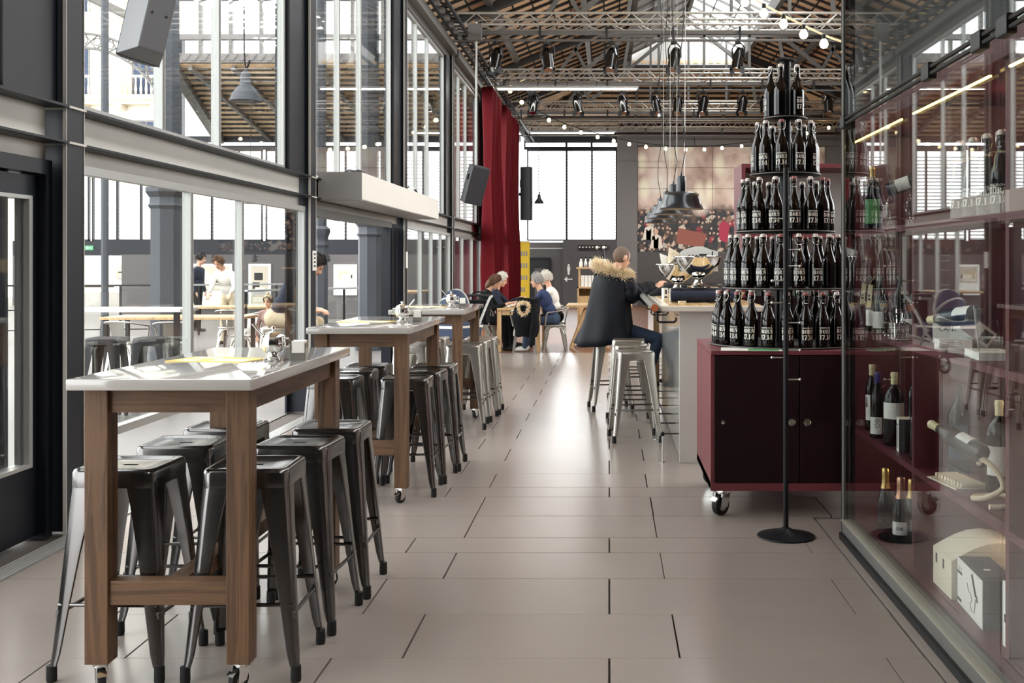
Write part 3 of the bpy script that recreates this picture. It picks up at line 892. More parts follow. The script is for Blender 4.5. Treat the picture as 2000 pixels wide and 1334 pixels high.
# dark red valance curtain along the end wall head
va = thing('valance_curtain', 'dark red gathered valance curtain across the head of the end wall', 'curtain', (0, END - .7, 5.95))
r0 = [[(0.3 + i * .045, math.sin(i * 1.9) * .06, z) for i in range(172)] for z in (0, .42)]
m = MB(); m.loft(r0, closed=False)
o = m.build('cloth', 'curtain_dark', va, 60); sd = o.modifiers.new('thick', 'SOLIDIFY'); sd.thickness = .006
MB().cyl((.2, 0, .52), (8.1, 0, .52), .02, n=8).build('rail', 'aluminium', va)
for i in range(40): MB().box((.35 + i * .19, -.02, .41), (.38 + i * .19, .02, .5)).build('glider', 'sign_white', va)

# ================================================================== STOOLS
def leg_mesh(matname):
    """one pressed-metal corner leg, outer corner towards +x +y; wide at the top, narrow at the foot, hollow inside"""
    m = MB(); rings = []; inner = []
    for z, c, a in ((0.705, .152, .098), (.62, .160, .085), (.45, .174, .066), (.25, .190, .048), (.10, .202, .036), (.055, .2055, .027)):
        r = min(.03, a * .75)
        pts = [(c - a, c)]
        for k in range(5):
            t = PI / 2 * (1 - k / 4)
            pts.append((c - r + r * math.cos(t), c - r + r * math.sin(t)))
        pts.append((c, c - a))
        q = 0.004
        rings.append([(x, y, z) for x, y in pts] + [(x - q, y - q, z) for x, y in reversed(pts)])
    m.loft(rings)
    return m.mesh('leg', matname, 35)
def stool_parts(root, matname):
    key = '_stool_' + matname
    if key not in MATS:
        lm = leg_mesh(matname)
        # seat: rounded square dish with rolled rim and a slot
        m = MB(); n = 8; H = .155
        def rr(h, r, z):
            p = []
            for cx, cy_, a0 in ((h - r, h - r, 0), (-h + r, h - r, 90), (-h + r, -h + r, 180), (h - r, -h + r, 270)):
                for k in range(n):
                    a = rad(a0 + 90 * k / (n - 1)); p.append((cx + r * math.cos(a), cy_ + r * math.sin(a), z))
            return p
        m.loft([rr(.156, .036, .685), rr(.156, .036, .735), rr(.152, .036, .747), rr(.145, .034, .752), rr(.132, .032, .751), rr(.122, .03, .745), rr(.06, .02, .743)], cap=False)
        ob = [(.03 * math.cos(t) * (1.25 if abs(math.cos(t)) > .7 else 1), .012 * math.sin(t)) for t in [2 * PI * k / 32 for k in range(32)]]
        inner = rr(.06, .02, .743)
        slot = []
        for x, y, z in inner:
            l = math.hypot(x, y); slot.append((.034 * x / l, .013 * y / l, .742))
        m.loft([inner, slot, [(x, y, .70) for x, y, z in slot]], cap=False)
        m.loft([rr(.156, .036, .685), rr(.150, .034, .685), rr(.150, .034, .72)], cap=False)
        seat = m.mesh('seat', matname, 40)
        foot = MB().lathe([(.0, 0), (.017, 0), (.019, .01), (.018, .058), (0, .06)], 10, (.196, .196, 0)).mesh('rubber_foot', 'black_rubber', 40)
        rung = [MB().cyl((s_ * .182, -.182, .235), (s_ * .182, .182, .235), .0075, n=8).box((s_ * .182 - .006, -.184, .222), (s_ * .182 + .006, -.13, .248)).box((s_ * .182 - .006, .13, .222), (s_ * .182 + .006, .184, .248)).mesh('footrest_rod', 'gunmetal', 40) for s_ in (-1, 1)]
        rung2 = [MB().cyl((-.18, s_ * .18, .27), (.18, s_ * .18, .27), .0075, n=8).mesh('cross_rod', 'gunmetal', 40) for s_ in (-1, 1)]
        br = MB().bar((-.14, -.14, .672), (.14, .14, .672), .02, .006).bar((-.14, .14, .664), (.14, -.14, .664), .02, .006)
        brace = br.mesh('under_brace', matname)
        MATS[key] = (lm, seat, foot, rung, rung2, brace)
    lm, seat, foot, rung, rung2, brace = MATS[key]
    link('seat', seat, root)
    for k in range(4):
        l = link('leg', lm, root, rot=(0, 0, k * PI / 2)); link('rubber_foot', foot, l)
    for q in rung: link('footrest_rod', q, root)
    for q in rung2: link('cross_rod', q, root)
    link('under_brace', brace, root)
def stool(x, y, label, rotz=0.0, m='gunmetal', group='metal bar stools'):
    o = thing('bar_stool', label, 'stool', (x, y, 0), rotz, group)
    stool_parts(o, m)
    return o

TABY = [3.80, 6.82, 9.36]
tn = ['nearest', 'second', 'third']
rowname = ['front', 'middle', 'rear']
for t, y0 in enumerate(TABY):
    for k, dy in enumerate(((.36, .87, 1.34), (.46, .90, 1.34), (.78, 1.27, 1.74))[t]):
        stool(-1.325 + .022 * k, y0 + dy, '%s metal bar stool on the aisle side of the %s white high table' % (rowname[k], tn[t]), rad((2, -3, 1)[k]), 'gunmetal' if t < 2 else 'gunmetal_light')
        stool(-1.795 + .012 * k, y0 + dy, '%s metal bar stool on the window side of the %s white high table' % (rowname[k], tn[t]), rad((-2, 2, 0)[k]), 'gunmetal' if t < 2 else 'gunmetal_light')
for k, (x, y, r) in enumerate(((.215, 9.42, 6), (.205, 10.13, 2), (.19, 10.86, -3), (.01, 11.36, 8), (.2, 12.1, 4), (.22, 12.9, -5))):
    stool(x, y, ['metal bar stool nearest the camera at the bar counter', 'second metal bar stool along the bar counter', 'third metal bar stool along the bar counter, before the seated man',
                 'metal bar stool under the man in the parka', 'metal bar stool just beyond the man in the parka', 'farthest metal bar stool along the bar counter'][k], rad(r), 'gunmetal_light', 'metal bar stools at the bar')

# ================================================================== HIGH TABLES
def caster(parent, x, y, face=0.0, h=.095):
    key = '_caster'
    if key not in MATS:
        w = MB().lathe([(0, -.012), (.018, -.012), (.034, -.013), (.0365, -.009), (.0365, .009), (.034, .013), (.018, .012), (0, .012)], 20, (0, -.012, .0365), (1, 0, 0)).mesh('wheel', 'black_rubber', 35)
        hub = MB().cyl((-.0145, -.012, .0365), (.0145, -.012, .0365), .019, n=14).mesh('hub', 'steel_brushed', 40)
        f = MB().box((-.03, -.03, .088), (.03, .03, .095)).cyl((0, 0, .078), (0, 0, .09), .022, n=14)
        for s_ in (-1, 1):
            f.prism([(-.028, .03), (.006, .03), (.022, .08), (-.022, .08)], 0, s_ * .019 - .0015, s_ * .019 + .0015)
        f.cbox((0, -.045, .06), (.03, .018, .006), (rad(40), 0, 0))
        fk = f.mesh('caster_fork', 'chrome', 35)
        MATS[key] = (w, hub, fk)
    w, hub, fk = MATS[key]
    c = link('caster_fork', fk, parent, (x, y, 0), (0, 0, face)); link('wheel', w, c); link('hub', hub, c)
    return c
def rounded_slab(x0, y0, x1, y1, z0, z1, name, mt, parent, r=.012, bev=.008):
    p = []
    for cx, cy_, a0 in ((x1 - r, y1 - r, 0), (x0 + r, y1 - r, 90), (x0 + r, y0 + r, 180), (x1 - r, y0 + r, 270)):
        for k in range(5): a = rad(a0 + 22.5 * k); p.append((cx + r * math.cos(a), cy_ + r * math.sin(a)))
    return MB().prism(p, 2, z0, z1).build(name, mt, parent, 35, bev)
TW, TL, TH = .645, 1.44, 1.10
for t, y0 in enumerate(TABY):
    o = thing('high_table', '%s white-topped high table on wooden legs along the left side' % tn[t], 'table', (-1.545, y0, 0), 0, 'high tables')
    h = TW / 2
    rounded_slab(-h, 0, h, TL, TH - .04, TH, 'tabletop', 'tabletop', o)
    for sx in (-1, 1):
        for yy in (.07, TL - .155):
            xa = sx * (h - .075)
            l = MB().box((xa - .041, yy, .095), (xa + .041, yy + .082, TH - .04)).build('leg', 'table_wood_z', o, None, .003)
            caster(o, xa, yy + .041, (.5, -.6, 1.9, 2.6)[(sx > 0) + 2 * (yy > .5)])
        MB().box((sx * (h - .075) - .02, .152, TH - .125), (sx * (h - .075) + .02, TL - .155, TH - .04)).build('long_apron', 'table_wood_y', o)
    for yy in (.085, TL - .125):
        MB().box((-h + .116, yy, TH - .125), (h - .116, yy + .04, TH - .04)).build('short_apron', 'table_wood_x', o)
    for yy in (.08, TL - .15):
        MB().box((-h + .116, yy, .30), (h - .116, yy + .07, .385)).build('end_stretcher', 'table_wood_x', o, None, .003)
    MB().box((-.035, .15, .315), (.035, TL - .15, .375)).build('long_stretcher', 'table_wood_y', o, None, .003)

# ---- things on the tables
def sugar_pot(loc, label, flip=1):
    o = thing('sugar_pot', label, 'pot', loc, 0, 'chrome sugar pots'); o.scale = (1.12, 1.12, 1.12)
    MB().lathe([(0, 0), (.034, 0), (.036, .004), (.028, .010), (.018, .016), (.018, .022), (.032, .030), (.042, .045), (.044, .062), (.041, .080), (.0425, .086), (.040, .087), (0, .087)], 28).build('bowl', 'chrome', o, 40)
    l = MB().lathe([(.042, .087), (.036, .096), (.020, .104), (.006, .108), (.006, .112), (.010, .116), (.010, .121), (.004, .125), (0, .126)], 24).build('lid', 'chrome', o, 40)
    MB().tube([(flip * .038, 0, .078), (flip * .055, 0, .08), (flip * .062, 0, .066), (flip * .055, 0, .05), (flip * .042, 0, .048)], .0035, 8).build('handle', 'chrome', o, 40)
    MB().tube([(-flip * .015, 0, .07), (-flip * .05, -.005, .105), (-flip * .075, -.01, .135)], [.003, .0035, .004], 8).build('spoon', 'chrome', o, 40)
    return o
def napkin_box(loc, label):
    o = thing('napkin_holder', label, 'napkin holder', loc, rad(8), 'napkin holders')
    MB().box((-.03, -.045, 0), (.03, .045, .03)).box((-.03, -.045, .03), (-.027, .045, .07)).box((.027, -.045, .03), (.03, .045, .07)).build('holder', 'steel_brushed', o)
    MB().box((-.026, -.043, .03), (.026, .043, .078)).build('napkins', 'paper_white', o)
    return o
def menu_sheet(loc, label, rot):
    o = thing('paper_menu', label, 'menu', loc, rot, 'yellow paper menus')
    MB().box((-.17, -.11, 0), (.17, .11, .0012)).build('sheet', 'paper_yellow', o)
    MB().box((-.14, .03, .0012), (-.02, .08, .0018)).box((-.13, -.085, .0012), (-.05, -.03, .0018)).box((.0, -.06, .0012), (.15, .02, .0018)).build('print', 'paper_white', o)
    return o
for t, y0 in enumerate(TABY):
    f = (1, -1, 1)[t]
    px, py = ((-1.375, y0 + .74), (-1.40, y0 + .68), (-1.43, y0 + .68))[t]
    sugar_pot((px, py, TH), 'chrome sugar pot with a spoon on the %s white high table' % tn[t], f)
    napkin_box((px + .095, py + .04, TH), 'small holder of white napkins on the %s high table' % tn[t])
    menu_sheet((px - .24, py + .03, TH), 'yellow paper menu lying on the %s high table' % tn[t], rad(-14))

# ================================================================== BOTTLE SHAPES
def ring_strip(m, cx, cy_, ro, ri, a0, a1, n=10):
    vs = []; fs = []
    for k in range(n + 1):
        a = rad(a0 + (a1 - a0) * k / n)
        vs.append((cx + ro[0] * math.cos(a), cy_ + ro[1] * math.sin(a))); vs.append((cx + ri[0] * math.cos(a), cy_ + ri[1] * math.sin(a)))
    for k in range(n): fs.append((2 * k, 2 * k + 2, 2 * k + 3, 2 * k + 1))
    m.append((vs, fs))
def rect(m, x0, y0, x1, y1): m.append(([(x0, y0), (x1, y0), (x1, y1), (x0, y1)], [(0, 1, 2, 3)]))
def poly(m, *p): m.append((list(p), [tuple(range(len(p)))]))
def glyph(ch):
    """stencil fat-face letters in a box one unit high; returns shapes, width"""
    m = []
    if ch == 'B':
        rect(m, .06, 0, .30, 1); rect(m, 0, 0, .06, .05); rect(m, 0, .95, .06, 1)
        ring_strip(m, .36, .745, (.34, .255), (.09, .2), -90, 90); ring_strip(m, .36, .26, (.40, .26), (.12, .2), -90, 90); return m, .80
    if ch == 'O':
        ring_strip(m, .38, .5, (.38, .5), (.10, .44), 100, 260); ring_strip(m, .46, .5, (.38, .5), (.10, .44), -80, 80); return m, .88
    if ch == 'R':
        rect(m, .06, 0, .30, 1); rect(m, 0, 0, .06, .05); rect(m, 0, .95, .06, 1); rect(m, .3, 0, .36, .05)
        ring_strip(m, .36, .74, (.36, .26), (.10, .2), -90, 90); poly(m, (.40, .46), (.62, .46), (.82, 0), (.56, 0)); return m, .86
    if ch == 'N':
        rect(m, .08, 0, .16, 1); rect(m, 0, 0, .26, .05); poly(m, (.2, 1), (.48, 1), (.78, 0), (.52, 0)); rect(m, .70, .3, .78, 1); rect(m, .60, .95, .88, 1); return m, .90
    if ch == '1':
        rect(m, .12, 0, .38, 1); poly(m, (0, .84), (.08, .84), (.08, .98), (0, .9)); rect(m, .02, 0, .08, .05); rect(m, .42, 0, .48, .05); return m, .50
    if ch == '7':
        rect(m, 0, .72, .06, 1); rect(m, .1, .80, .62, 1); poly(m, (.36, .74), (.6, .74), (.34, 0), (.06, 0)); return m, .66
    if ch == '4':
        rect(m, .36, 0, .60, .2); rect(m, .36, .3, .60, 1); poly(m, (0, .24), (.1, .24), (.32, .8), (.32, 1)); rect(m, 0, .2, .32, .29); rect(m, .64, .2, .74, .29); return m, .76
    if ch == '.':
        ring_strip(m, .10, .1, (.10, .1), (0.0, 0.0), 0, 360, 10); return m, .22
    return m, .3
def wrapped(m, pts, faces, R, off=.0007):
    """put flat (x, z) shapes on the bottle wall facing -y; x is arc length"""
    m.add([((R + off) * math.sin(x / R), -(R + off) * math.cos(x / R), z) for x, z in pts], faces)
def print_line(m, s, h, z, R, width=None, gap=.07):
    gl = [glyph(c) for c in s]; tot = sum(g[1] for g in gl) + gap * (len(s) - 1)
    sx = (width / tot) if width else h
    x = -tot * sx / 2
    for g, w in gl:
        for vs, fs in g: wrapped(m, [(x + p[0] * sx, z + p[1] * h) for p in vs], fs, R)
        x += (w + gap) * sx
def print_text(m, s, h, z, R, width=None, bold=.02):
    vs, fs = text_geo(s, 1.0, bold)
    x0 = min(v[0] for v in vs); x1 = max(v[0] for v in vs); hh = max(v[2] for v in vs)
    sx = (width / (x1 - x0)) if width else h / hh
    wrapped(m, [((v[0] - (x0 + x1) / 2) * sx, z + v[2] * h / hh) for v in vs], fs, R)

BR = .0425
def beer_meshes():
    prof = [(0, .004), (.030, .004), (.038, 0), (.0415, .004), (BR, .012), (BR, .150), (.0415, .164), (.036, .185), (.028, .207), (.020, .232), (.0155, .258), (.0140, .285), (.0140, .288), (.0165, .290), (.0170, .300), (.0165, .309), (.013, .311), (0, .311)]
    body = MB().lathe(prof, 24).mesh('glass_body', 'bottle_brown', 40)
    sl = MB().lathe([(BR + .0003, .022), (BR + .0003, .135)], 24).mesh('sleeve', 'bottle_black', 40)
    pr = MB()
    print_line(pr, 'BORN', .024, .084, BR, .078)
    print_line(pr, '17.14', .030, .046, BR, .078)
    print_text(pr, 'BARCELONA', .0085, .113, BR, .074)
    for z, w in ((.036, .05), (.030, .03)):
        wrapped(pr, [(-w / 2, z), (w / 2, z), (w / 2, z + .0022), (-w / 2, z + .0022)], [(0, 1, 2, 3)], BR)
    prm = pr.mesh('label_print', 'print_white')
    em = MB(); sh = []
    ring_strip(sh, 0, 0, (.026, .030), (.023, .027), 0, 360, 28); ring_strip(sh, -.003, .002, (.015, .019), (.011, .015), 40, 330, 20)
    ring_strip(sh, .002, -.004, (.009, .012), (.005, .008), -60, 230, 14); poly(sh, (.002, .018), (.008, .018), (.012, -.02), (.006, -.02)); poly(sh, (-.016, .004), (-.01, .006), (.01, -.008), (.006, -.012))
    for vs, fs in sh: wrapped(em, [(-p[0], p[1] + .092) for p in vs], fs, BR)
    for z, w in ((.046, .03), (.036, .02)): wrapped(em, [(-w / 2, z), (w / 2, z), (w / 2, z + .003), (-w / 2, z + .003)], [(0, 1, 2, 3)], BR)
    em.v = [(-x, -y, z) for x, y, z in em.v]
    emm = em.mesh('emblem_print', 'print_gold')
    st = {c: MB().lathe([(0, .3105), (.0165, .311), (.0170, .314), (.0155, .326), (.012, .331), (0, .332)], 16).mesh('stopper', c, 40) for c in ('stopper', 'stopper_red')}
    w = MB()
    for s_ in (-1, 1):
        w.tube([(0, s_ * .010, .326), (.0, s_ * .021, .324), (.004, s_ * .0225, .305), (-.002, s_ * .0215, .284), (-.012, s_ * .016, .268)], .0015, 6)
    w.tube([(-.012, -.016, .268), (-.021, -.008, .264), (-.021, .008, .264), (-.012, .016, .268)], .0015, 6)
    w.tube([(.0175 * math.cos(t), .0175 * math.sin(t), .284) for t in [2 * PI * k / 14 for k in range(14)]], .0013, 5, True)
    w.v = [(y, x, z) for x, y, z in w.v]
    wm = w.mesh('wire_bail', 'wire', 40)
    return body, sl, prm, emm, st, wm
BEER = beer_meshes()
def beer(loc, rotz, label, group, red=False, emblem=False):
    o = thing('beer_bottle', label, 'bottle', loc, rotz, group)
    body, sl, prm, emm, st, wm = BEER
    b = link('glass_body', body, o); link('sleeve', sl, b)
    if emblem: link('emblem_print', emm, o, rot=(0, 0, PI))
    else: link('label_print', prm, o)
    s_ = link('stopper', st['stopper_red' if red else 'stopper'], o); link('wire_bail', wm, s_)
    return o

# ================================================================== RED CART AND BOTTLE TOWER
CX, CY = 1.12, 7.06
cart = thing('red_cart', 'burgundy cupboard on casters carrying the tower of beer bottles', 'cabinet', (CX, CY, 0))
cw, cd = .52, .53
MB().box((-cw, -cd + .02, .155), (-cw + .022, cd, .955)).build('side_panel', 'burgundy_lit', cart)
MB().box((cw - .022, -cd + .02, .155), (cw, cd, .955)).build('side_panel', 'burgundy_lit', cart)
MB().box((-cw, -cd, .155), (cw, cd, .20)).build('base_board', 'burgundy_lit', cart)
MB().box((-cw, -cd, .955), (cw, cd, .98)).build('top_board', 'burgundy_lit', cart, None, .003)
MB().box((-cw + .022, cd - .02, .2), (cw - .022, cd, .955)).build('back_panel', 'burgundy_lit', cart)
for s_ in (-1, 1):
    a, b = sorted((s_ * .003, s_ * (cw - .02)))
    dr = MB().box((a, -cd - .002, .205), (b, -cd + .018, .95)).build('door', 'burgundy_shaded', cart, None, .002)
    kb = MB().lathe([(0, 0), (.021, 0), (.023, .004), (.022, .008), (.017, .009), (.015, .005), (.006, .005), (.006, .012), (0, .012)], 20, (s_ * .045, -cd - .002, .56), (0, -1, 0)).build('finger_knob', 'steel_brushed', dr, 40)
kb = MB().lathe([(0, 0), (.011, 0), (.011, .006), (.004, .009), (0, .009)], 14, (-.45, -cd - .002, .56), (0, -1, 0)).build('lock', 'chrome', cart, 40)
kb = MB().lathe([(0, 0), (.011, 0), (.011, .006), (.004, .009), (0, .009)], 14, (.45, -cd - .002, .56), (0, -1, 0)).build('lock', 'chrome', cart, 40)
for sx in (-1, 1):
    for sy in (-1, 1):
        c = caster(cart, sx * (cw - .075), sy * (cd - .07), .5 + sx * .4 + sy); c.scale = (1.55, 1.55, 1.64)
fl = thing('paper_leaflet', 'pale green and white leaflet sheets sticking out under the bottle tower', 'leaflet', (CX - .25, CY - .42, .981), rad(-6))
MB().box((-.2, -.13, 0), (.16, .1, .002)).build('sheet', 'paper_white', fl)
MB().box((-.04, -.125, .002), (.14, .0, .0028)).build('print', 'label_green', fl)

tiers = [(.475, .992, 24, .424), (.398, 1.345, 20, .348), (.314, 1.70, 15, .265), (.223, 2.062, 10, .175), (.139, 2.42, 5, .092)]
tw = thing('bottle_tower', 'black round tiered stand filled with beer bottles on the red cart', 'display stand', (CX, CY, 0))
for r, z, n, rb in tiers:
    d_ = MB().lathe([(0, z - .012), (r - .006, z - .012), (r, z - .008), (r, z - .002), (r - .004, z), (0, z)], 48).build('disc_shelf', 'steel_black', tw, 35)
    MB().tube([((r - .002) * math.cos(t), (r - .002) * math.sin(t), z - .004) for t in [2 * PI * k / 48 for k in range(48)]], .004, 6, True).build('rim_wire', 'iron_grey', d_, 40)
MB().cyl((0, 0, .992), (0, 0, 2.78), .036, n=20).build('centre_post', 'steel_black', tw, 40)
MB().lathe([(0, 2.78), (.062, 2.78), (.066, 2.786), (.06, 2.796), (0, 2.80)], 24).build('post_cap', 'steel_black', tw, 40)
MB().box((-.05, .02, .992), (.05, .12, 2.06)).build('post_box', 'steel_black', tw)
ORD = ['first', 'second', 'third', 'fourth', 'fifth', 'sixth', 'seventh', 'eighth', 'ninth', 'tenth', 'eleventh', 'twelfth', 'thirteenth', 'fourteenth']
tl = ['lowest', 'second', 'third', 'fourth', 'topmost']
for k, (r, z, n, rb) in enumerate(tiers):
    angs = sorted([((2 * PI * (i + (.5, .25, 0.1, .55, .62)[k]) / n) + PI) % (2 * PI) - PI for i in range(n)])
    front = [i for i in range(n) if math.cos(angs[i]) > .12]
    front.sort(key=lambda i: math.sin(angs[i]))
    for i in range(n):
        a = angs[i]
        if i in front: lab_ = 'dark swing-top beer bottle, %s from the left on the front of the %s tier' % (ORD[front.index(i)], tl[k]); grp_ = 'bottles on the front of the %s tier' % tl[k]
        else: lab_ = 'dark swing-top beer bottle at the back of the %s tower tier' % tl[k]; grp_ = 'bottles at the back of the %s tier' % tl[k]
        x, y = CX + rb * math.sin(a), CY - rb * math.cos(a)
        emb = (k == 1 and i in front and front.index(i) in (6, 7)) or (k == 4 and i in front and front.index(i) == 0)
        rz_ = a + (rng.uniform(-.12, .12)) + (PI if emb else 0)
        o = beer((x, y, z), rz_, lab_, grp_, rng.random() < (.55 if k == 0 else .1), emb)

# ---- stanchion with pegs in front of the tower
sp_ = thing('peg_stand', 'slim black floor stand with round base in front of the bottle tower', 'stand', (.967, 6.07, 0))
MB().lathe([(0, 0), (.150, 0), (.157, .004), (.155, .009), (.09, .022), (.035, .040), (.022, .05), (0, .05)], 40).build('round_base', 'steel_black', sp_, 35)
MB().cyl((0, 0, .05), (0, 0, 2.02), .0145, n=16).build('pole', 'steel_black', sp_, 40)
for k, (z, s_) in enumerate(((1.02, 1), (1.17, 1), (1.28, -1), (1.40, -1), (1.48, 1), (1.57, 1), (1.74, -1), (.86, 1), (.98, -1))):
    p = MB().cyl((s_ * .012, -.004, z), (s_ * .072, -.004, z), .004, n=8).build('peg', 'steel_brushed', sp_, 40)
    MB().ball((s_ * .076, -.004, z), .0085, 10, 6).build('peg_ball', 'chrome', p, 60)

# ================================================================== BAR
bar = thing('bar_counter', 'long white bar counter with pale wooden top on the right of the aisle', 'bar counter', (0, 0, 0))
BY0, BY1 = 8.30, 15.3
MB().box((.525, BY0, 0.0), (1.05, BY0 + .05, 1.135)).build('end_panel', 'bar_end', bar, None, .003)
for k in range(5):
    a = BY0 + .05 + k * 1.39
    MB().box((.535, a, .02), (.57, a + 1.385, 1.135)).build('front_panel', 'bar_front', bar)
MB().box((.57, BY0 + .05, 0), (1.05, BY1, .1)).box((1.0, BY0 + .05, .1), (1.05, BY1, 1.135)).build('carcass', 'wall_dark', bar)
MB().box((.385, BY0 - .06, 1.135), (1.15, BY1, 1.178)).build('worktop_slab', 'marble_edge', bar, None, .008)
MB().box((.44, BY0 - .02, 1.178), (1.13, BY1 - .02, 1.186)).build('wood_inlay', 'bar_top', bar)
MB().box((.46, BY0 + 3.2, 0), (.52, BY0 + 3.3, 1.135)).build('wood_post', 'light_wood', bar)
rl = thing('bar_rail', 'dark round handrail on brackets along the front edge of the bar counter', 'rail', (0, 0, 0))
MB().cyl((.335, BY0 - .1, 1.165), (.335, BY1, 1.165), .026, n=16).build('rail_tube', 'iron_grey', rl, 40)
MB().cyl((.335, BY0 - .112, 1.165), (.335, BY0 - .1, 1.165), .028, n=16).build('end_cap', 'orange_leather', rl, 40)
for k in range(12):
    y = BY0 + .1 + k * .58
    MB().box((.335, y - .012, 1.126), (.42, y + .012, 1.134)).cyl((.335, y, 1.135), (.335, y, 1.15), .01, n=8).build('bracket', 'steel_black', rl)
for k in range(5):
    y = BY0 + .03 + (0, .09, 1.2, 2.4, 3.6)[k]
    o = thing('bag_hook', ['nearest', 'second', 'third', 'fourth', 'farthest'][k] + ' black wire bag hook under the bar counter edge', 'hook', (.36, y, 1.135), 0, 'bag hooks under the bar')
    MB().tube([(0, 0, -.008), (0, 0, -.07), (.02, 0, -.085), (.13, 0, -.085), (.145, 0, -.07), (.145, 0, -.05)], .006, 8).build('hook_wire', 'steel_black', o, 40)
    MB().box((-.012, -.015, -.012), (.03, .015, 0)).build('hook_plate', 'steel_black', o)
fr = thing('foot_rail', 'low steel foot rail on thin posts along the bar', 'foot rail', (0, 0, 0))
MB().cyl((.40, BY0 + .02, .215), (.40, BY1, .215), .0125, n=10).build('rail_tube', 'steel_brushed', fr, 40)
for k in range(13):
    y = BY0 + .03 + k * .55
    MB().cyl((.40, y, .215), (.532, y, .215), .006, n=6).build('wall_strut', 'steel_black', fr)
    if k % 2 == 0:
        p = MB().cyl((.40, y, 0), (.40, y, .215), .006, n=8).build('post', 'steel_brushed', fr, 40)
        MB().cyl((.40, y, 0), (.40, y, .006), .024, n=14).build('post_plate', 'steel_brushed', p, 40)
MB().ball((.40, BY0 + .02, .215), .018, 12, 8).build('end_ball', 'steel_black', fr, 60)

def footed_bowl(loc, R, label, sc_=1.0, paper=False):
    o = thing('champagne_bowl', label, 'bowl', loc, 0, 'footed ice bowls')
    s_ = R / .20
    pr = [(0, 0), (.095, 0), (.098, .004), (.09, .012), (.06, .02), (.038, .045), (.03, .065), (.045, .08), (.06, .088)]
    MB().lathe([(r * s_, z * s_) for r, z in pr] + [(.0, .088 * s_)], 32).build('foot', 'chrome', o, 40)
    b = [(0, .088), (.05, .09), (.10, .115), (.145, .155), (.178, .205), (.192, .25), (.203, .254), (.203, .260), (.190, .258), (.172, .205), (.14, .16), (.09, .122), (0, .10)]
    MB().lathe([(r * s_, z * s_) for r, z in b], 40).build('bowl', 'chrome', o, 40)
    MB().tube([(.205 * s_ * math.cos(t), .205 * s_ * math.sin(t), .257 * s_) for t in [2 * PI * k / 40 for k in range(40)]], .005, 6, True).build('rim', 'chrome', o, 40)
    return o
footed_bowl((.72, 8.93, 1.298), .195, 'large chrome footed bowl on the folded jacket at the bar end')
ri = thing('wooden_riser', 'small wooden block under the farther chrome bowl on the bar', 'riser', (.60, 9.75, 1.186))
MB().box((-.13, -.13, 0), (.13, .13, .05)).build('block', 'light_wood', ri, None, .004)
MB().box((-.12, -.12, .05), (.12, .12, .06)).build('pad', 'cloth_black', ri)
footed_bowl((.60, 9.75, 1.247), .185, 'chrome footed bowl filled with crumpled paper, farther along the bar')
def crumple(c, r, n, seed, name, parent, mt):
    q = random.Random(seed); m = MB()
    for k in range(n):
        a = q.uniform(0, 2 * PI); l = q.uniform(0, r * .6)
        p = (c[0] + l * math.cos(a), c[1] + l * math.sin(a), c[2] + q.uniform(0, .05))
        m.cbox(p, (q.uniform(.1, .18), q.uniform(.08, .15), .002), (q.uniform(-.9, .9), q.uniform(-.9, .9), q.uniform(0, 3)))
    return m.build(name, mt, parent)
pb = thing('newspaper_bundle', 'white newspapers and menus standing up inside the large chrome bowl', 'newspaper', (.72, 8.93, 1.43))
for k in range(5):
    pts = [(-.14 + .02 * k, 0), (.15 - .01 * k, 0), (.15 - .012 * k, .16), (.09, .175), (.03, .2), (-.03, .2), (-.12, .175), (-.15, .15)]
    MB().prism(pts, 1, -.06 + k * .025, -.058 + k * .025).build('sheet', 'paper_white', pb)
pm_ = MB()
for k in range(4): pm_.box((-.09 + k * .03, -.0615, .05), (-.07 + k * .03, -.0605, .13))
pm_.box((.1, -.0615, .09), (.11, -.0605, .16)).box((.0, -.0615, .1), (.06, -.0605, .14)).build('newsprint', 'print_dark', pb)
cp = thing('crumpled_paper', 'crumpled white paper wrapping inside the farther chrome bowl', 'paper', (.60, 9.75, 1.45))
crumple((0, 0, .02), .17, 26, 3, 'wrapping', cp, 'paper_white'); crumple((0, 0, .05), .1, 8, 5, 'wrapping_edge', cp, 'cream_box')
# folded dark jacket under the bowl
jk = thing('folded_jacket', 'dark navy jacket rolled up under the chrome bowl on the bar', 'jacket', (.74, 8.93, 1.188))
rings = []
for i in range(11):
    x = -.24 + i * .055
    w = .13 + .035 * math.sin(i * .5); hgt = .104 + .004 * math.sin(i * 1.3)
    rings.append([(x, w * math.cos(t), .002 + hgt * (.5 + .5 * max(-1, min(1, 1.35 * math.sin(t)))) ) for t in [2 * PI * k / 20 for k in range(20)]])
MB().loft(rings).build('rolled_body', 'parka', jk, 60)
sl = []
for i in range(8):
    x = -.25 + i * .012; r = .058 - .001 * i
    sl.append([(x, -.19 + r * .9 * math.cos(t), .046 + r * .75 * math.sin(t)) for t in [2 * PI * k / 20 for k in range(20)]])
for i in range(10):
    x = -.154 + i * .045; r = .05
    sl.append([(x, -.19 + r * 1.0 * math.cos(t), .046 + r * .85 * math.sin(t) + .004 * math.sin(i * 2)) for t in [2 * PI * k / 20 for k in range(20)]])
inn = [[(p[0], -.19 + (p[1] + .19) * .86, .046 + (p[2] - .046) * .82) for p in r] for r in sl[:6]]
MB().loft(list(reversed(inn)) + sl, cap=False).build('sleeve', 'cloth_navy', jk, 60)
MB().cbox((-.17, -.245, .006), (.06, .02, .012), (0, 0, .4)).build('cuff_lining', 'cream_box', jk)
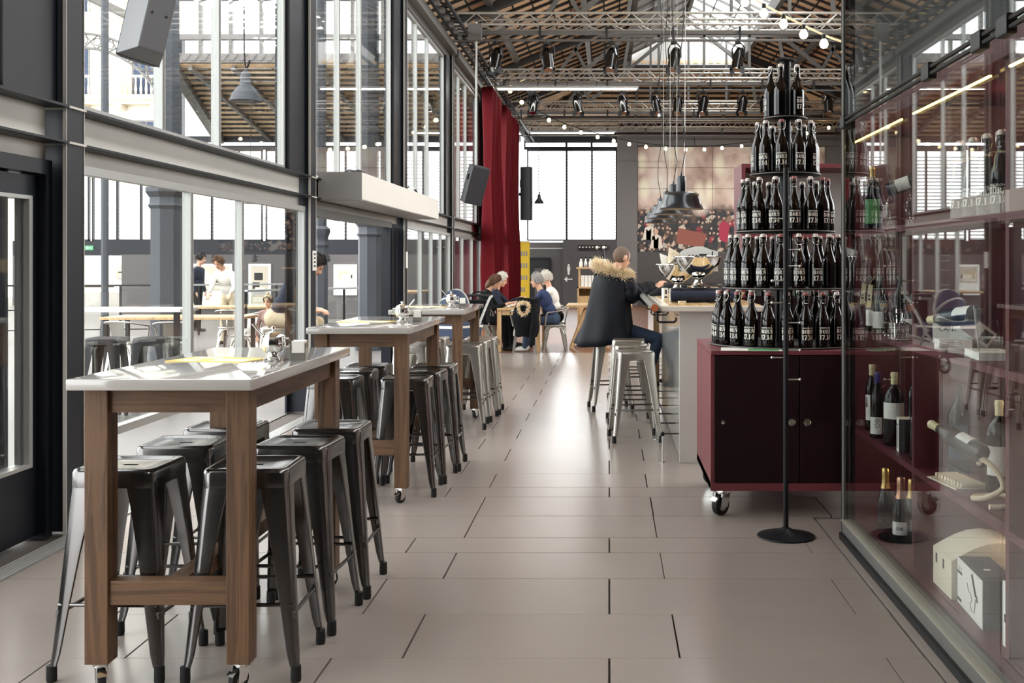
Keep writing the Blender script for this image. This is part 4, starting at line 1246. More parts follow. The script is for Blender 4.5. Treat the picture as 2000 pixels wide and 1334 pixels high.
# glasses, menus and the small case on the bar
for k, (x, y) in enumerate(((.52, 9.18), (.57, 9.23), (.47, 9.36))):
    o = thing('number_block', ['white numbered table block nearest the bar edge', 'white numbered table block beside the chrome bowl foot', 'white numbered table block behind the other two'][k], 'block', (x, y, 1.186), rad(10 * k))
    MB().box((-.022, -.022, 0), (.022, .022, .10)).build('block', 'paper_white', o, None, .002)
    pm2 = MB().box((-.008, -.0226, .05), (.008, -.0222, .085)).box((-.014, -.0226, .018), (.014, -.0222, .03)); pm2.build('number_print', 'print_dark', o)
o = thing('glass_case', 'small glass display case on the bar behind the chrome bowl', 'display case', (.80, 9.35, 1.186))
g = MB()
for a, b in (((-.2, -.15, 0), (-.195, .15, .13)), ((.195, -.15, 0), (.2, .15, .13)), ((-.2, -.15, 0), (.2, -.145, .13))): g.box(a, b)
g.build('pane', 'pane_glass', o)
MB().box((-.21, -.16, .13), (.21, .16, .138)).build('lid', 'pane_glass', o)
g = MB()
for sx in (-1, 1):
    for sy in (-1, 1): g.box((sx * .2 - .006, sy * .15 - .006, 0), (sx * .2 + .006, sy * .15 + .006, .13))
g.build('corner_post', 'iron_grey', o)
MB().box((-.15, -.1, .005), (.1, .1, .06)).build('tray_contents', 'stroller_blue', o)
for k in range(2):
    o = thing('bread_basket', ['basket of bread rolls on the bar behind the glass case', 'basket of bread rolls beside the beer tower on the bar'][k], 'basket', (.90 + k * .13, 9.85 - k * .5, 1.186))
    MB().lathe([(0, 0), (.08, 0), (.11, .06), (.115, .065), (.1, .06), (.075, .01), (0, .01)], 20).build('basket', 'cloth_beige', o, 40)
    for q in range(5): MB().ball((.045 * math.cos(q * 1.26), .045 * math.sin(q * 1.26), .07), (.04, .034, .03), 10, 7).build('bread_roll', 'terracotta', o, 60)
dj = thing('draped_jacket', 'dark jacket lying over the far edge of the bar counter', 'jacket', (.58, 10.7, 1.186))
rings = []
for i in range(9):
    t = i / 8; x = -.2 + .5 * t; hgt = .02 + .07 * math.sin(t * PI) + .06 * t
    rings.append([(x, .2 * math.cos(a) * (1 - .2 * t), max(0, hgt * math.sin(a))) for a in [PI * k / 14 for k in range(15)]])
MB().loft(rings, closed=False, cap=False).build('cloth', 'cloth_black', dj, 60)

# red shelf unit with spirits behind the tower
hs = thing('red_hutch', 'burgundy framed open shelf unit with bottles behind the beer tower', 'shelf unit', (1.17, 9.8, 0))
W_, D_ = 1.25, .6
MB().box((0, 0, 1.19), (.035, D_, 2.34)).build('side_panel', 'burgundy_lit', hs)
MB().box((W_ - .035, 0, 1.19), (W_, D_, 2.34)).build('side_panel', 'burgundy_lit', hs)
MB().box((0, 0, 2.34), (W_, D_, 2.375)).build('top_board', 'burgundy_lit', hs)
MB().box((.035, 0, 1.72), (W_ - .035, D_, 1.75)).build('shelf_board', 'burgundy_lit', hs)
MB().box((0, 0, 0), (W_, D_, 1.19)).build('base_cupboard', 'burgundy_shaded', hs)
MB().box((.035, D_ - .02, 1.19), (W_ - .035, D_, 2.34)).build('back_panel', 'white_paint', hs)
def wine_mesh(R=.0375, H=.31, neck=.0145, sh=.195):
    k = H / .31
    return [(0, .006), (R * .7, .004), (R * .93, 0), (R, .006), (R, sh * k), (R * .94, (sh + .014) * k), (R * .7, (sh + .036) * k), (neck + .004, (sh + .058) * k), (neck, (sh + .075) * k), (neck, .29 * k), (neck + .0015, .295 * k), (neck + .0015, .306 * k), (0, .31 * k)]
WINE = {}
def wine(loc, label, R=.0375, H=.31, glass='bottle_black', cap='cap_cream', lab='paper_white', lz=(.05, .13), arc=1.0, rotz=0.0, group=None, capz=.225, name='wine_bottle', printed_=None, rot=None):
    o = thing(name, label, 'bottle', loc, rotz, group)
    if rot: o.rotation_euler = rot
    pr = wine_mesh(R, H)
    MB().lathe(pr, 28).build('glass_body', glass, o, 40)
    k = H / .31
    if cap: MB().lathe([(.0155 + .0012, capz * k * 1.0 + .035 * k), (.0165, .29 * k), (.0185, .296 * k), (.0185, .307 * k), (.016, .3125 * k), (0, .3125 * k)], 18).build('capsule', cap, o, 40)
    if lab:
        l = MB().lathe([(R + .0006, lz[0] * k), (R + .0006, lz[1] * k)], 16, a0=-PI / 2 - arc, a1=-PI / 2 + arc).build('label_paper', lab, o, 40)
        m = MB()
        if printed_ == 'A':
            wrapped(m, [(-.03, lz[1] * k - .01), (-.024, lz[1] * k - .01), (-.02, lz[1] * k - .07), (-.034, lz[1] * k - .07)], [(0, 1, 2, 3)], R, .0012)
        elif printed_ == 'ring':
            s2 = []; ring_strip(s2, .012, .085 * k, (.012, .012), (.009, .009), 0, 360, 18); ring_strip(s2, .012, .085 * k, (.006, .006), (.003, .003), 0, 360, 14)
            ring_strip(s2, .012, .062 * k, (.012, .012), (.009, .009), 0, 360, 18)
            for vs, fs in s2: wrapped(m, vs, fs, R, .0012)
        z = (lz[0] + (lz[1] - lz[0]) * .3) * k
        for q in range(3): wrapped(m, [(-.02, z + q * .006), (.004 + .005 * q, z + q * .006), (.004 + .005 * q, z + q * .006 + .002), (-.02, z + q * .006 + .002)], [(0, 1, 2, 3)], R, .0012)
        m.build('label_print', 'print_dark', l)
    return o
for k in range(4):
    wine((1.28 + k * .13, 10.05, 1.751), ['green bottle at the left end of the red shelf unit', 'second green bottle on the red shelf unit behind the tower', 'third bottle on the red shelf unit behind the tower', 'fourth bottle on the red shelf unit behind the tower'][k], glass=('bottle_green', 'bottle_green', 'bottle_black', 'bottle_green')[k], cap='cap_cream', group='spirits on the red shelf unit')
for k in range(6):
    wine((1.26 + k * .15, 10.0, 1.195), 'bottle standing on the base cupboard of the red shelf unit', glass=('bottle_green', 'bottle_black', 'bottle_brown')[k % 3], group='bottles on the base of the red shelf unit')
wine((1.92, 9.95, 1.751), 'squat clear spirit bottle with black label at the right of the red shelf unit', R=.05, H=.27, glass='steel_brushed', cap='black_gloss', lab='print_black', group=None)

# ---- pendant lamps above the bar
for k, y in enumerate((10.07, 11.15, 12.25, 13.6)):
    lb = ['nearest black enamel pendant lamp above the bar', 'second black enamel pendant lamp above the bar', 'third black enamel pendant lamp above the bar', 'farthest black enamel pendant lamp above the bar'][k]
    o = thing('pendant_lamp', lb, 'lamp', (.655 - .008 * k, y, 1.985), 0, 'pendant lamps over the bar')
    MB().lathe([(.2, 0), (.202, .004), (.195, .012), (.18, .06), (.165, .115), (.155, .14), (.135, .152), (.06, .158), (.052, .16)], 36).build('shade', 'lamp_black', o, 40)
    MB().lathe([(.198, .002), (.188, .012), (.174, .06), (.158, .115), (.148, .136), (.12, .146), (0, .148)], 36).build('shade_lining', 'lamp_inside', o, 40)
    MB().lathe([(.042, .158), (.042, .29), (.038, .30), (.012, .305), (.010, .33), (0, .33)], 20).build('neck', 'lamp_black', o, 40)
    q = random.Random(k)
    pts = [(0, 0, .33)]
    for z in range(1, 24):
        w = .045 * math.exp(-z / 9.0) * math.sin(z * 1.1 + k)
        pts.append((w, 0, .33 + z * .2))
    MB().tube(pts, .004, 6).build('cable', 'print_dark', o, 60)
    MB().cyl((.03, 0, .3), (.05, 0, 4.9), .0022, n=5).build('steel_wire', 'wire', o)
    l = bpy.data.lights.new('pendant_light', 'POINT'); l.energy = 14; l.color = (1, .86, .66); l.shadow_soft_size = .05
    lo = bpy.data.objects.new('pendant_light', l); COL.objects.link(lo); lo.parent = o; lo.location = (0, 0, .05)

# ================================================================== GLASS FRONT AND WINE CABINET
GX = 1.28
gw = struct('wall_glass', 'tall frameless glass front of the wine cabinet along the right of the aisle')
for a, b in ((1.2, 3.60), (3.615, 6.02)):
    MB().box((GX - .006, a, .10), (GX + .006, b, 3.9)).build('pane', 'case_glass', gw)
MB().box((GX - .03, 1.2, 0), (GX + .02, 6.03, .035)).build('floor_channel', 'steel_black', gw)
MB().box((GX - .012, 1.2, .035), (GX + .06, 6.03, .10)).build('sill_profile', 'iron_grey', gw)
MB().box((GX - .022, 1.2, .10), (GX + .03, 6.03, .105)).build('sill_strip', 'sill_grey', gw)
MB().box((GX - .012, 6.022, 0), (GX + .055, 6.06, 3.9)).build('end_post', 'steel_black', gw)
MB().box((GX - .014, 6.017, .0), (GX - .008, 6.0225, 3.9)).build('edge_strip', 'aluminium', gw)
for z in (2.235, 2.262):
    MB().cyl((GX - .03, 1.2, z), (GX - .03, 6.04, z), .009, n=8).build('track_rod', 'steel_black', gw, 40)
for y in (5.9, 4.35, 3.75, 3.5):
    MB().box((GX - .045, y - .05, 2.215), (GX - .008, y + .05, 2.28)).build('track_clamp', 'steel_black', gw, None, .006)

FX, BX = 1.40, 1.86
wc = thing('wine_cabinet', 'burgundy wine cabinet with shelves behind the tall glass', 'cabinet', (0, 0, 0))
DIV = [6.40, 5.11, 3.90, 2.70]
MB().box((BX, 2.6, .0), (BX + .03, 6.42, 2.34)).build('back_panel', 'burgundy', wc)
for y in DIV:
    MB().box((FX, y - .018, .10), (BX, y + .018, 2.30)).build('divider', 'burgundy', wc)
MB().box((GX + .08, 2.6, .0), (BX, 6.42, .10)).build('plinth', 'burgundy', wc)
MB().box((FX - .02, 2.6, 2.22), (BX, 6.42, 2.30)).build('top_board', 'burgundy', wc)
MB().box((FX - .02, 2.6, 2.30), (FX + .02, 6.42, 3.9)).build('dark_backing', 'steel_black', wc)  # dark panel added behind the upper glass so its reflections show
for i in range(3):
    a, b = DIV[i + 1] + .018, DIV[i] - .018
    for z in (.56, 1.12, 1.68):
        MB().box((FX, a, z - .03), (BX, b, z)).build('shelf', 'burgundy', wc)
    s_ = MB().box((FX - .030, a + .08, 2.170), (FX - .02, b - .08, 2.177)).build('led_strip', 'led_glow', wc)
    # warm shelf lights
    for z in (.53, 1.09, 1.65, 2.21):
        l = bpy.data.lights.new('shelf_light', 'POINT'); l.energy = 1.5 if z < 2 else 3.5; l.color = (1, .74, .50); l.shadow_soft_size = .03
        lo = bpy.data.objects.new('shelf_light', l); COL.objects.link(lo); lo.parent = wc; lo.location = (BX - .10, (a + b) / 2, z - .06)
        MB().lathe([(0, 0), (.02, 0), (.02, .008), (0, .008)], 12, (BX - .10, (a + b) / 2, z - .03 - .008)).build('shelf_downlight', 'aluminium', wc)
Z0, Z1, Z2, Z3 = .101, .561, 1.121, 1.681

# ---- bottom shelf
tray = thing('round_tray', 'round dark tray under the sparkling wine bottles on the cabinet floor', 'tray', (1.50, 5.62, Z0))
MB().lathe([(0, 0), (.125, 0), (.135, .008), (.13, .010), (.12, .005), (0, .005)], 32).build('plate', 'black_gloss', tray, 40)
def champ(loc, label, foil, lab='paper_white', H=.32):
    o = thing('champagne_bottle', label, 'bottle', loc, rad(-20))
    k = H / .32
    MB().lathe([(0, .004), (.036, .002), (.043, 0), (.0445, .006), (.0445, .12 * k), (.042, .145 * k), (.034, .18 * k), (.024, .215 * k), (.0185, .24 * k), (.0165, .3 * k), (0, .305 * k)], 26).build('glass_body', 'bottle_black', o, 40)
    MB().lathe([(.0275, .212 * k), (.0205, .24 * k), (.0195, .27 * k), (.0205, .28 * k), (.0205, .308 * k), (.0165, .317 * k), (0, .32 * k)], 20).build('foil', foil, o, 40)
    l = MB().lathe([(.0451, .035 * k), (.0451, .10 * k)], 14, a0=-PI / 2 - 1.0, a1=-PI / 2 + .8).build('label_paper', lab, o, 40)
    m = MB()
    if foil == 'foil_rose': print_text(m, 'DIE', .014, .06 * k, .0452, .034)
    wrapped(m, [(-.02, .045), (.02, .045), (.02, .048), (-.02, .048)], [(0, 1, 2, 3)], .0452); m.build('label_print', 'print_dark' if lab != 'print_black' else 'print_white', l)
    return o
champ((1.455, 5.84, Z0), 'sparkling wine bottle with gold foil and black label on the cabinet floor', 'foil_gold', 'print_black')
champ((1.462, 5.56, Z0 + .006), 'sparkling wine bottle with pinkish foil and pale label on the round tray', 'foil_rose')
champ((1.545, 5.66, Z0 + .006), 'smaller sparkling wine bottle behind the pink-foiled one on the tray', 'foil_gold', H=.29)
wine((1.52, 5.24, Z0), 'dark wine bottle beside the first divider on the cabinet floor', lab='paper_white')
# gift boxes
gb = thing('wine_gadget_box', 'white and black gift box with a printed pourer on the cabinet floor', 'box', (1.42, 4.22, Z0), rad(-3))
MB().box((0.002, 0, 0), (.13, .36, .186)).build('carton', 'dark_box', gb)
MB().box((0, 0, 0), (.002, .36, .186)).build('front_face', 'paper_white', gb)
pm3 = MB()
pm3.prism([(.075, .10), (.10, .095), (.155, .165), (.135, .178)], 0, -.0008, 0).prism([(.06, .085), (.075, .078), (.085, .10), (.07, .108)], 0, -.0008, 0).box((-.0008, .29, .125), (0, .355, .135)).box((-.0008, .30, .012), (0, .358, .026))
pm3.build('printed_bottle', 'print_dark', gb)
MB().tube([(-.001, .21, .12), (-.001, .19, .095), (-.001, .16, .09), (-.001, .14, .07), (-.001, .17, .05), (-.001, .15, .03), (-.001, .11, .03), (-.001, .10, .05), (-.001, .09, .09)], .0014, 6).build('printed_hose', 'iron_grey', gb)
m = MB(); vs, fs = text_geo('DECO', .022); m.add([(-.0009, .345 - v[0], .14 + v[2]) for v in vs], fs); m.build('printed_word', 'iron_grey', gb)
MB().box((.05, .15, .186), (.075, .17, .1865)).build('top_logo', 'print_white', gb)
cb = thing('cream_carrier', 'cream curved-top carrier box behind the gadget box', 'box', (1.42, 4.60, Z0))
p = [(0, 0), (.40, 0), (.40, .16)] + [(.40 - .40 * k / 8, .16 + .075 * math.sin(PI * k / 8)) for k in range(1, 8)] + [(0, .16)]
MB().prism([(x, z) for x, z in p], 1, 0, .26).build('carton', 'cream_box', cb, 50)
MB().box((.03, -.002, .02), (.30, 0, .15)).build('side_print', 'paper_white', cb)
MB().box((-.001, .10, .1), (0, .12, .14)).box((-.001, .2, .1), (0, .22, .14)).build('lid_slot', 'print_dark', cb)
wb_ = thing('white_carton', 'tall white carton with dark print next to the gadget box', 'box', (1.44, 3.94, Z0), rad(0))
MB().box((0, 0, 0), (.12, .12, .235)).build('carton', 'paper_white', wb_)
m = MB().box((-.001, .03, .15), (0, .07, .17)).box((-.001, .05, .09), (0, .10, .12)).box((-.001, .02, .04), (0, .05, .06)); m.build('side_print', 'print_dark', wb_)

# ---- lower middle shelf
def hang_tag(o, p, h, w=.024, t=.008):
    g_ = MB().cbox((p[0], p[1], p[2] - h / 2), (w, t, h), (.05, .1, .3)).build('hang_tag', 'cap_cream', o)
    m = MB()
    for k in range(3): m.cbox((p[0] - .001, p[1] - t / 2 - .001, p[2] - h * (.35 + .15 * k)), (w * .5, .0008, h * .08), (.05, .1, .3))
    m.cbox((p[0], p[1] - t / 2 - .001, p[2] - h * .95), (w, .0008, h * .03), (.05, .1, .3))
    m.build('tag_print', 'print_dark', g_)
    MB().tube([(p[0], p[1], p[2]), (p[0] + .01, p[1] + .01, p[2] + .03), (p[0] + .03, p[1] + .03, p[2] + .05)], .0012, 5).build('tag_string', 'rope', o)
w1 = wine((1.475, 6.22, Z1), 'tall wine bottle with a big white label marked A on the middle shelf', R=.038, H=.365, cap='cap_cream', lz=(.05, .17), printed_='A', rotz=rad(-22))
hang_tag(w1, (.045, -.05, .21), .11)
w2 = wine((1.47, 5.72, Z1), 'stout magnum bottle with a wide white label on the middle shelf', R=.055, H=.37, cap='cap_cream', lz=(.115, .185), printed_='ring', rotz=rad(-20), arc=1.15)
w3 = wine((1.44, 5.95, Z1), 'wine bottle with a ringed white label between the tall bottle and the magnum', R=.038, H=.35, cap='cap_blue', lz=(.02, .10), printed_='ring', rotz=rad(-35))
wine((1.60, 5.80, Z1), 'dark wine bottle with a blue capsule behind the magnum', R=.038, H=.385, cap='cap_blue', lab=None)
wine((1.60, 5.45, Z1), 'tall dark wine bottle at the back beside the divider', R=.04, H=.40, cap='chrome', lab=None)
bb = thing('bottle_carton', 'small black and white bottle carton in front of the magnum', 'box', (1.43, 5.47, Z1), rad(-8))
MB().box((0, 0, 0), (.09, .085, .165)).build('carton', 'black_matte', bb)
MB().box((-.002, 0, 0), (0, .085, .165)).build('side_face', 'paper_white', bb)
MB().box((0, 0, .165), (.09, .085, .168)).build('carton_lid', 'cream_box', bb)
MB().box((-.003, .03, .02), (-.002, .045, .12)).box((-.003, .02, .13), (-.002, .06, .14)).build('side_print', 'print_dark', bb)
w4 = wine((1.47, 5.28, Z1), 'wine bottle with a hanging tag right beside the divider', R=.04, H=.30, lab=None); hang_tag(w4, (-.02, -.05, .22), .13)
wine((1.57, 4.98, Z1), 'large bottle with a painted landscape label past the divider', R=.05, H=.39, cap=None, lz=(.05, .17), lab='stroller_blue', rotz=rad(-20))
wine((1.60, 4.55, Z1), 'large bottle with a plain white label behind the rope holder', R=.055, H=.37, lz=(.06, .16), rotz=rad(-20))
rh = thing('rope_bottle_holder', 'coiled pale rope bottle holder on the middle shelf', 'bottle holder', (1.50, 4.30, Z1))
pts = [(.06 + .0 * k, .0, .009) for k in range(1)]
pts = [(-.06, -.10, .012), (.0, -.10, .012), (.08, -.08, .012), (.12, 0, .012), (.10, .08, .012), (.02, .11, .012), (-.05, .09, .012), (-.07, .04, .015), (-.03, .0, .03), (.02, -.02, .07), (.0, -.01, .13), (-.04, .02, .17), (-.05, .05, .15)]
def smooth_path(p, n=6):
    P = [Vector(q) for q in p]; out = []
    for i in range(len(P) - 1):
        a, b, c, d = P[max(i - 1, 0)], P[i], P[i + 1], P[min(i + 2, len(P) - 1)]
        for k in range(n):
            t = k / n
            out.append(.5 * ((2 * b) + (c - a) * t + (2 * a - 5 * b + 4 * c - d) * t * t + (3 * b - a - 3 * c + d) * t ** 3))
    out.append(P[-1]); return out
MB().tube(smooth_path(pts), .011, 10).build('rope_coil', 'rope', rh, 60)
lb_ = wine((1.46, 4.33, Z1 + .19), 'wine bottle lying in the coiled rope holder', R=.038, H=.31, lz=(.06, .13), rot=(rad(-75), 0, rad(25)))
wt = thing('cork_tray', 'tray of pale corks and tags in front of the bottles on the middle shelf', 'tray', (1.49, 4.72, Z1), rad(8))
MB().box((-.08, -.14, 0), (.08, .14, .006)).build('plate', 'cream_box', wt)
for k in range(9): MB().cyl((-.05, -.12 + k * .03, .016), (.05, -.125 + k * .03, .016), .0095, n=10).build('cork', 'rope', wt, 40)

# ---- shelf at table height
for k, (x, y) in enumerate(((1.47, 6.18), (1.46, 5.98), (1.60, 6.1), (1.62, 5.85))):
    w = wine((x, y, Z2), ['dark wine bottle with a hanging tag, at the back of the table-height shelf', 'dark wine bottle with a hanging tag, nearer on the table-height shelf', 'dark wine bottle behind the tagged pair, far side', 'dark wine bottle behind the tagged pair, near side'][k], R=.038, H=.30, cap='black_gloss', lab='paper_white' if k < 2 else None, lz=(.03, .12), rotz=rad(-40))
    if k < 2: hang_tag(w, (-.045, -.03, .26), .12)
cs = thing('corkscrew_cup', 'metal cup bristling with corkscrews on the table-height shelf', 'corkscrews', (1.46, 5.62, Z2))
MB().lathe([(0, 0), (.04, 0), (.045, .075), (.042, .075), (.038, .005), (0, .005)], 20).build('cup', 'chrome', cs, 40)
q = random.Random(11)
for k in range(9):
    a = k * .7; d0 = Vector((.02 * math.cos(a), .02 * math.sin(a), .03)); d1 = d0 + Vector((.03 * math.cos(a), .03 * math.sin(a), .085 + q.uniform(0, .03)))
    c = MB().cyl(d0, d1, .004, n=6).build('corkscrew', 'chrome' if k % 3 else 'steel_black', cs, 40)
    MB().cyl(d1 + Vector((-.02, 0, 0)), d1 + Vector((.02, .005, 0)), .006, n=8).build('grip', 'chrome', c, 40)
dc = thing('wine_decanter', 'wide white decanter bowl on the table-height shelf by the divider', 'decanter', (1.50, 5.36, Z2))
MB().lathe([(0, 0), (.03, 0), (.032, .005), (.015, .03), (.012, .06), (.05, .085), (.075, .10), (.078, .104), (.07, .10), (.045, .088), (0, .08)], 28).build('dish', 'paper_white', dc, 40)
MB().lathe([(.012, .085), (.010, .16), (.020, .21), (.018, .21), (.008, .16), (.008, .085)], 18).build('neck', 'pane_glass', dc, 40)
for k in range(5):
    o = thing('loose_corkscrew', 'small steel bottle opener lying at the front of the table-height shelf', 'opener', (1.43 + .02 * (k % 2), 5.9 - k * .13, Z2), k * .8, 'loose openers on the shelf')
    MB().cyl((-.03, 0, .004), (.03, 0, .004), .004, n=6).build('shaft', 'chrome', o, 40); MB().ball((.032, 0, .006), .006, 8, 6).build('knob', 'chrome', o, 60)
# open white boxes with lettering
o1 = thing('open_gift_box', 'open white gift box lettered CANAL on the table-height shelf', 'box', (1.435, 4.82, Z2), rad(-4))
MB().box((0, 0, 0), (.14, .10, .045)).build('box_base', 'paper_white', o1)
MB().cbox((.07, .108, .085), (.15, .004, .125), (rad(-10), 0, 0)).build('box_lid', 'paper_white', o1)
m = MB(); vs, fs = text_geo('CANAL', .03, .0)
x1_ = max(v[0] for v in vs)
def on_lid(x, z): return (x, .1045 + (z - .085) * math.tan(rad(10)), z)
m.add([on_lid(.07 + v[0] - x1_ / 2, .075 + v[2]) for v in vs], fs); m.ball(on_lid(.07, .128), (.007, .002, .007), 10, 6); m.build('lid_lettering', 'print_dark', o1)
MB().tube([on_lid(.07 + .058 * math.cos(t), .085 + .028 * math.sin(t)) for t in [PI * k / 16 for k in range(17)]], .0008, 5).build('lid_arc', 'print_dark', o1)
m = MB()
for k in range(3): m.box((.01, -.0006, .014 + k * .008), (.09, 0, .0155 + k * .008))
m.build('side_print', 'iron_grey', o1)
o2 = thing('leaning_gift_box', 'white gift box with a dark picture leaning on the open CANAL box', 'box', (1.60, 4.86, Z2), 0)
MB().cbox((.0, 0, .082), (.15, .11, .075), (0, rad(36), 0)).build('carton', 'paper_white', o2)
MB().cbox((.032, -.056, .058), (.045, .002, .05), (0, rad(36), 0)).build('picture', 'print_dark', o2)
o3 = thing('wooden_bottle_cradle', 'white slanted board stand holding a lying bottle on the table-height shelf', 'bottle stand', (1.47, 4.30, Z2), rad(-5))
MB().box((-.04, -.02, 0), (.10, .22, .03)).build('base_board', 'paper_white', o3)
MB().cbox((.03, .125, .115), (.08, .012, .20), (rad(-25), 0, 0)).build('slanted_board', 'pane_glass', o3)
MB().cbox((-.015, .125, .115), (.004, .014, .20), (rad(-25), 0, 0)).build('board_edge', 'aluminium', o3)
wine((1.50, 4.56, Z2 + .165), 'wine bottle lying neck-down in the slanted stand', R=.039, H=.30, lz=(.0, .10), arc=1.5, rot=(rad(-97), 0, rad(20)), lab='paper_white', glass='bottle_black')

# ---- top shelf
gwb = wine((1.455, 6.12, Z3), 'wine bottle with a green label and gold cap on the top shelf', R=.045, H=.345, cap='foil_gold', lab='label_green', lz=(.03, .15), rotz=rad(-20))
wine((1.60, 5.75, Z3), 'tall dark bottle with an orange cap on the top shelf', R=.036, H=.375, cap='cap_orange', lab='paper_white', lz=(.0, .07))
ch = thing('chain_bottle_holder', 'metal chain holder carrying a tilted bottle on the top shelf', 'bottle holder', (1.46, 5.60, Z3))
pts = []
for k in range(15):
    t = k / 14; pts.append((.0 + .01 * math.sin(k * 2), .02 * math.cos(k), t * .17))
for s_ in (-.05, .05):
    for k in range(9):
        c = (s_ + .012 * math.sin(k), .0, .01 + k * .019)
        rp = [(c[0] + .008 * math.cos(t) * (1 if k % 2 else .2), c[1] + .008 * math.cos(t) * (.2 if k % 2 else 1), c[2] + .013 * math.sin(t)) for t in [2 * PI * j / 12 for j in range(12)]]
        MB().tube(rp, .0032, 6, True).build('chain_link', 'chrome', ch, 40)
MB().box((-.07, -.03, 0), (.07, .03, .006)).build('base_plate', 'steel_brushed', ch)
wine((1.40, 5.56, Z3 + .185), 'tilted wine bottle held by the chain on the top shelf', R=.037, H=.30, lz=(.05, .12), rot=(0, rad(72), rad(-30)), cap='black_gloss')
for k in range(4):
    beer((1.475 + .012 * k, 4.66 - k * .13, Z3), rad(-40), 'dark swing-top beer bottle with a tied ribbon on the cabinet top shelf', 'ribboned beer bottles in the cabinet')
    o = thing('bottle_ribbon', 'pale ribbon tied round the neck of a beer bottle in the cabinet', 'ribbon', (1.475 + .012 * k, 4.66 - k * .13, Z3), 0, 'ribbons on the cabinet beer bottles')
    MB().tube([(.019 * math.cos(t), .019 * math.sin(t), .245) for t in [2 * PI * j / 14 for j in range(14)]], .004, 6, True).build('band', 'rope', o, 40)
    MB().tube([(-.02, -.012, .245), (-.035, -.03, .22), (-.04, -.035, .17)], .003, 6).tube([(-.02, -.012, .245), (-.05, -.02, .24), (-.055, -.02, .225)], .004, 6).build('tail', 'rope', o, 40)

# ================================================================== THINGS HUNG IN THE HALL
def speaker(name, loc, rot, S, label, body, face):
    o = thing(name, label, 'speaker', loc); o.rotation_euler = rot
    w, h, d = S
    p = [(-w * .5, d * .5), (-w * .34, -d * .40), (w * .34, -d * .40), (w * .5, d * .5)]
    # cabinet: flat back towards +y, tapering sides, gently bowed front
    MB().prism([(-w * .30, -d * .5), (w * .30, -d * .5), (w * .5, d * .28), (w * .5, d * .34), (-w * .5, d * .34), (-w * .5, d * .28)], 2, 0, h).build('cabinet', body, o, None, .008)
    q = [(-w * .48, d * .345)] + [(w * .48 * math.sin(rad(a)), d * .345 + d * .16 * math.cos(rad(a))) for a in range(-80, 81, 20)] + [(w * .48, d * .345)]
    MB().prism(q, 2, .004, h - .004).build('grille', face, o, 40)
    MB().box((-w * .505, d * .275, -.002), (w * .505, d * .29, h + .002)).build('seam', 'black_matte', o)
    MB().box((-w * .06, -d * .56, h * .62), (w * .06, -d * .5, h * .76)).build('bracket_plate', 'steel_black', o)
    for zz in (.3, .5):
        for xx in (-.16, .16):
            MB().cyl((w * xx, -d * .5 - .003, h * zz), (w * xx, -d * .5 + .002, h * zz), .006, n=8).build('screw', 'black_matte', o)
    return o
sp1 = speaker('loudspeaker', (-2.19, 5.2, 2.465), (rad(-4), rad(13), rad(38)), (.20, .60, .26), 'large grey loudspeaker hanging tilted at the upper left', 'speaker_grey', 'speaker_grey')
MB().cyl((0, -.17, .43), (-.05, -.19, 1.6), .012, n=8).build('hanging_rod', 'iron_grey', sp1, 40)
sp2 = speaker('loudspeaker', (-2.56, 20.5, 2.60), (rad(-8), rad(17), rad(-60)), (.34, .70, .36), 'dark loudspeaker on a long rod in front of the red curtain', 'speaker_dark', 'speaker_dark')
inv2 = Matrix.LocRotScale(sp2.location, sp2.rotation_euler, None).inverted()
o = MB().cyl((-2.46, 20.5, 3.1), (-2.46, 20.5, 5.95), .022, n=8).build('hanging_rod', 'aluminium', sp2, 40); o.matrix_parent_inverse = inv2
o = MB().box((-2.6, 20.4, 5.6), (-2.36, 20.6, 5.9)).build('truss_clamp', 'iron_grey', sp2); o.matrix_parent_inverse = inv2
sp3 = speaker('loudspeaker', (-2.73, 36.55, 2.9), (0, 0, rad(-90)), (.35, 1.75, .4), 'tall dark column loudspeaker beside the end window', 'speaker_dark', 'speaker_dark')
MB().box((-.06, -.242, .8), (.06, -.2, .9)).build('wall_arm', 'steel_black', sp3)

# ventilation box over the open doorway
du = thing('ventilation_box', 'long pale grey ventilation box above the open doorway', 'air unit', (-2.775, 11.42, 2.15))
MB().box((-.225, 0, 0), (.225, .012, .285)).build('end_plate', 'duct_grey', du)  # end face in darker grey, its shade put into the colour
MB().box((-.225, .012, 0), (.225, 5.15, .285)).build('casing', 'duct_white', du, None, .01)
MB().box((-.21, .03, -.006), (.2, 5.12, 0)).build('grille', 'duct_grey', du)
cbx = thing('cable_bundle', 'tangle of black cables lying on the ventilation box', 'cables', (-2.85, 12.3, 2.437))
q = random.Random(5)
for k in range(9):
    ctrl = [(q.uniform(-.1, .15), q.uniform(-.55, -.3), .012), (q.uniform(-.1, .15), q.uniform(-.25, 0), q.uniform(.02, .08)), (q.uniform(-.1, .15), q.uniform(.0, .3), q.uniform(.02, .09)), (q.uniform(-.1, .15), q.uniform(.35, .6), .012)]
    MB().tube(smooth_path(ctrl, 5), .012, 6).build('cable', 'black_rubber', cbx, 60)
cb2 = thing('cable_bundle', 'short white and black cables at the far end of the ventilation box', 'cables', (-2.8, 15.3, 2.437))
for k in range(4):
    MB().tube(smooth_path([(0, -.4 + k * .1, .01), (.05, -.1, .10), (.08, .15, .09), (.12, .3 + k * .05, .01)], 6), .012, 6).build('cable', 'paper_white' if k % 2 else 'black_rubber', cb2, 60)

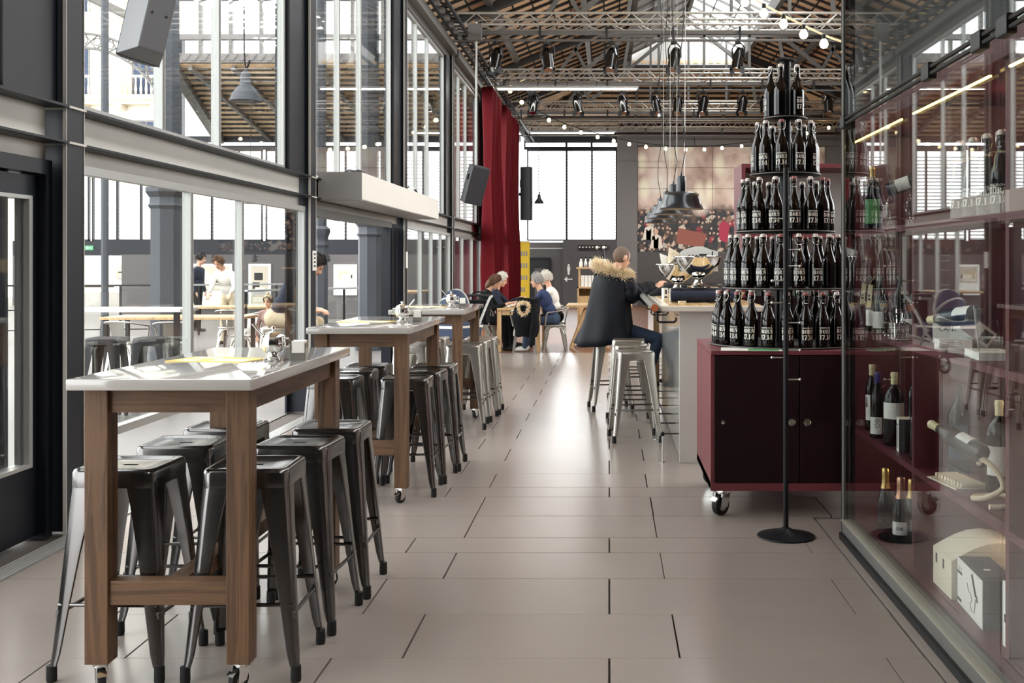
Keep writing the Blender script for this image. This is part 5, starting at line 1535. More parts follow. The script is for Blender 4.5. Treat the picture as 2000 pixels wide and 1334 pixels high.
# red curtain in front of the left wall
cu = thing('stage_curtain', 'tall dark red pleated curtain hanging beside the left wall', 'curtain', (-2.72, 24.6, 0))
def pleats(y0, y1, z0, z1, seed, n=140, amp=.16):
    q = random.Random(seed); ph = [q.uniform(-.5, .5) for _ in range(12)]
    rings = []
    for j in range(9):
        t = j / 8; z = z0 + (z1 - z0) * t; row = []
        for i in range(n):
            u = i / (n - 1); y = y0 + (y1 - y0) * u + (1 - t) * .12 * math.sin(u * 5 + seed)
            x = amp * (1 - .35 * t) * math.sin(u * 2 * PI * 8 + 1.5 * math.sin(u * 9 + seed)) + .03 * math.sin(u * 40 + j)
            row.append((x, y, z))
        rings.append(row)
    return rings
for nm, a, b, s_ in (('drape', 0, 2.6, 1), ('drape', 3.4, 7.6, 2)):
    o = MB().loft(pleats(a, b, .05, 5.42 if s_ == 1 else 5.5, s_), closed=False).build(nm, 'curtain_red', cu, 60)
    sd = o.modifiers.new('thick', 'SOLIDIFY'); sd.thickness = .008
MB().cyl((0, -.3, 5.6), (0, 8.2, 5.6), .02, n=8).build('rail', 'steel_black', cu)
for k in range(24): MB().cyl((0, .05 + k * .32, 5.42), (0, .05 + k * .32, 5.6), .008, n=5).build('curtain_hook', 'steel_black', cu)

# stage spotlights under the trusses
def stage_spot_parts(o):
    key = '_spotmesh'
    if key not in MATS:
        b = MB().cyl((0, -.02, -.36), (0, .05, -.16), .075, .085, n=16).cyl((0, .05, -.16), (0, .085, -.06), .085, .05, n=16).mesh('body', 'black_gloss', 40)
        y = MB().tube([(-.10, .04, -.2), (-.10, .03, -.06), (-.05, .02, 0), (.05, .02, 0), (.10, .03, -.06), (.10, .04, -.2)], .012, 6).box((-.03, -.01, 0), (.03, .05, .06)).mesh('yoke', 'black_matte', 40)
        l = MB().cyl((0, -.024, -.372), (0, -.02, -.36), .066, n=16).mesh('lens', 'tube_glow')
        f = MB().box((.078, -.06, -.42), (.084, .06, -.33)).box((-.084, -.06, -.42), (-.078, .06, -.33)).mesh('barn_door', 'black_matte')
        ln = MB().cyl((0, -.024, -.372), (0, -.02, -.36), .066, n=16).mesh('lens', 'chrome')
        MATS[key] = (b, y, ln, f)
    b, y, l, f = MATS[key]
    bb_ = link('body', b, o); link('lens', l, bb_); link('barn_door', f, o); link('yoke', y, o)
TRn = ['nearest', 'second']
for t, (ty, xs) in enumerate(((20.6, (-2.15, -1.15, .02, 1.2, 2.4, 5.0)), (26.6, (-1.85, -.75, .35, 1.15, 1.65, 2.25, 3.2, 3.75, 4.6, 5.3)))):
    for k, x in enumerate(xs):
        o = thing('stage_spotlight', '%s black stage spotlight from the left under the %s lattice truss' % (ORD[k], TRn[t]), 'spotlight', (x, ty + .2, 5.61), rad(rng.uniform(-40, 40)), 'spotlights on the %s truss' % TRn[t])
        stage_spot_parts(o); o.scale = (1.35, 1.35, 1.35)
        if t == 1 and k in (3, 5, 7, 9):      # these four get added lamps to brighten the mural
            spot('mural_fill', (x, ty + .15, 5.1), (1.6 + (k - 3) * .8, END - .2, 3.6), 1500, (1, .95, .88), 34, None, .06)

# strings of bulbs
def festoon(name_label, pts, n, sag):
    P = smooth_path(pts, 24)
    base = Vector(P[0])
    o = thing('string_lights', name_label, 'string lights', base)
    MB().tube([p - base for p in P], .012, 5).build('flex', 'rope' if 'right' in name_label else 'steel_black', o, 60)
    # spread the bulbs evenly
    L = [0]
    for a, b in zip(P[:-1], P[1:]): L.append(L[-1] + (b - a).length)
    bm_ = MB().lathe([(0, -.155), (.03, -.148), (.048, -.12), (.05, -.098), (.036, -.065), (.02, -.045), (.018, -.04)], 14).mesh('bulb', 'bulb_glow', 60)
    sk = MB().lathe([(.022, -.05), (.026, -.045), (.026, .005), (.012, .015), (0, .015)], 12).mesh('socket', 'steel_black', 40)
    for k in range(n):
        s_ = L[-1] * (k + .5) / n
        j = next(i for i in range(1, len(L)) if L[i] >= s_)
        p = P[j - 1].lerp(P[j], (s_ - L[j - 1]) / max(1e-6, L[j] - L[j - 1])) - base
        so = link('socket', sk, o, p); b = link('bulb', bm_, so)
    return o
festoon('string of warm bulbs sagging from the left wall across the end wall', [at(985, 158, 27), at(1035, 205, 28.5), at(1100, 240, 30), at(1180, 264, 31.5), at(1260, 280, 33), at(1350, 286, 34), at(1430, 281, 35), at(1520, 268, 35.5), at(1640, 238, 35.8)], 19, .2)
festoon('string of larger warm bulbs at the upper right above the tower', [at(1400, -45, 13.2), at(1485, 5, 13.0), at(1570, 50, 12.8), at(1640, 80, 12.6), at(1720, 98, 12.4)], 8, .1)

# small enamel lamp in front of the end window
def bell_lamp(loc, r, label, cord, mt='lamp_black'):
    o = thing('bell_lamp', label, 'lamp', loc)
    MB().lathe([(r, 0), (r * 1.02, .01 * r), (r * .97, r * .12), (r * .82, r * .5), (r * .55, r * .85), (r * .36, r * 1.05), (r * .33, r * 1.55), (r * .26, r * 1.8), (r * .08, r * 1.95), (0, r * 1.96)], 28).build('shade', mt, o, 40)
    MB().lathe([(r * .98, r * .005), (r * .92, r * .12), (r * .78, r * .48), (r * .5, r * .82), (0, r * .95)], 28).build('shade_lining', 'lamp_inside', o, 40)
    MB().tube(smooth_path([(0, 0, r * 1.96), (r * .25, 0, r * 2.6), (-r * .1, 0, r * 3.4), (0, 0, r * 1.96 + cord)], 6), .012, 6).build('cord', 'steel_black', o, 60)
    return o
bell_lamp(at(1053, 398, 36.6), .17, 'small black bell lamp hanging in front of the end window', 3.4)

# yellow banner and shelves at the far end
bn = thing('yellow_banner', 'tall yellow banner with grey lettering beside the red curtain', 'banner', (-2.72, 33.2, .0), rad(-72))
MB().box((0, 0, .02), (.02, .34, 2.12)).build('panel', 'banner_yellow', bn)
MB().box((-.1, .02, 0), (.12, .32, .02)).build('foot', 'steel_black', bn)
m = MB()
q = random.Random(2)
for j in range(4):
    for i in range(3 - (j > 2)):
        m.box((.02, .07 + i * .075, 1.7 - j * .36), (.022, .115 + i * .075, 1.84 - j * .36))
tag(m.build('lettering', 'duct_grey', bn), kind='stuff')
MB().box((-.01, -.01, 2.12), (.03, .35, 2.15)).build('top_rail', 'aluminium', bn)

dr = thing('wooden_dresser', 'pale wooden drawer unit with a shelf against the end of the room', 'dresser', (-.62, 21.5, 0))
MB().box((0, 0, 0), (.62, .5, .06)).box((0, 0, .06), (.03, .5, 1.03)).box((.59, 0, .06), (.62, .5, 1.03)).box((0, 0, 1.0), (.62, .5, 1.03)).box((.03, .48, .06), (.59, .5, 1.0)).build('carcass', 'light_wood', dr)
for k in range(4):
    d_ = MB().box((.035, -.015, .07 + k * .2), (.585, .01, .255 + k * .2)).build('drawer', 'light_wood', dr, None, .004)
    MB().box((.27, -.03, .16 + k * .2), (.35, -.015, .18 + k * .2)).build('drawer_pull', 'rafter', d_)
MB().box((.02, .02, 1.03), (.05, .05, 1.38)).box((.57, .02, 1.03), (.6, .05, 1.38)).box((.02, .42, 1.03), (.05, .45, 1.38)).box((.57, .42, 1.03), (.6, .45, 1.38)).build('upright', 'light_wood', dr)
MB().box((-.02, -.02, 1.38), (.85, .5, 1.41)).build('top_shelf', 'light_wood', dr)
o = thing('paper_binders', 'white paper binders standing on the wooden dresser', 'binders', (-.55, 21.55, 1.031))
for k in range(6): MB().box((k * .07, 0, 0), (k * .07 + .06, .25, .22)).build('binder', 'paper_white', o)
for k in range(8):
    o = thing('cruet_bottle', 'small bright cruet bottle on the top shelf of the wooden dresser', 'bottle', (-.55 + (k % 4) * .09, 21.6 + (k // 4) * .18, 1.411), 0, 'cruets on the dresser')
    MB().lathe([(0, 0), (.03, 0), (.034, .01), (.034, .09), (.015, .13), (.013, .17), (0, .17)], 12).build('glass_body', 'steel_brushed' if k % 2 else 'print_white', o, 40)
    MB().lathe([(0, .17), (.016, .17), (.018, .20), (0, .21)], 10).build('stopper', 'black_gloss', o, 40)
for k in range(2):
    o = thing('tall_bottle', ['left of two tall black bottles on the dresser shelf', 'right of two tall black bottles on the dresser shelf'][k], 'bottle', (-.24 + k * .13, 21.65, 1.411))
    MB().lathe([(0, 0), (.045, 0), (.048, .01), (.048, .2), (.02, .29), (.018, .36), (0, .36)], 16).build('glass_body', 'bottle_black', o, 40)
    MB().ball((0, 0, .385), .03, 12, 8).build('stopper', 'print_white', o, 60)
    MB().lathe([(.0485, .05), (.0485, .16)], 12, a0=-PI / 2 - 1, a1=-PI / 2 + 1).build('label_paper', 'paper_white', o)
cc = thing('coat_stand', 'thin dark coat stand with white pegs at the end of the room', 'coat stand', (.42, 30.0, 0))
MB().cyl((0, 0, 0), (0, 0, 1.9), .02, n=8).build('pole', 'steel_black', cc)
MB().cyl((0, 0, 0), (0, 0, .03), .2, n=20).build('base', 'steel_black', cc)
for z in (1.7, 1.55, 1.3, .9):
    MB().cyl((-.1, 0, z), (.12, 0, z), .02, n=8).build('peg', 'sign_white', cc)

# ================================================================== FAR DINING TABLE, CHAIRS, STROLLER
def cafe_chair(loc, rotz, label, arms=True, group='metal dining chairs', m='gunmetal_light'):
    o = thing('metal_chair', label, 'chair', loc, rotz, group)
    key = '_chair' + m
    if key not in MATS:
        # seat faces +y (front), backrest at -y
        p = []
        for cx, cy_, a0, r in ((.13, .13, 0, .05), (-.13, .13, 90, .05), (-.12, -.13, 180, .05), (.12, -.13, 270, .05)):
            for k in range(5): a = rad(a0 + 22.5 * k); p.append((cx + r * math.cos(a), cy_ + r * math.sin(a)))
        seat = MB().prism(p, 2, .425, .45).mesh('seat', m, 35, .005)
        legm = []
        for sx, sy in ((1, 1), (-1, 1), (-1, -1), (1, -1)):
            rings = []
            for z, f, w in ((.44, .15, .075), (.25, .175, .05), (.0, .205, .028)):
                cx, cy_ = sx * f, sy * f
                rings.append([(cx - sx * w, cy_, z), (cx, cy_, z), (cx, cy_ - sy * w, z), (cx - sx * .006, cy_ - sy * w, z), (cx - sx * .006, cy_ - sy * .006, z), (cx - sx * w, cy_ - sy * .006, z)])
            legm.append(MB().loft(rings).mesh('leg', m))
        arch = MB()
        for s_ in (-1, 1):
            pts = [(s_ * .172, -.15, .30), (s_ * .165, -.10, .39), (s_ * .16, 0, .42), (s_ * .165, .10, .39), (s_ * .172, .15, .30)]
            arch.tube(smooth_path(pts, 4), .012, 6)
            arch.tube(smooth_path([(y, s_ * .172 if abs(y) > .12 else s_ * .162, z) for x, y, z in pts], 4), .012, 6)
        archm = arch.mesh('leg_arch', m, 60)
        arm = MB().tube(smooth_path([(.19, .17, .44), (.235, .14, .64), (.235, .05, .67), (.22, -.14, .70), (.15, -.22, .72), (0, -.235, .725), (-.15, -.22, .72), (-.22, -.14, .70), (-.235, .05, .67), (-.235, .14, .64), (-.19, .17, .44)], 5), .012, 8).mesh('arm_frame', m, 60)
        splat = MB().loft([[(-.09, -.165, .45), (.09, -.165, .45), (.09, -.17, .45), (-.09, -.17, .45)], [(-.10, -.225, .73), (.10, -.225, .73), (.10, -.23, .73), (-.10, -.23, .73)]]).mesh('back_splat', m)
        MATS[key] = (seat, legm, archm, arm, splat)
    seat, legm, archm, arm, splat = MATS[key]
    link('seat', seat, o)
    for l in legm: link('leg', l, o)
    link('leg_arch', archm, o); link('arm_frame', arm, o); link('back_splat', splat, o)
    return o
dt = thing('dining_table', 'wooden dining table with the seated group at the far end', 'table', (-1.52, 18.55, 0))
MB().box((-.36, 0, .70), (.36, 1.8, .735)).build('tabletop', 'light_wood', dt, None, .004)
for sx in (-1, 1):
    for yy in (.02, 1.71): MB().box((sx * .325 - .035, yy, 0), (sx * .325 + .035, yy + .07, .70)).build('leg', 'light_wood', dt)
MB().box((-.29, .03, .62), (.29, .06, .70)).build('apron', 'light_wood', dt)
cafe_chair((-1.40, 18.32, 0), rad(5), 'metal chair at the near end of the dining table with a coat on its back', m='gunmetal_light')
cafe_chair((-.93, 18.85, 0), rad(96), 'metal chair under the man in the blue jacket', m='gunmetal_light')
cafe_chair((-.95, 19.75, 0), rad(92), 'metal chair under the white-haired woman behind the man in blue', m='gunmetal_light')
cafe_chair((-2.20, 18.9, 0), rad(-90), 'metal chair under the woman with the headband', m='gunmetal_light')
cafe_chair((-2.20, 19.75, 0), rad(-90), 'metal chair under the grey-bearded man', m='gunmetal_light')
ct = thing('draped_coat', 'black coat with pale fur draped over the back of the near metal chair', 'coat', (-1.34, 18.10, 0))
rings = []
for j in range(10):
    t = j / 9; z = .92 - .62 * t
    w = .17 + .05 * math.sin(t * 3); dd = .07 + .07 * t * (1 - t) * 2
    rings.append([(w * math.cos(a) * (1 + .08 * math.sin(3 * a + j)) - .02 * t, dd * math.sin(a) + .02 * math.sin(j), z + .02 * math.sin(2 * a)) for a in [2 * PI * k / 22 for k in range(22)]])
MB().loft(rings).build('coat_body', 'cloth_black', ct, 60)
MB().tube(smooth_path([(.10, -.06, .82), (.13, -.11, .6), (.10, -.11, .38), (.08, -.10, .16)], 5), [.06] * 5 + [.058] * 5 + [.05] * 6, 12).build('sleeve', 'cloth_black', ct, 60)
fc = [(-.05 + .085 * math.cos(t), -.115 - .01 * math.sin(t), .77 + .10 * math.sin(t) + .02 * math.cos(2 * t)) for t in [2 * PI * k / 24 for k in range(24)]]
MB().tube(fc, .022, 8, True).build('fur_collar', 'fur_dark', ct, 60)
m = MB(); q = random.Random(9)
for k in range(500):
    p = Vector(fc[q.randrange(24)]) + Vector((q.uniform(-.02, .02), q.uniform(-.02, .01), q.uniform(-.02, .02)))
    m.cyl(p, p + Vector((q.uniform(-1, 1), q.uniform(-1, .2), q.uniform(-1, 1))).normalized() * .04, .004, .0008, 3, False)
tag(m.build('collar_fur', 'fur', ct), kind='stuff')
for k in range(5):
    o = thing('table_dish', 'small white plate or cup on the far dining table', 'dish', (-1.70 + (k % 3) * .17, 18.75 + k * .2, .735), 0, 'crockery on the dining table')
    MB().lathe([(0, 0), (.05, 0), (.085, .012), (.088, .016), (.05, .006), (0, .006)], 18).build('plate', 'paper_white', o, 40)
    MB().lathe([(0, .006), (.025, .006), (.035, .05), (.032, .05), (.022, .01), (0, .01)], 14).build('cup', 'paper_white', o, 40)
for k, (x, y) in enumerate(((-1.45, 19.0), (-1.35, 19.4))):
    o = thing('drinking_glass', ['glass of pale yellow drink on the dining table, nearer one', 'glass of pale yellow drink on the dining table, farther one'][k], 'glass', (x, y, .735))
    MB().lathe([(0, 0), (.03, 0), (.035, .13), (.032, .13), (.027, .006), (0, .006)], 16).build('glass_wall', 'pane_glass', o, 40)
    MB().lathe([(0, .007), (.027, .007), (.031, .09), (0, .09)], 14).build('drink', 'paper_yellow', o, 40)
wl2 = thing('wooden_trestle', 'pale wooden trestle legs standing behind the man in the parka', 'trestle', (-.35, 19.4, 0))
for s_ in (-1, 1):
    MB().bar((s_ * .05, -.0, .72), (s_ * .32, -.1, 0), .06, .06).build('leg', 'light_wood', wl2); MB().bar((s_ * .05, .8, .72), (s_ * .32, .9, 0), .06, .06).build('leg', 'light_wood', wl2)
MB().box((-.4, -.15, .72), (.75, 1.0, .76)).build('top', 'light_wood', wl2)

# baby stroller between the third high table and the diners
st_ = thing('baby_stroller', 'navy baby stroller with a pale-rimmed hood beside the far diners', 'stroller', (-2.12, 15.4, 0), rad(-20))
rings = []
for k in range(9):
    a = rad(-20 + k * 15)
    rings.append([(.22 * math.cos(t) * 1.0, -.05 - .30 * math.cos(a) * math.sin(t) * .9, .80 + .33 * math.sin(a) * math.sin(t)) for t in [PI * j / 14 for j in range(15)]])
o = MB().loft(rings, closed=False, cap=False).build('hood', 'stroller_blue', st_, 60); sd = o.modifiers.new('t', 'SOLIDIFY'); sd.thickness = .01
for k in (0, 4, 8):
    MB().tube(rings[k], .016, 8).build('hood_rim', 'aluminium', st_, 60)
MB().loft([[(-.2, -.35, .45), (.2, -.35, .45), (.2, .35, .45), (-.2, .35, .45)], [(-.22, -.38, .70), (.22, -.38, .70), (.22, .38, .66), (-.22, .38, .66)]]).build('carrycot', 'stroller_blue', st_, None, .02)
MB().loft([[(-.21, -.37, .60), (.21, -.37, .60), (.21, .37, .58), (-.21, .37, .58)], [(-.225, -.385, .64), (.225, -.385, .64), (.225, .385, .62), (-.225, .385, .62)]]).build('cot_band', 'paper_white', st_)
for s_ in (-1, 1):
    MB().tube(smooth_path([(s_ * .24, .62, 1.02), (s_ * .24, .50, .95), (s_ * .24, .1, .52), (s_ * .24, -.30, .12)], 5), .018, 8).build('frame_tube', 'aluminium', st_, 60)
    MB().tube([(s_ * .24, .12, .54), (s_ * .24, .42, .12)], .018, 8).build('frame_tube', 'aluminium', st_, 60)
    MB().cbox((s_ * .24, .11, .54), (.04, .08, .08), (.6, 0, 0)).build('joint', 'aluminium', st_)
    for yy, rr in ((-.32, .11), (.44, .14)):
        w_ = MB().tube([(s_ * .26, yy + rr * math.cos(t), rr + .012 + rr * math.sin(t)) for t in [2 * PI * j / 22 for j in range(22)]], .018, 8, True).build('wheel', 'black_rubber', st_, 60)
        sp2_ = MB()
        for j in range(4): a = PI * j / 4; sp2_.cyl((s_ * .26, yy - rr * math.cos(a), rr + .012 - rr * math.sin(a)), (s_ * .26, yy + rr * math.cos(a), rr + .012 + rr * math.sin(a)), .006, n=6)
        sp2_.build('spokes', 'aluminium', w_)
MB().tube([(-.24, .62, 1.02), (0, .66, 1.03), (.24, .62, 1.02)], .02, 8).build('handle', 'black_rubber', st_, 60)
MB().box((-.2, -.25, .2), (.2, .3, .23)).build('basket', 'cloth_black', st_)
bkp = thing('black_bag', 'black bag hanging on the handle of the baby stroller', 'bag', (-1.90, 16.10, .62), rad(-20))
MB().box((-.16, -.08, 0), (.16, .08, .34)).build('bag_body', 'cloth_black', bkp, None, .03)
MB().tube(smooth_path([(-.1, 0, .33), (-.08, 0, .44), (.08, 0, .44), (.1, 0, .33)], 5), .012, 6).build('strap', 'cloth_black', bkp, 60)

# ================================================================== GALLERY OUTSIDE THE GLASS WALL
ge_ = struct('wall_gallery', 'far wall of the gallery seen through the left glass, with louvred windows')
def gb_(a, b, m_, name='panel'): return MB().box(a, b).build(name, m_, ge_)
XW0, XW1 = -21.0, -3.25
for a, b in ((XW0, -18.9), (-16.85, XW1)): gb_((a, END, 0), (b, END + .2, 1.75), 'wall_dark')
gb_((XW0, END, 1.75), (XW1, END + .2, 2.27), 'panel_navy', 'band')
gb_((XW0, END, 5.48), (XW1, END + .2, 5.62), 'panel_navy', 'band')
gb_((XW0, END, 5.74), (XW1, END + .2, 5.95), 'panel_navy', 'band')
gb_((-18.9, END + .05, 0), (-18.8, END + .12, 1.75), 'panel_navy', 'door_post'); gb_((-17.85, END + .05, 0), (-17.75, END + .12, 1.75), 'panel_navy', 'door_post')
gb_((-18.9, END + .06, .62), (-16.85, END + .1, .68), 'panel_navy', 'door_rail')
spans = [(-20.9, -18.3), (-18.2, -15.75), (-15.0, -12.2), (-12.1, -10.1), (-10.0, -8.0), (-7.2, -5.4), (-5.3, -3.4)]
for i, (a, b) in enumerate(spans):
    nw += 1; louvred(nw, a, b, 2.27, 5.48, [a + (b - a) * .36, a + (b - a) * .7], 'louvred window %s in the far gallery wall' % ['at the far left', 'left of the iron pillar', 'right of the iron pillar', 'behind the hanging lamp', 'above the picture boards', 'above the glass railing', 'next to the hall'][i], .125)
for a, b in ((-15.75, -15.0), (-8.0, -7.2)): gb_((a, END - .1, 0), (b, END + .2, 9.4), 'panel_navy', 'pier')
# roof slope over the far end and clerestory above it
gc = struct('ceiling_gallery', 'slatted timber roof and bright clerestory of the gallery')
GY0, GZ0, GY1, GZ1 = END, 5.95, 33.6, 7.55
KK = 15
for k in range(KK):
    t = (k + .5) / KK; y, z = GY0 + (GY1 - GY0) * t, GZ0 + (GZ1 - GZ0) * t
    x0 = -13.6 + .5 * t
    MB().bar((x0, y, z), (-3.4, y, z), .20, .03, (0, .45, 1)).build('roof_slat', 'terracotta', gc)
    MB().bar((x0, y + .18, z - .07), (-3.4, y + .18, z - .07), .12, .08).build('roof_batten', 'rafter', gc)
MB().bar((-13.7, GY0, GZ0 - .12), (-13.2, GY1, GZ1 - .12), .3, .3).build('edge_beam', 'iron_grey', gc)
for x in (-11.9, -10.6, -9.3, -8, -6.7, -5.4, -4.1):
    MB().bar((x, GY0, GZ0 - .14), (x - .8, GY1, GZ1 - .14), .12, .14).build('rafter', 'iron_grey', gc)
bd = MB().add([(-13.7, GY0, GZ0 + .1), (-3.4, GY0, GZ0 + .1), (-3.4, GY1, GZ1 + .1), (-13.2, GY1, GZ1 + .1)], [(0, 1, 2, 3)]).build('boarding', 'rafter', gc); sd = bd.modifiers.new('t', 'SOLIDIFY'); sd.thickness = .02
for z, h in ((7.55, .28), (8.25, .16), (9.45, .16)):
    MB().box((-13.4, GY1 - .1, z), (-3.4, GY1 + .1, z + h)).build('clerestory_rail', 'wall_grey', gc)
for k in range(11):
    x = -13.3 + k * .92
    MB().box((x - .05, GY1 - .08, 7.83), (x + .05, GY1 + .08, 9.45)).build('clerestory_bar', 'iron_grey', gc)
m = MB()
for k in range(68):
    x = -13.2 + k * .143
    m.cyl((x, GY1 - .15, 7.6), (x + .143, GY1 - .15, 7.8 if k % 2 else 7.6), .012, n=4)
tag(m.build('clerestory_lattice', 'iron_grey', gc), kind='stuff')
MB().bar((-19.5, 27, 11.3), (-13.2, 33.4, 8.3), .16, .2).build('valley_beam', 'iron_grey', gc)
for k in range(3): MB().bar((-21, 30 + k, 9.4 + .5 * k), (-16.5, 31.5 + k * .6, 8.1 + .3 * k), .14, .1).build('brace', 'iron_grey', gc)
for k in range(6): MB().bar((-20.5, 29 + .6 * k, 9.75 + .02 * k), (-15.5, 29.5 + .6 * k, 10.6), .3, .04).build('eave_slat', 'terracotta', gc)
# arched lattice girder to the street
ag = thing('arched_girder', 'pierced iron arch girder between the gallery and the street', 'girder', (-18.5, END - .4, 0))
pt = []; pb_ = []
for k in range(17):
    a = rad(160 - k * 8.2)
    pt.append((3.4 * math.cos(a), 0, 6.2 + 3.3 * math.sin(a))); pb_.append((3.05 * math.cos(a), 0, 6.2 + 2.8 * math.sin(a)))
MB().tube(pt, .05, 6).build('upper_rib', 'iron_grey', ag, 60); MB().tube(pb_, .05, 6).build('lower_rib', 'iron_grey', ag, 60)
m = MB()
for k in range(16):
    m.cyl(pt[k], pb_[k + 1], .025, n=5); m.cyl(pb_[k], pt[k + 1], .025, n=5)
    c = (Vector(pt[k]) + Vector(pb_[k])) / 2; m.tube([c + Vector((.13 * math.cos(t), 0, .13 * math.sin(t))) for t in [2 * PI * j / 10 for j in range(10)]], .02, 5, True)
tag(m.build('tracery', 'iron_grey', ag, 60), kind='stuff')
# iron columns of the market hall
def iron_column(x, y, r, h, cap, label):
    o = thing('iron_column', label, 'column', (x, y, 0))
    MB().lathe([(0, 0), (r * 1.3, 0), (r * 1.3, .3), (r * 1.05, .4), (r, .5), (r, cap - .3), (0, cap - .3)], 8).build('shaft', 'gallery_iron', o, 30)
    MB().lathe([(r * 1.05, cap - .3), (r * 1.15, cap - .26), (r * 1.05, cap - .22), (r * 1.05, cap - .14), (r * 1.3, cap - .06), (r * 1.3, cap), (r * .9, cap + .05), (0, cap + .05)], 8).build('capital', 'gallery_iron', o, 30)
    MB().lathe([(r * .8, cap + .05), (r * .8, h), (0, h)], 8).build('upper_shaft', 'gallery_iron', o, 30)
    return o
iron_column(-4.15, 19.2, .20, 7.0, 2.25, 'octagonal grey iron column with capital outside the open doorway')
iron_column(-4.75, 18.2, .13, 7.0, 2.05, 'slimmer grey iron column behind the steel post left of the doorway')
iron_column(-6.55, 16.4, .24, 8.5, 2.6, 'broad dark iron column in the gallery behind the folding glass screen')
iron_column(-9.1, 20.0, .07, 9.5, 7.0, 'thin tall iron post in the gallery at the upper left')
# picture boards
pw = struct('wall_boards', 'grey display partition in the gallery')
MB().box((-13.2, 30.0, 0), (-3.6, 30.15, 1.72)).build('partition', 'wall_dark', pw)
def picture(x0, x1, z0, z1, label, seed, y=30.0, white=.4):
    o = thing('picture_board', label, 'picture', (x0, y, z0))
    w, h = x1 - x0, z1 - z0
    MB().box((0, -.04, 0), (w, 0, h)).build('board', 'paper_white', o)
    q = random.Random(seed)
    MB().box((.06, -.045, h * white), (w - .06, -.04, h - .06)).build('photo_ground', 'facade_trim', o)
    for k in range(7):
        a, b = q.uniform(.08, w - .4), q.uniform(h * white + .03, h - .35)
        MB().box((a, -.047 - .0005 * k, b), (min(w - .07, a + q.uniform(.1, .35)), -.045, min(h - .07, b + q.uniform(.06, .25)))).build('photo_patch', ['rafter', 'terracotta', 'hair_grey', 'cream_box', 'print_dark', 'cloth_beige', 'facade'][k], o)
    return o
picture(-17.4, -16.4, .45, 1.46, 'small picture board of a sandy building beside the gallery door', 1, END - .02)
picture(-11.4, -10.2, .25, 1.47, 'wide picture board in the gallery behind the woman in white', 2)
picture(-9.75, -9.15, .25, 1.47, 'tall picture board in the gallery left of the man in navy', 3, white=.1)
picture(-7.45, -6.82, .62, 1.45, 'pale picture board seen through the open doorway', 4)
for k, x in enumerate((-10.6, -9.5, -7.55)):
    o = thing('picture_lamp', ['small black lamp above the wide picture board', 'small black lamp above the tall picture board', 'small black lamp above the pale picture board'][k], 'lamp', (x, 29.95, 1.62))
    MB().bar((0, 0, .05), (0, -.3, .06), .02, .02).build('arm', 'steel_black', o); MB().cyl((0, -.3, .08), (.03, -.34, -.08), .05, .07, n=12).build('head', 'steel_black', o)
ex = thing('exit_sign', 'small green exit sign above the gallery door', 'sign', (-18.3, END, 2.02))
MB().box((-.16, -.03, -.08), (.16, 0, .08)).build('plate', 'exit_green', ex); MB().prism([(-.1, 0), (-.04, -.05), (-.04, -.015), (.1, -.015), (.1, .015), (-.04, .015), (-.04, .05)], 1, -.034, -.03).build('arrow', 'sign_white', ex)
# railings
def railing(p0, p1, n, label, glass=True):
    o = thing('railing', label, 'railing', (0, 0, 0)); p0, p1 = Vector(p0), Vector(p1)
    MB().bar(p0 + Vector((0, 0, 1.04)), p1 + Vector((0, 0, 1.04)), .07, .035).build('handrail', 'aluminium' if glass else 'steel_black', o)
    for k in range(n + 1):
        p = p0.lerp(p1, k / n); MB().bar(p, p + Vector((0, 0, 1.03)), .035, .035).build('post', 'steel_black', o)
    for k in range(n):
        a, b = p0.lerp(p1, (k + .06) / n), p0.lerp(p1, (k + .94) / n)
        if glass: MB().bar(a + Vector((0, 0, .5)), b + Vector((0, 0, .5)), .012, .9).build('infill', 'pane_glass', o)
        else:
            for z in (.15, .55): MB().bar(a + Vector((0, 0, z)), b + Vector((0, 0, z)), .02, .02).build('rail_bar', 'steel_black', o)
    return o
railing((-5.9, 18.0, 0), (-4.35, 20.4, 0), 4, 'glass railing with steel handrail outside the open doorway')
railing((-12.0, 22.0, 0), (-9.2, 22.6, 0), 4, 'black rail fence far left in the gallery', False)
railing((-9.2, 22.6, 0), (-6.4, 24.0, 0), 4, 'long glass railing across the gallery behind the tables')
# gallery tables and seats
def plain_table(x0, y0, x1, y1, h, label, top='light_wood', leg='steel_black', lw=.05):
    o = thing('gallery_table', label, 'table', ((x0 + x1) / 2, (y0 + y1) / 2, 0)); w, d = (x1 - x0) / 2, (y1 - y0) / 2
    MB().box((-w, -d, h - .035), (w, d, h)).build('tabletop', top, o, None, .004)
    for sx in (-1, 1):
        for sy in (-1, 1): MB().box((sx * (w - .06) - lw / 2, sy * (d - .06) - lw / 2, 0), (sx * (w - .06) + lw / 2, sy * (d - .06) + lw / 2, h - .035)).build('leg', leg, o)
    return o
plain_table(-6.1, 11.5, -4.45, 12.0, 1.02, 'high counter table with black stools outside the glass', 'paper_white')
for k, x in enumerate((-5.50, -5.04, -4.58)):
    o = thing('black_stool', ['leftmost black stool at the high counter outside', 'middle black stool at the high counter outside', 'rightmost black stool at the high counter outside'][k], 'stool', (x, 11.1, 0), rad(5 * k)); stool_parts(o, 'steel_black')
plain_table(-6.9, 15.0, -5.0, 15.8, .76, 'wooden table outside behind the folding glass screen', 'light_wood')
plain_table(-7.4, 18.6, -5.6, 19.3, .76, 'farther wooden table in the gallery', 'light_wood')
plain_table(-4.6, 21.0, -3.6, 22.4, .95, 'pale wooden table in the gallery beyond the farther glass screen', 'light_wood')
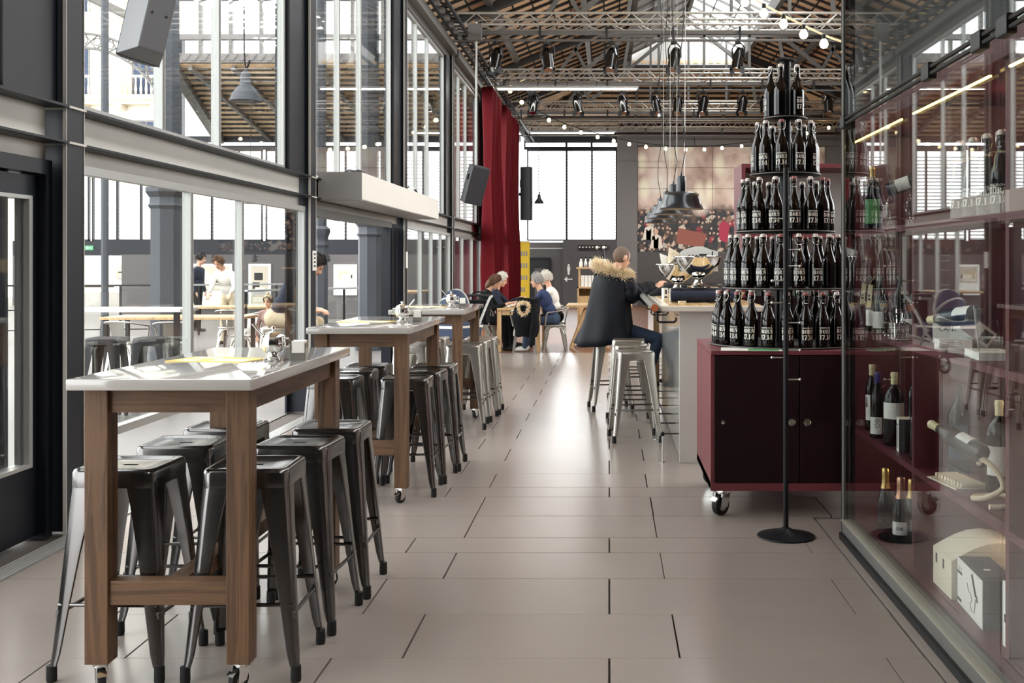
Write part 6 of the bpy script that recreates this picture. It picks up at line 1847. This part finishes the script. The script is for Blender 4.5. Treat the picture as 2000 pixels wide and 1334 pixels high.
for k, (x, y, r) in enumerate(((-5.75, 14.6, 15), (-6.4, 14.7, -10), (-5.3, 16.2, 170), (-6.2, 18.2, 0), (-5.6, 17.7, 60))):
    cafe_chair((x, y, 0), rad(r), ['silver armchair at the near side of the outside table, right one', 'silver armchair at the near side of the outside table, left one', 'silver armchair behind the outside table', 'silver armchair at the farther gallery table', 'silver armchair turned aside near the farther gallery table'][k], group='gallery armchairs')
stool(-3.88, 12.9, 'pale metal bar stool under the seated person in navy outside', rad(10), 'gunmetal_light', 'gallery stools')
bell_lamp((-4.92, 15.0, 3.68), .215, 'large grey enamel bell lamp hanging outside the upper glazing', 3.5, 'gallery_iron')
bell_lamp((-11.3, 35.0, 3.35), .24, 'small bell lamp hanging far off in the gallery', 3.35)
# street facade beyond
fa = thing('street_facade', 'pale stone apartment facade with balconies across the street', 'building', (-27.0, 60.0, 0))
MB().box((-9, 0, -1), (4.4, 3, 22)).build('wall', 'facade', fa)
for k, z in enumerate((6.2, 10.2, 14.6)):
    MB().box((-8.8, -.9, z), (3.9, 0, z + .28)).box((-8.8, -.7, z - .2), (3.9, 0, z)).build('balcony_slab', 'facade_trim', fa)
    m = MB().box((-1.2, -.85, z + 1.2), (3.7, -.72, z + 1.32))
    m.build('balustrade_rail', 'facade_trim', fa)
    for i in range(18):
        MB().lathe([(.05, 0), (.08, .3), (.045, .6), (.06, .92)], 8, (-1.1 + i * .28, -.78, z + .28)).build('baluster', 'facade_trim', fa, 60)
    for x in (-6.5, -2.6, 1.2):
        w_ = MB().box((x, -.06, z + .3), (x + 1.5, 0, z + 3.0)).build('window', 'wall_grey', fa)
        MB().box((x + .1, -.09, z + .4), (x + .7, -.06, z + 2.9)).box((x + .8, -.09, z + .4), (x + 1.4, -.06, z + 2.9)).build('pane', 'stroller_blue', w_)
        MB().box((x - .5, -.12, z + .3), (x, -.05, z + 3.0)).build('shutter', 'facade_trim', w_)
for i in range(6): MB().box((-7.5 + i * 2, -.8, 9.7), (-7.1 + i * 2, 0, 10.0)).build('corbel', 'facade_trim', fa)

# ================================================================== PEOPLE
def remeshed(prims, mats, voxel=.012):
    """continuous body: union of tapered limbs and rounded masses, then one skin; region decides the material"""
    m = MB()
    for p in prims:
        if p[0] == 'c':
            _, a, b, r0, r1, mi = p
            m.cyl(a, b, r0, r1, 14); m.ball(a, r0, 14, 10); m.ball(b, r1, 14, 10)
        else:
            _, c, r, R, mi = p
            m.ball(c, r, 20, 14, R)
    me = m.mesh('body_src', mats[0])
    ob = link('body_src', me)
    md = ob.modifiers.new('r', 'REMESH'); md.mode = 'VOXEL'; md.voxel_size = voxel
    ms = ob.modifiers.new('s', 'SMOOTH'); ms.factor = .5; ms.iterations = 3
    dg = bpy.context.evaluated_depsgraph_get(); dg.update()
    out = bpy.data.meshes.new_from_object(ob.evaluated_get(dg))
    bpy.data.objects.remove(ob); bpy.data.meshes.remove(me)
    out.materials.clear()
    for x in mats: out.materials.append(MATS[x])
    P = []
    for p in prims:
        if p[0] == 'c': P.append((0, Vector(p[1]), Vector(p[2]) - Vector(p[1]), p[3], p[4], p[5]))
        else: P.append((1, Vector(p[1]), p[2], p[3].inverted() if p[3] is not None else None, min(p[2]), p[4]))
    idx = []
    for f in out.polygons:
        c = f.center; best = 9; bi = 0
        for p in P:
            if p[0] == 0:
                d = p[2]; L2 = d.length_squared
                t = max(0, min(1, (c - p[1]).dot(d) / L2)) if L2 else 0
                s_ = (c - p[1] - d * t).length - (p[3] + (p[4] - p[3]) * t)
            else:
                v = c - p[1]
                if p[3] is not None: v = p[3] @ v
                s_ = (Vector((v.x / p[2][0], v.y / p[2][1], v.z / p[2][2])).length - 1) * p[4]
            if s_ < best: best = s_; bi = p[5]
        idx.append(bi)
    out.polygons.foreach_set('material_index', idx)
    out.polygons.foreach_set('use_smooth', [True] * len(idx))
    out.update()
    return out
def ik(a, b, l0, l1, pole):
    d = b - a; L = min(d.length, (l0 + l1) * .995); d.normalize()
    x = (l0 * l0 - l1 * l1 + L * L) / (2 * L); h = math.sqrt(max(0, l0 * l0 - x * x))
    p = pole - d * pole.dot(d); p.normalize()
    return a + d * x + p * h
def hand_prims(wrist, dirv, up, side, mi, curl=.5, s=1.0):
    """palm, four unequal bent fingers and a thumb from the side of the palm"""
    d = dirv.normalized(); r = d.cross(up).normalized(); u = r.cross(d).normalized()
    out = [('c', wrist, wrist + d * .035 * s, .022 * s, .027 * s, mi)]
    pc = wrist + d * .055 * s
    R = Matrix((r, d, u)).transposed()
    out.append(('e', pc, (.040 * s, .048 * s, .017 * s), R, mi))
    for k, (o_, L) in enumerate(((-.030, .062), (-.010, .072), (.010, .068), (.029, .052))):
        a = wrist + d * .095 * s + r * o_ * s
        d1 = (d * math.cos(curl * .6) - u * math.sin(curl * .6)); d2 = (d * math.cos(curl * 1.5) - u * math.sin(curl * 1.5))
        b = a + d1 * L * .55 * s; c = b + d2 * L * .5 * s
        out += [('c', a, b, .0095 * s, .009 * s, mi), ('c', b, c, .009 * s, .0075 * s, mi)]
    t0 = wrist + d * .035 * s + r * (-side) * .034 * s
    t1 = t0 + (d * .7 + r * (-side) * .55 - u * .35).normalized() * .038 * s; t2 = t1 + (d * .9 + r * (-side) * .1 - u * .4).normalized() * .03 * s
    out += [('c', t0, t1, .0125 * s, .0105 * s, mi), ('c', t1, t2, .0105 * s, .0085 * s, mi)]
    return out
def person(label, hip, face, seated=True, lean=.15, head_pitch=.2, head_yaw=0.0, hands=None, mats=('skin', 'cloth_navy', 'cloth_jeans', 'black_rubber'), hair='hair_grey', hairlen=.0, S=1.0,
           feet=None, legh=.45, thigh_dir=None, voxel=.012, curl=.6, bald=False, belly=1.0, hat=None):
    f = Vector((math.sin(face), math.cos(face), 0)); r = Vector((f.y, -f.x, 0)); u = Vector((0, 0, 1))
    H = Vector(hip)
    o = thing('person', label, 'person', (H.x, H.y, 0))
    O = Vector((H.x, H.y, 0))
    W = lambda p: Vector(p) - O
    tl_ = u * math.cos(lean) + f * math.sin(lean)
    waist = H + tl_ * .16 * S; chest = H + tl_ * .36 * S; neckb = H + tl_ * .52 * S + f * .01
    tf = (f * math.cos(lean) - u * math.sin(lean))
    RT = Matrix((r, tf, tl_)).transposed()
    P = []
    SK, TOP, LEG, SHO = 0, 1, 2, 3
    P.append(('e', W(H), (.165 * S, .125 * S, .12 * S), RT, LEG))
    P.append(('e', W(waist), (.150 * S * belly, .115 * S * belly, .16 * S), RT, TOP))
    P.append(('e', W(chest), (.175 * S, .125 * S, .19 * S), RT, TOP))
    P.append(('c', W(neckb - r * .13 * S - tl_ * .06 * S), W(neckb + r * .13 * S - tl_ * .06 * S), .065 * S, .065 * S, TOP))
    # neck and head
    hd = u * math.cos(head_pitch) + f * math.sin(head_pitch)
    hf0 = (f * math.cos(head_yaw) + r * math.sin(head_yaw))
    hr = Vector((hf0.y, -hf0.x, 0)); hf = (hf0 * math.cos(head_pitch) - u * math.sin(head_pitch)); hu = (hf0 * math.sin(head_pitch) + u * math.cos(head_pitch))
    nt = neckb + (tl_ * .6 + hd * .4) * .085 * S
    P.append(('c', W(neckb - tl_ * .02), W(nt), .055 * S, .050 * S, SK))
    hc = nt + hu * .105 * S + hf * .02 * S
    RH = Matrix((hr, hf, hu)).transposed()
    P.append(('e', W(hc + hu * .02 * S), (.074 * S, .094 * S, .095 * S), RH, SK))
    P.append(('e', W(hc - hu * .045 * S + hf * .022 * S), (.058 * S, .07 * S, .075 * S), RH, SK))
    P.append(('c', W(hc + hf * .088 * S + hu * .01 * S), W(hc + hf * .108 * S - hu * .028 * S), .010 * S, .015 * S, SK))
    P.append(('e', W(hc + hf * .072 * S - hu * .098 * S), (.026 * S, .022 * S, .02 * S), RH, SK))
    for s_ in (-1, 1): P.append(('e', W(hc + hr * s_ * .077 * S - hf * .005 * S - hu * .005 * S), (.010 * S, .02 * S, .032 * S), RH, SK))
    # arms
    hands = hands or [None, None]
    for s_, tgt in zip((-1, 1), hands):
        sh = neckb + r * s_ * .175 * S - tl_ * .065 * S
        if tgt is None: tgt = sh - u * .50 * S + f * .06 * S + r * s_ * .04
        else: tgt = Vector(tgt)
        el = ik(sh, tgt, .285 * S, .25 * S, -u * .9 - f * .35 + r * s_ * .5)
        d = (tgt - el).normalized(); wr_ = el + d * .25 * S
        P += [('c', W(sh), W(el), .058 * S, .046 * S, TOP), ('c', W(el), W(el + d * .20 * S), .046 * S, .036 * S, TOP), ('c', W(el + d * .19 * S), W(wr_), .028 * S, .024 * S, SK)]
        P += [(p[0], *p[1:]) for p in hand_prims(W(wr_), d, u if abs(d.z) < .9 else f, s_, SK, curl, S)]
    # legs
    for s_ in (-1, 1):
        hj = H + r * s_ * .09 * S - u * .01
        if seated:
            td = thigh_dir[0 if s_ < 0 else 1] if thigh_dir else (f * .97 + r * s_ * .12 - u * .08)
            kn = hj + Vector(td).normalized() * .43 * S
            ft = Vector((kn.x, kn.y, 0)) + f * .05 + u * .08
            if feet: ft = Vector(feet[0 if s_ < 0 else 1])
        else:
            ft = Vector((hj.x, hj.y, .08)) + f * (.08 * s_); kn = hj.lerp(ft, .5) + f * .03
        P += [('c', W(hj), W(kn), .088 * S, .062 * S, LEG), ('c', W(kn), W(kn.lerp(ft, .45)), .060 * S, .057 * S, LEG), ('c', W(kn.lerp(ft, .45)), W(ft), .057 * S, .045 * S, LEG)]
        P += [('c', W(ft - u * .035 * S - f * .03 * S), W(ft - u * .045 * S + f * .13 * S), .038 * S, .034 * S, SHO)]
    link('body', remeshed(P, list(mats), voxel), o)
    # face details
    for s_ in (-1, 1):
        MB().ball(W(hc + hf * .086 * S + hr * s_ * .031 * S + hu * .006 * S), (.012 * S, .006 * S, .007 * S), 10, 6, RH).build('eye', 'eye_dark', o, 60)
        MB().ball(W(hc + hf * .090 * S + hr * s_ * .031 * S + hu * .026 * S), (.018 * S, .006 * S, .004 * S), 10, 6, RH).build('eyebrow', hair, o, 60)
    MB().ball(W(hc + hf * .090 * S - hu * .062 * S), (.022 * S, .008 * S, .006 * S), 10, 6, RH).build('mouth', 'lip', o, 60)
    if hair and not bald:
        # hair cap: outer shell over the crown, open at the face
        vs = []; N, K = 26, 11
        rings = []
        for j in range(K):
            t = j / (K - 1)
            row = []
            for i in range(N):
                a = 2 * PI * i / N
                fr = math.cos(a)                      # 1 at the face
                low = rad(108 + hairlen * 40) if fr < .35 else rad(108 - 62 * (fr - .35) / .65)
                th = low * t
                jit = 1 + .05 * math.sin(7 * a + 5 * t) + .035 * math.sin(13 * a - 9 * t)
                p = hc + hu * .025 * S + (hr * math.sin(a) * .088 * S * math.sin(th) + hf * math.cos(a) * .106 * S * math.sin(th) + hu * math.cos(th) * .112 * S) * jit
                row.append(W(p))
            rings.append(row)
        MB().loft(rings, cap=False).build('hair', hair, o, 70)
        hm = o.children[-1]; sd = hm.modifiers.new('t', 'SOLIDIFY'); sd.thickness = .02 * S; sd.offset = -1
        q = random.Random(int(abs(H.x) * 1000)); m = MB()
        for k in range(1100):
            a = q.uniform(0, 2 * PI); fr = math.cos(a)
            low = 108 + hairlen * 40 if fr < .35 else 108 - 62 * (fr - .35) / .65
            th = rad(low) * math.sqrt(q.random())
            n_ = hr * math.sin(a) * math.sin(th) + hf * math.cos(a) * math.sin(th) + hu * math.cos(th)
            p = hc + hu * .025 * S + (hr * math.sin(a) * .086 * math.sin(th) + hf * math.cos(a) * .104 * math.sin(th) + hu * math.cos(th) * .110) * S
            d = (n_ * .25 - hu * .8 * math.sin(th) - hf * .25 + Vector((q.uniform(-.5, .5), q.uniform(-.5, .5), q.uniform(-.4, .4)))).normalized()
            m.cyl(W(p), W(p + d * q.uniform(.02, .038) * S), .006 * S, .0015, 3, False)
        tag(m.build('hair_strands', hair, o), kind='stuff')
        if hairlen > .5:
            MB().ball(W(hc - hf * .06 * S - hu * .07 * S), (.085 * S, .06 * S, .11 * S), 16, 10, RH).build('hair_back', hair, o, 60)
    elif bald:
        MB().ball(W(hc + hu * .021 * S - hf * .006 * S), (.0765 * S, .093 * S, .0965 * S), 24, 16, RH).build('cropped_hair', hair, o, 60)
    if hat:
        MB().lathe([(.088 * S, 0), (.09 * S, .03 * S), (.086 * S, .07 * S), (.06 * S, .115 * S), (0, .13 * S)], 20, W(hc + hu * .02 * S), hu).build('knit_hat', hat, o, 60)
        MB().ball(W(hc + hu * .165 * S), .04 * S, 12, 8).build('hat_bobble', hat, o, 60)
    o['_hc'] = [*hc]; o['_dirs'] = [*hf, *hr, *hu]
    return o, dict(hc=hc, hf=hf, hr=hr, hu=hu, neck=neckb, f=f, r=r, O=O, H=H)

# ---- man in the dark parka on a bar stool, seen from behind, turned to the bar
ph = (.02, 11.34, .84)
po, info = person('person in a dark navy parka with a fur-trimmed hood, seated at the bar', ph, rad(52), lean=.10, head_pitch=.32, hands=[(.47, 11.70, 1.245), (.50, 11.44, 1.245)],
                  mats=('skin', 'parka', 'cloth_jeans', 'black_rubber'), hair='hair_short', bald=True, S=1.02, thigh_dir=[(1, .55, -.25), (1, .12, -.25)],
                  feet=[(.40, 11.62, .30), (.38, 11.28, .30)], voxel=.0105)
f, r, O = info['f'], info['r'], info['O']
# coat: lofted shell from shoulders to a flared hem that hangs over the stool
N = 40; rings = []
H = info['H']
for j, (z, rx, ry, bx) in enumerate(((1.445, .10, .09, .03), (1.41, .165, .115, .02), (1.36, .215, .15, .0), (1.25, .235, .175, -.015), (1.10, .25, .195, -.03), (.98, .265, .21, -.045), (.86, .285, .235, -.065), (.78, .305, .26, -.085), (.71, .325, .28, -.105))):
    row = []
    for i in range(N):
        a = 2 * PI * i / N; fr = math.cos(a)
        fold = 1 + (.03 + .04 * (j / 8)) * math.sin(7 * a + .5 * j) * (j / 8) + .02 * math.sin(4 * a - 1.3 * j)
        zz = z + (.10 * max(0, fr) * (j / 8) ** 2) - (.05 * max(0, -fr) * (j / 8) ** 3)
        p = H + r * math.sin(a) * rx * fold + f * (fr * ry * fold + bx); p = Vector((p.x, p.y, zz))
        row.append(p - O)
    rings.append(row)
MB().loft(rings, cap=False).build('parka_coat', 'parka', po, 70); sd = po.children[-1].modifiers.new('t', 'SOLIDIFY'); sd.thickness = .02
# padded sleeves over the arms
for s_, el, hd_ in ((-1, (.25, 11.66, 1.17), (.42, 11.69, 1.255)), (1, (.21, 11.22, 1.15), (.44, 11.41, 1.255))):
    sh = info['neck'] + r * s_ * .18 - Vector((0, 0, .07))
    pts = [sh - O, sh.lerp(Vector(el), .5) + r * s_ * .03 - O, Vector(el) - O, Vector(el).lerp(Vector(hd_), .6) - O, Vector(hd_) - O]
    P_ = smooth_path(pts, 5)
    MB().tube(P_, [.085 - .03 * k / len(P_) + .004 * math.sin(k * 1.9) for k in range(len(P_))], 16).build('parka_sleeve', 'parka', po, 70)
# hood lying on the back, with a ring of fur
nb = info['neck']
hb_ = nb - f * .10 + Vector((0, 0, .0)) - O
rr_ = []
for k in range(7):
    t = k / 6
    rr_.append([hb_ + r * math.cos(a) * (.155 - .05 * t) + Vector((0, 0, 1)) * (.07 * math.sin(a) * (1 - .3 * t) - .07 * t + .02) - f * (.03 + .06 * math.sin(PI * t)) for a in [2 * PI * i / 24 for i in range(24)]])
MB().loft(rr_).build('hood', 'parka', po, 70)
q = random.Random(21)
def fur_ring(mt, n, seed, name):
    q = random.Random(seed); m = MB()
    for k in range(n):
        a = q.uniform(0, 2 * PI)
        c = nb - O - f * .03 + r * (math.cos(a) * .165 + .015) + f * (math.sin(a) * .125 - .02) + Vector((0, 0, .045 - .05 * math.cos(a) - .035 * math.sin(a)))
        out = (r * math.cos(a) + f * math.sin(a)) * .8 + Vector((0, 0, q.uniform(-.5, 1.1)))
        d = (out + Vector((q.uniform(-.6, .6), q.uniform(-.6, .6), q.uniform(-.5, .5)))).normalized()
        c += Vector((q.uniform(-.015, .015), q.uniform(-.015, .015), q.uniform(-.02, .02)))
        m.cyl(c, c + d * q.uniform(.05, .1), .0055, .0008, 3, False)
    return tag(m.build(name, mt, po), kind='stuff')
fur_ring('fur', 3200, 1, 'hood_fur'); fur_ring('fur_dark', 700, 2, 'hood_fur_dark')  # fewer, darker strands mixed into the pale fur
MB().tube([nb - O - f * .03 + r * (math.cos(a) * .16 + .015) + f * (math.sin(a) * .12 - .02) + Vector((0, 0, .045 - .05 * math.cos(a) - .035 * math.sin(a))) for a in [2 * PI * i / 28 for i in range(28)]], .035, 8, True).build('hood_rim', 'fur_dark', po, 70)

# ---- group at the far dining table
person('person in a navy blue jacket with tousled grey hair, leaning over the far table', (-.95, 18.85, .54), rad(-90), lean=.42, head_pitch=.12, hands=[(-1.52, 18.98, .80), (-1.50, 18.72, .80)],
       mats=('skin', 'cloth_blue', 'cloth_jeans', 'shoe_white'), hair='hair_grey', hairlen=.3)
person('white-haired person in pale clothes behind the one in the blue jacket', (-.93, 19.75, .54), rad(-90), lean=.25, head_pitch=.15, hands=[(-1.42, 19.85, .80), (-1.45, 19.6, .80)],
       mats=('skin', 'cloth_white', 'cloth_black', 'black_rubber'), hair='hair_white', hairlen=.4)
person('person in black with a headband over brown hair, looking down at the far table', (-2.22, 18.9, .54), rad(90), lean=.30, head_pitch=.55, hands=[(-1.72, 19.0, .80), (-1.74, 18.74, .80)],
       mats=('skin', 'cloth_black', 'cloth_black', 'black_rubber'), hair='hair_brown', hairlen=.8, S=.97)
person('grey-haired bearded person in a dark jacket at the far table', (-2.20, 19.75, .54), rad(90), lean=.36, head_pitch=.35, hands=[(-1.62, 19.85, .86), (-1.66, 19.55, .80)],
       mats=('skin', 'cloth_navy', 'cloth_black', 'black_rubber'), hair='hair_white', hairlen=.2)
# ---- people in the gallery
person('person in a dark navy sweater and beige trousers, seated bent forward outside the glass', (-3.88, 12.9, .85), rad(88), lean=.55, head_pitch=.7, hands=[(-3.42, 13.03, .95), (-3.42, 12.77, .95)], feet=[(-3.50, 13.0, .32), (-3.50, 12.8, .32)],
       mats=('skin', 'cloth_navy', 'cloth_beige', 'black_rubber'), hair='hair_dark', S=1.08)
person('small child in a knitted hat and scarf standing outside the glass', (-4.72, 15.4, .50), rad(190), False, lean=.03, head_pitch=.1, mats=('skin', 'cloth_plaid', 'cloth_white', 'black_rubber'), hair='hair_brown', S=.66, hat='cloth_beige')
person('person in pale clothes standing at a table in the gallery', (-6.95, 20.3, .88), rad(200), False, lean=.35, head_pitch=.6, hands=[(-6.75, 19.75, .95), (-7.15, 19.8, .95)], mats=('skin', 'cloth_white', 'cloth_beige', 'black_rubber'), hair='hair_brown', hairlen=.3, S=.98)
person('person in dark clothes standing far left in the gallery', (-9.0, 24.2, .88), rad(95), False, lean=.05, head_pitch=.2, mats=('skin', 'cloth_navy', 'cloth_black', 'black_rubber'), hair='hair_dark', S=1.0)
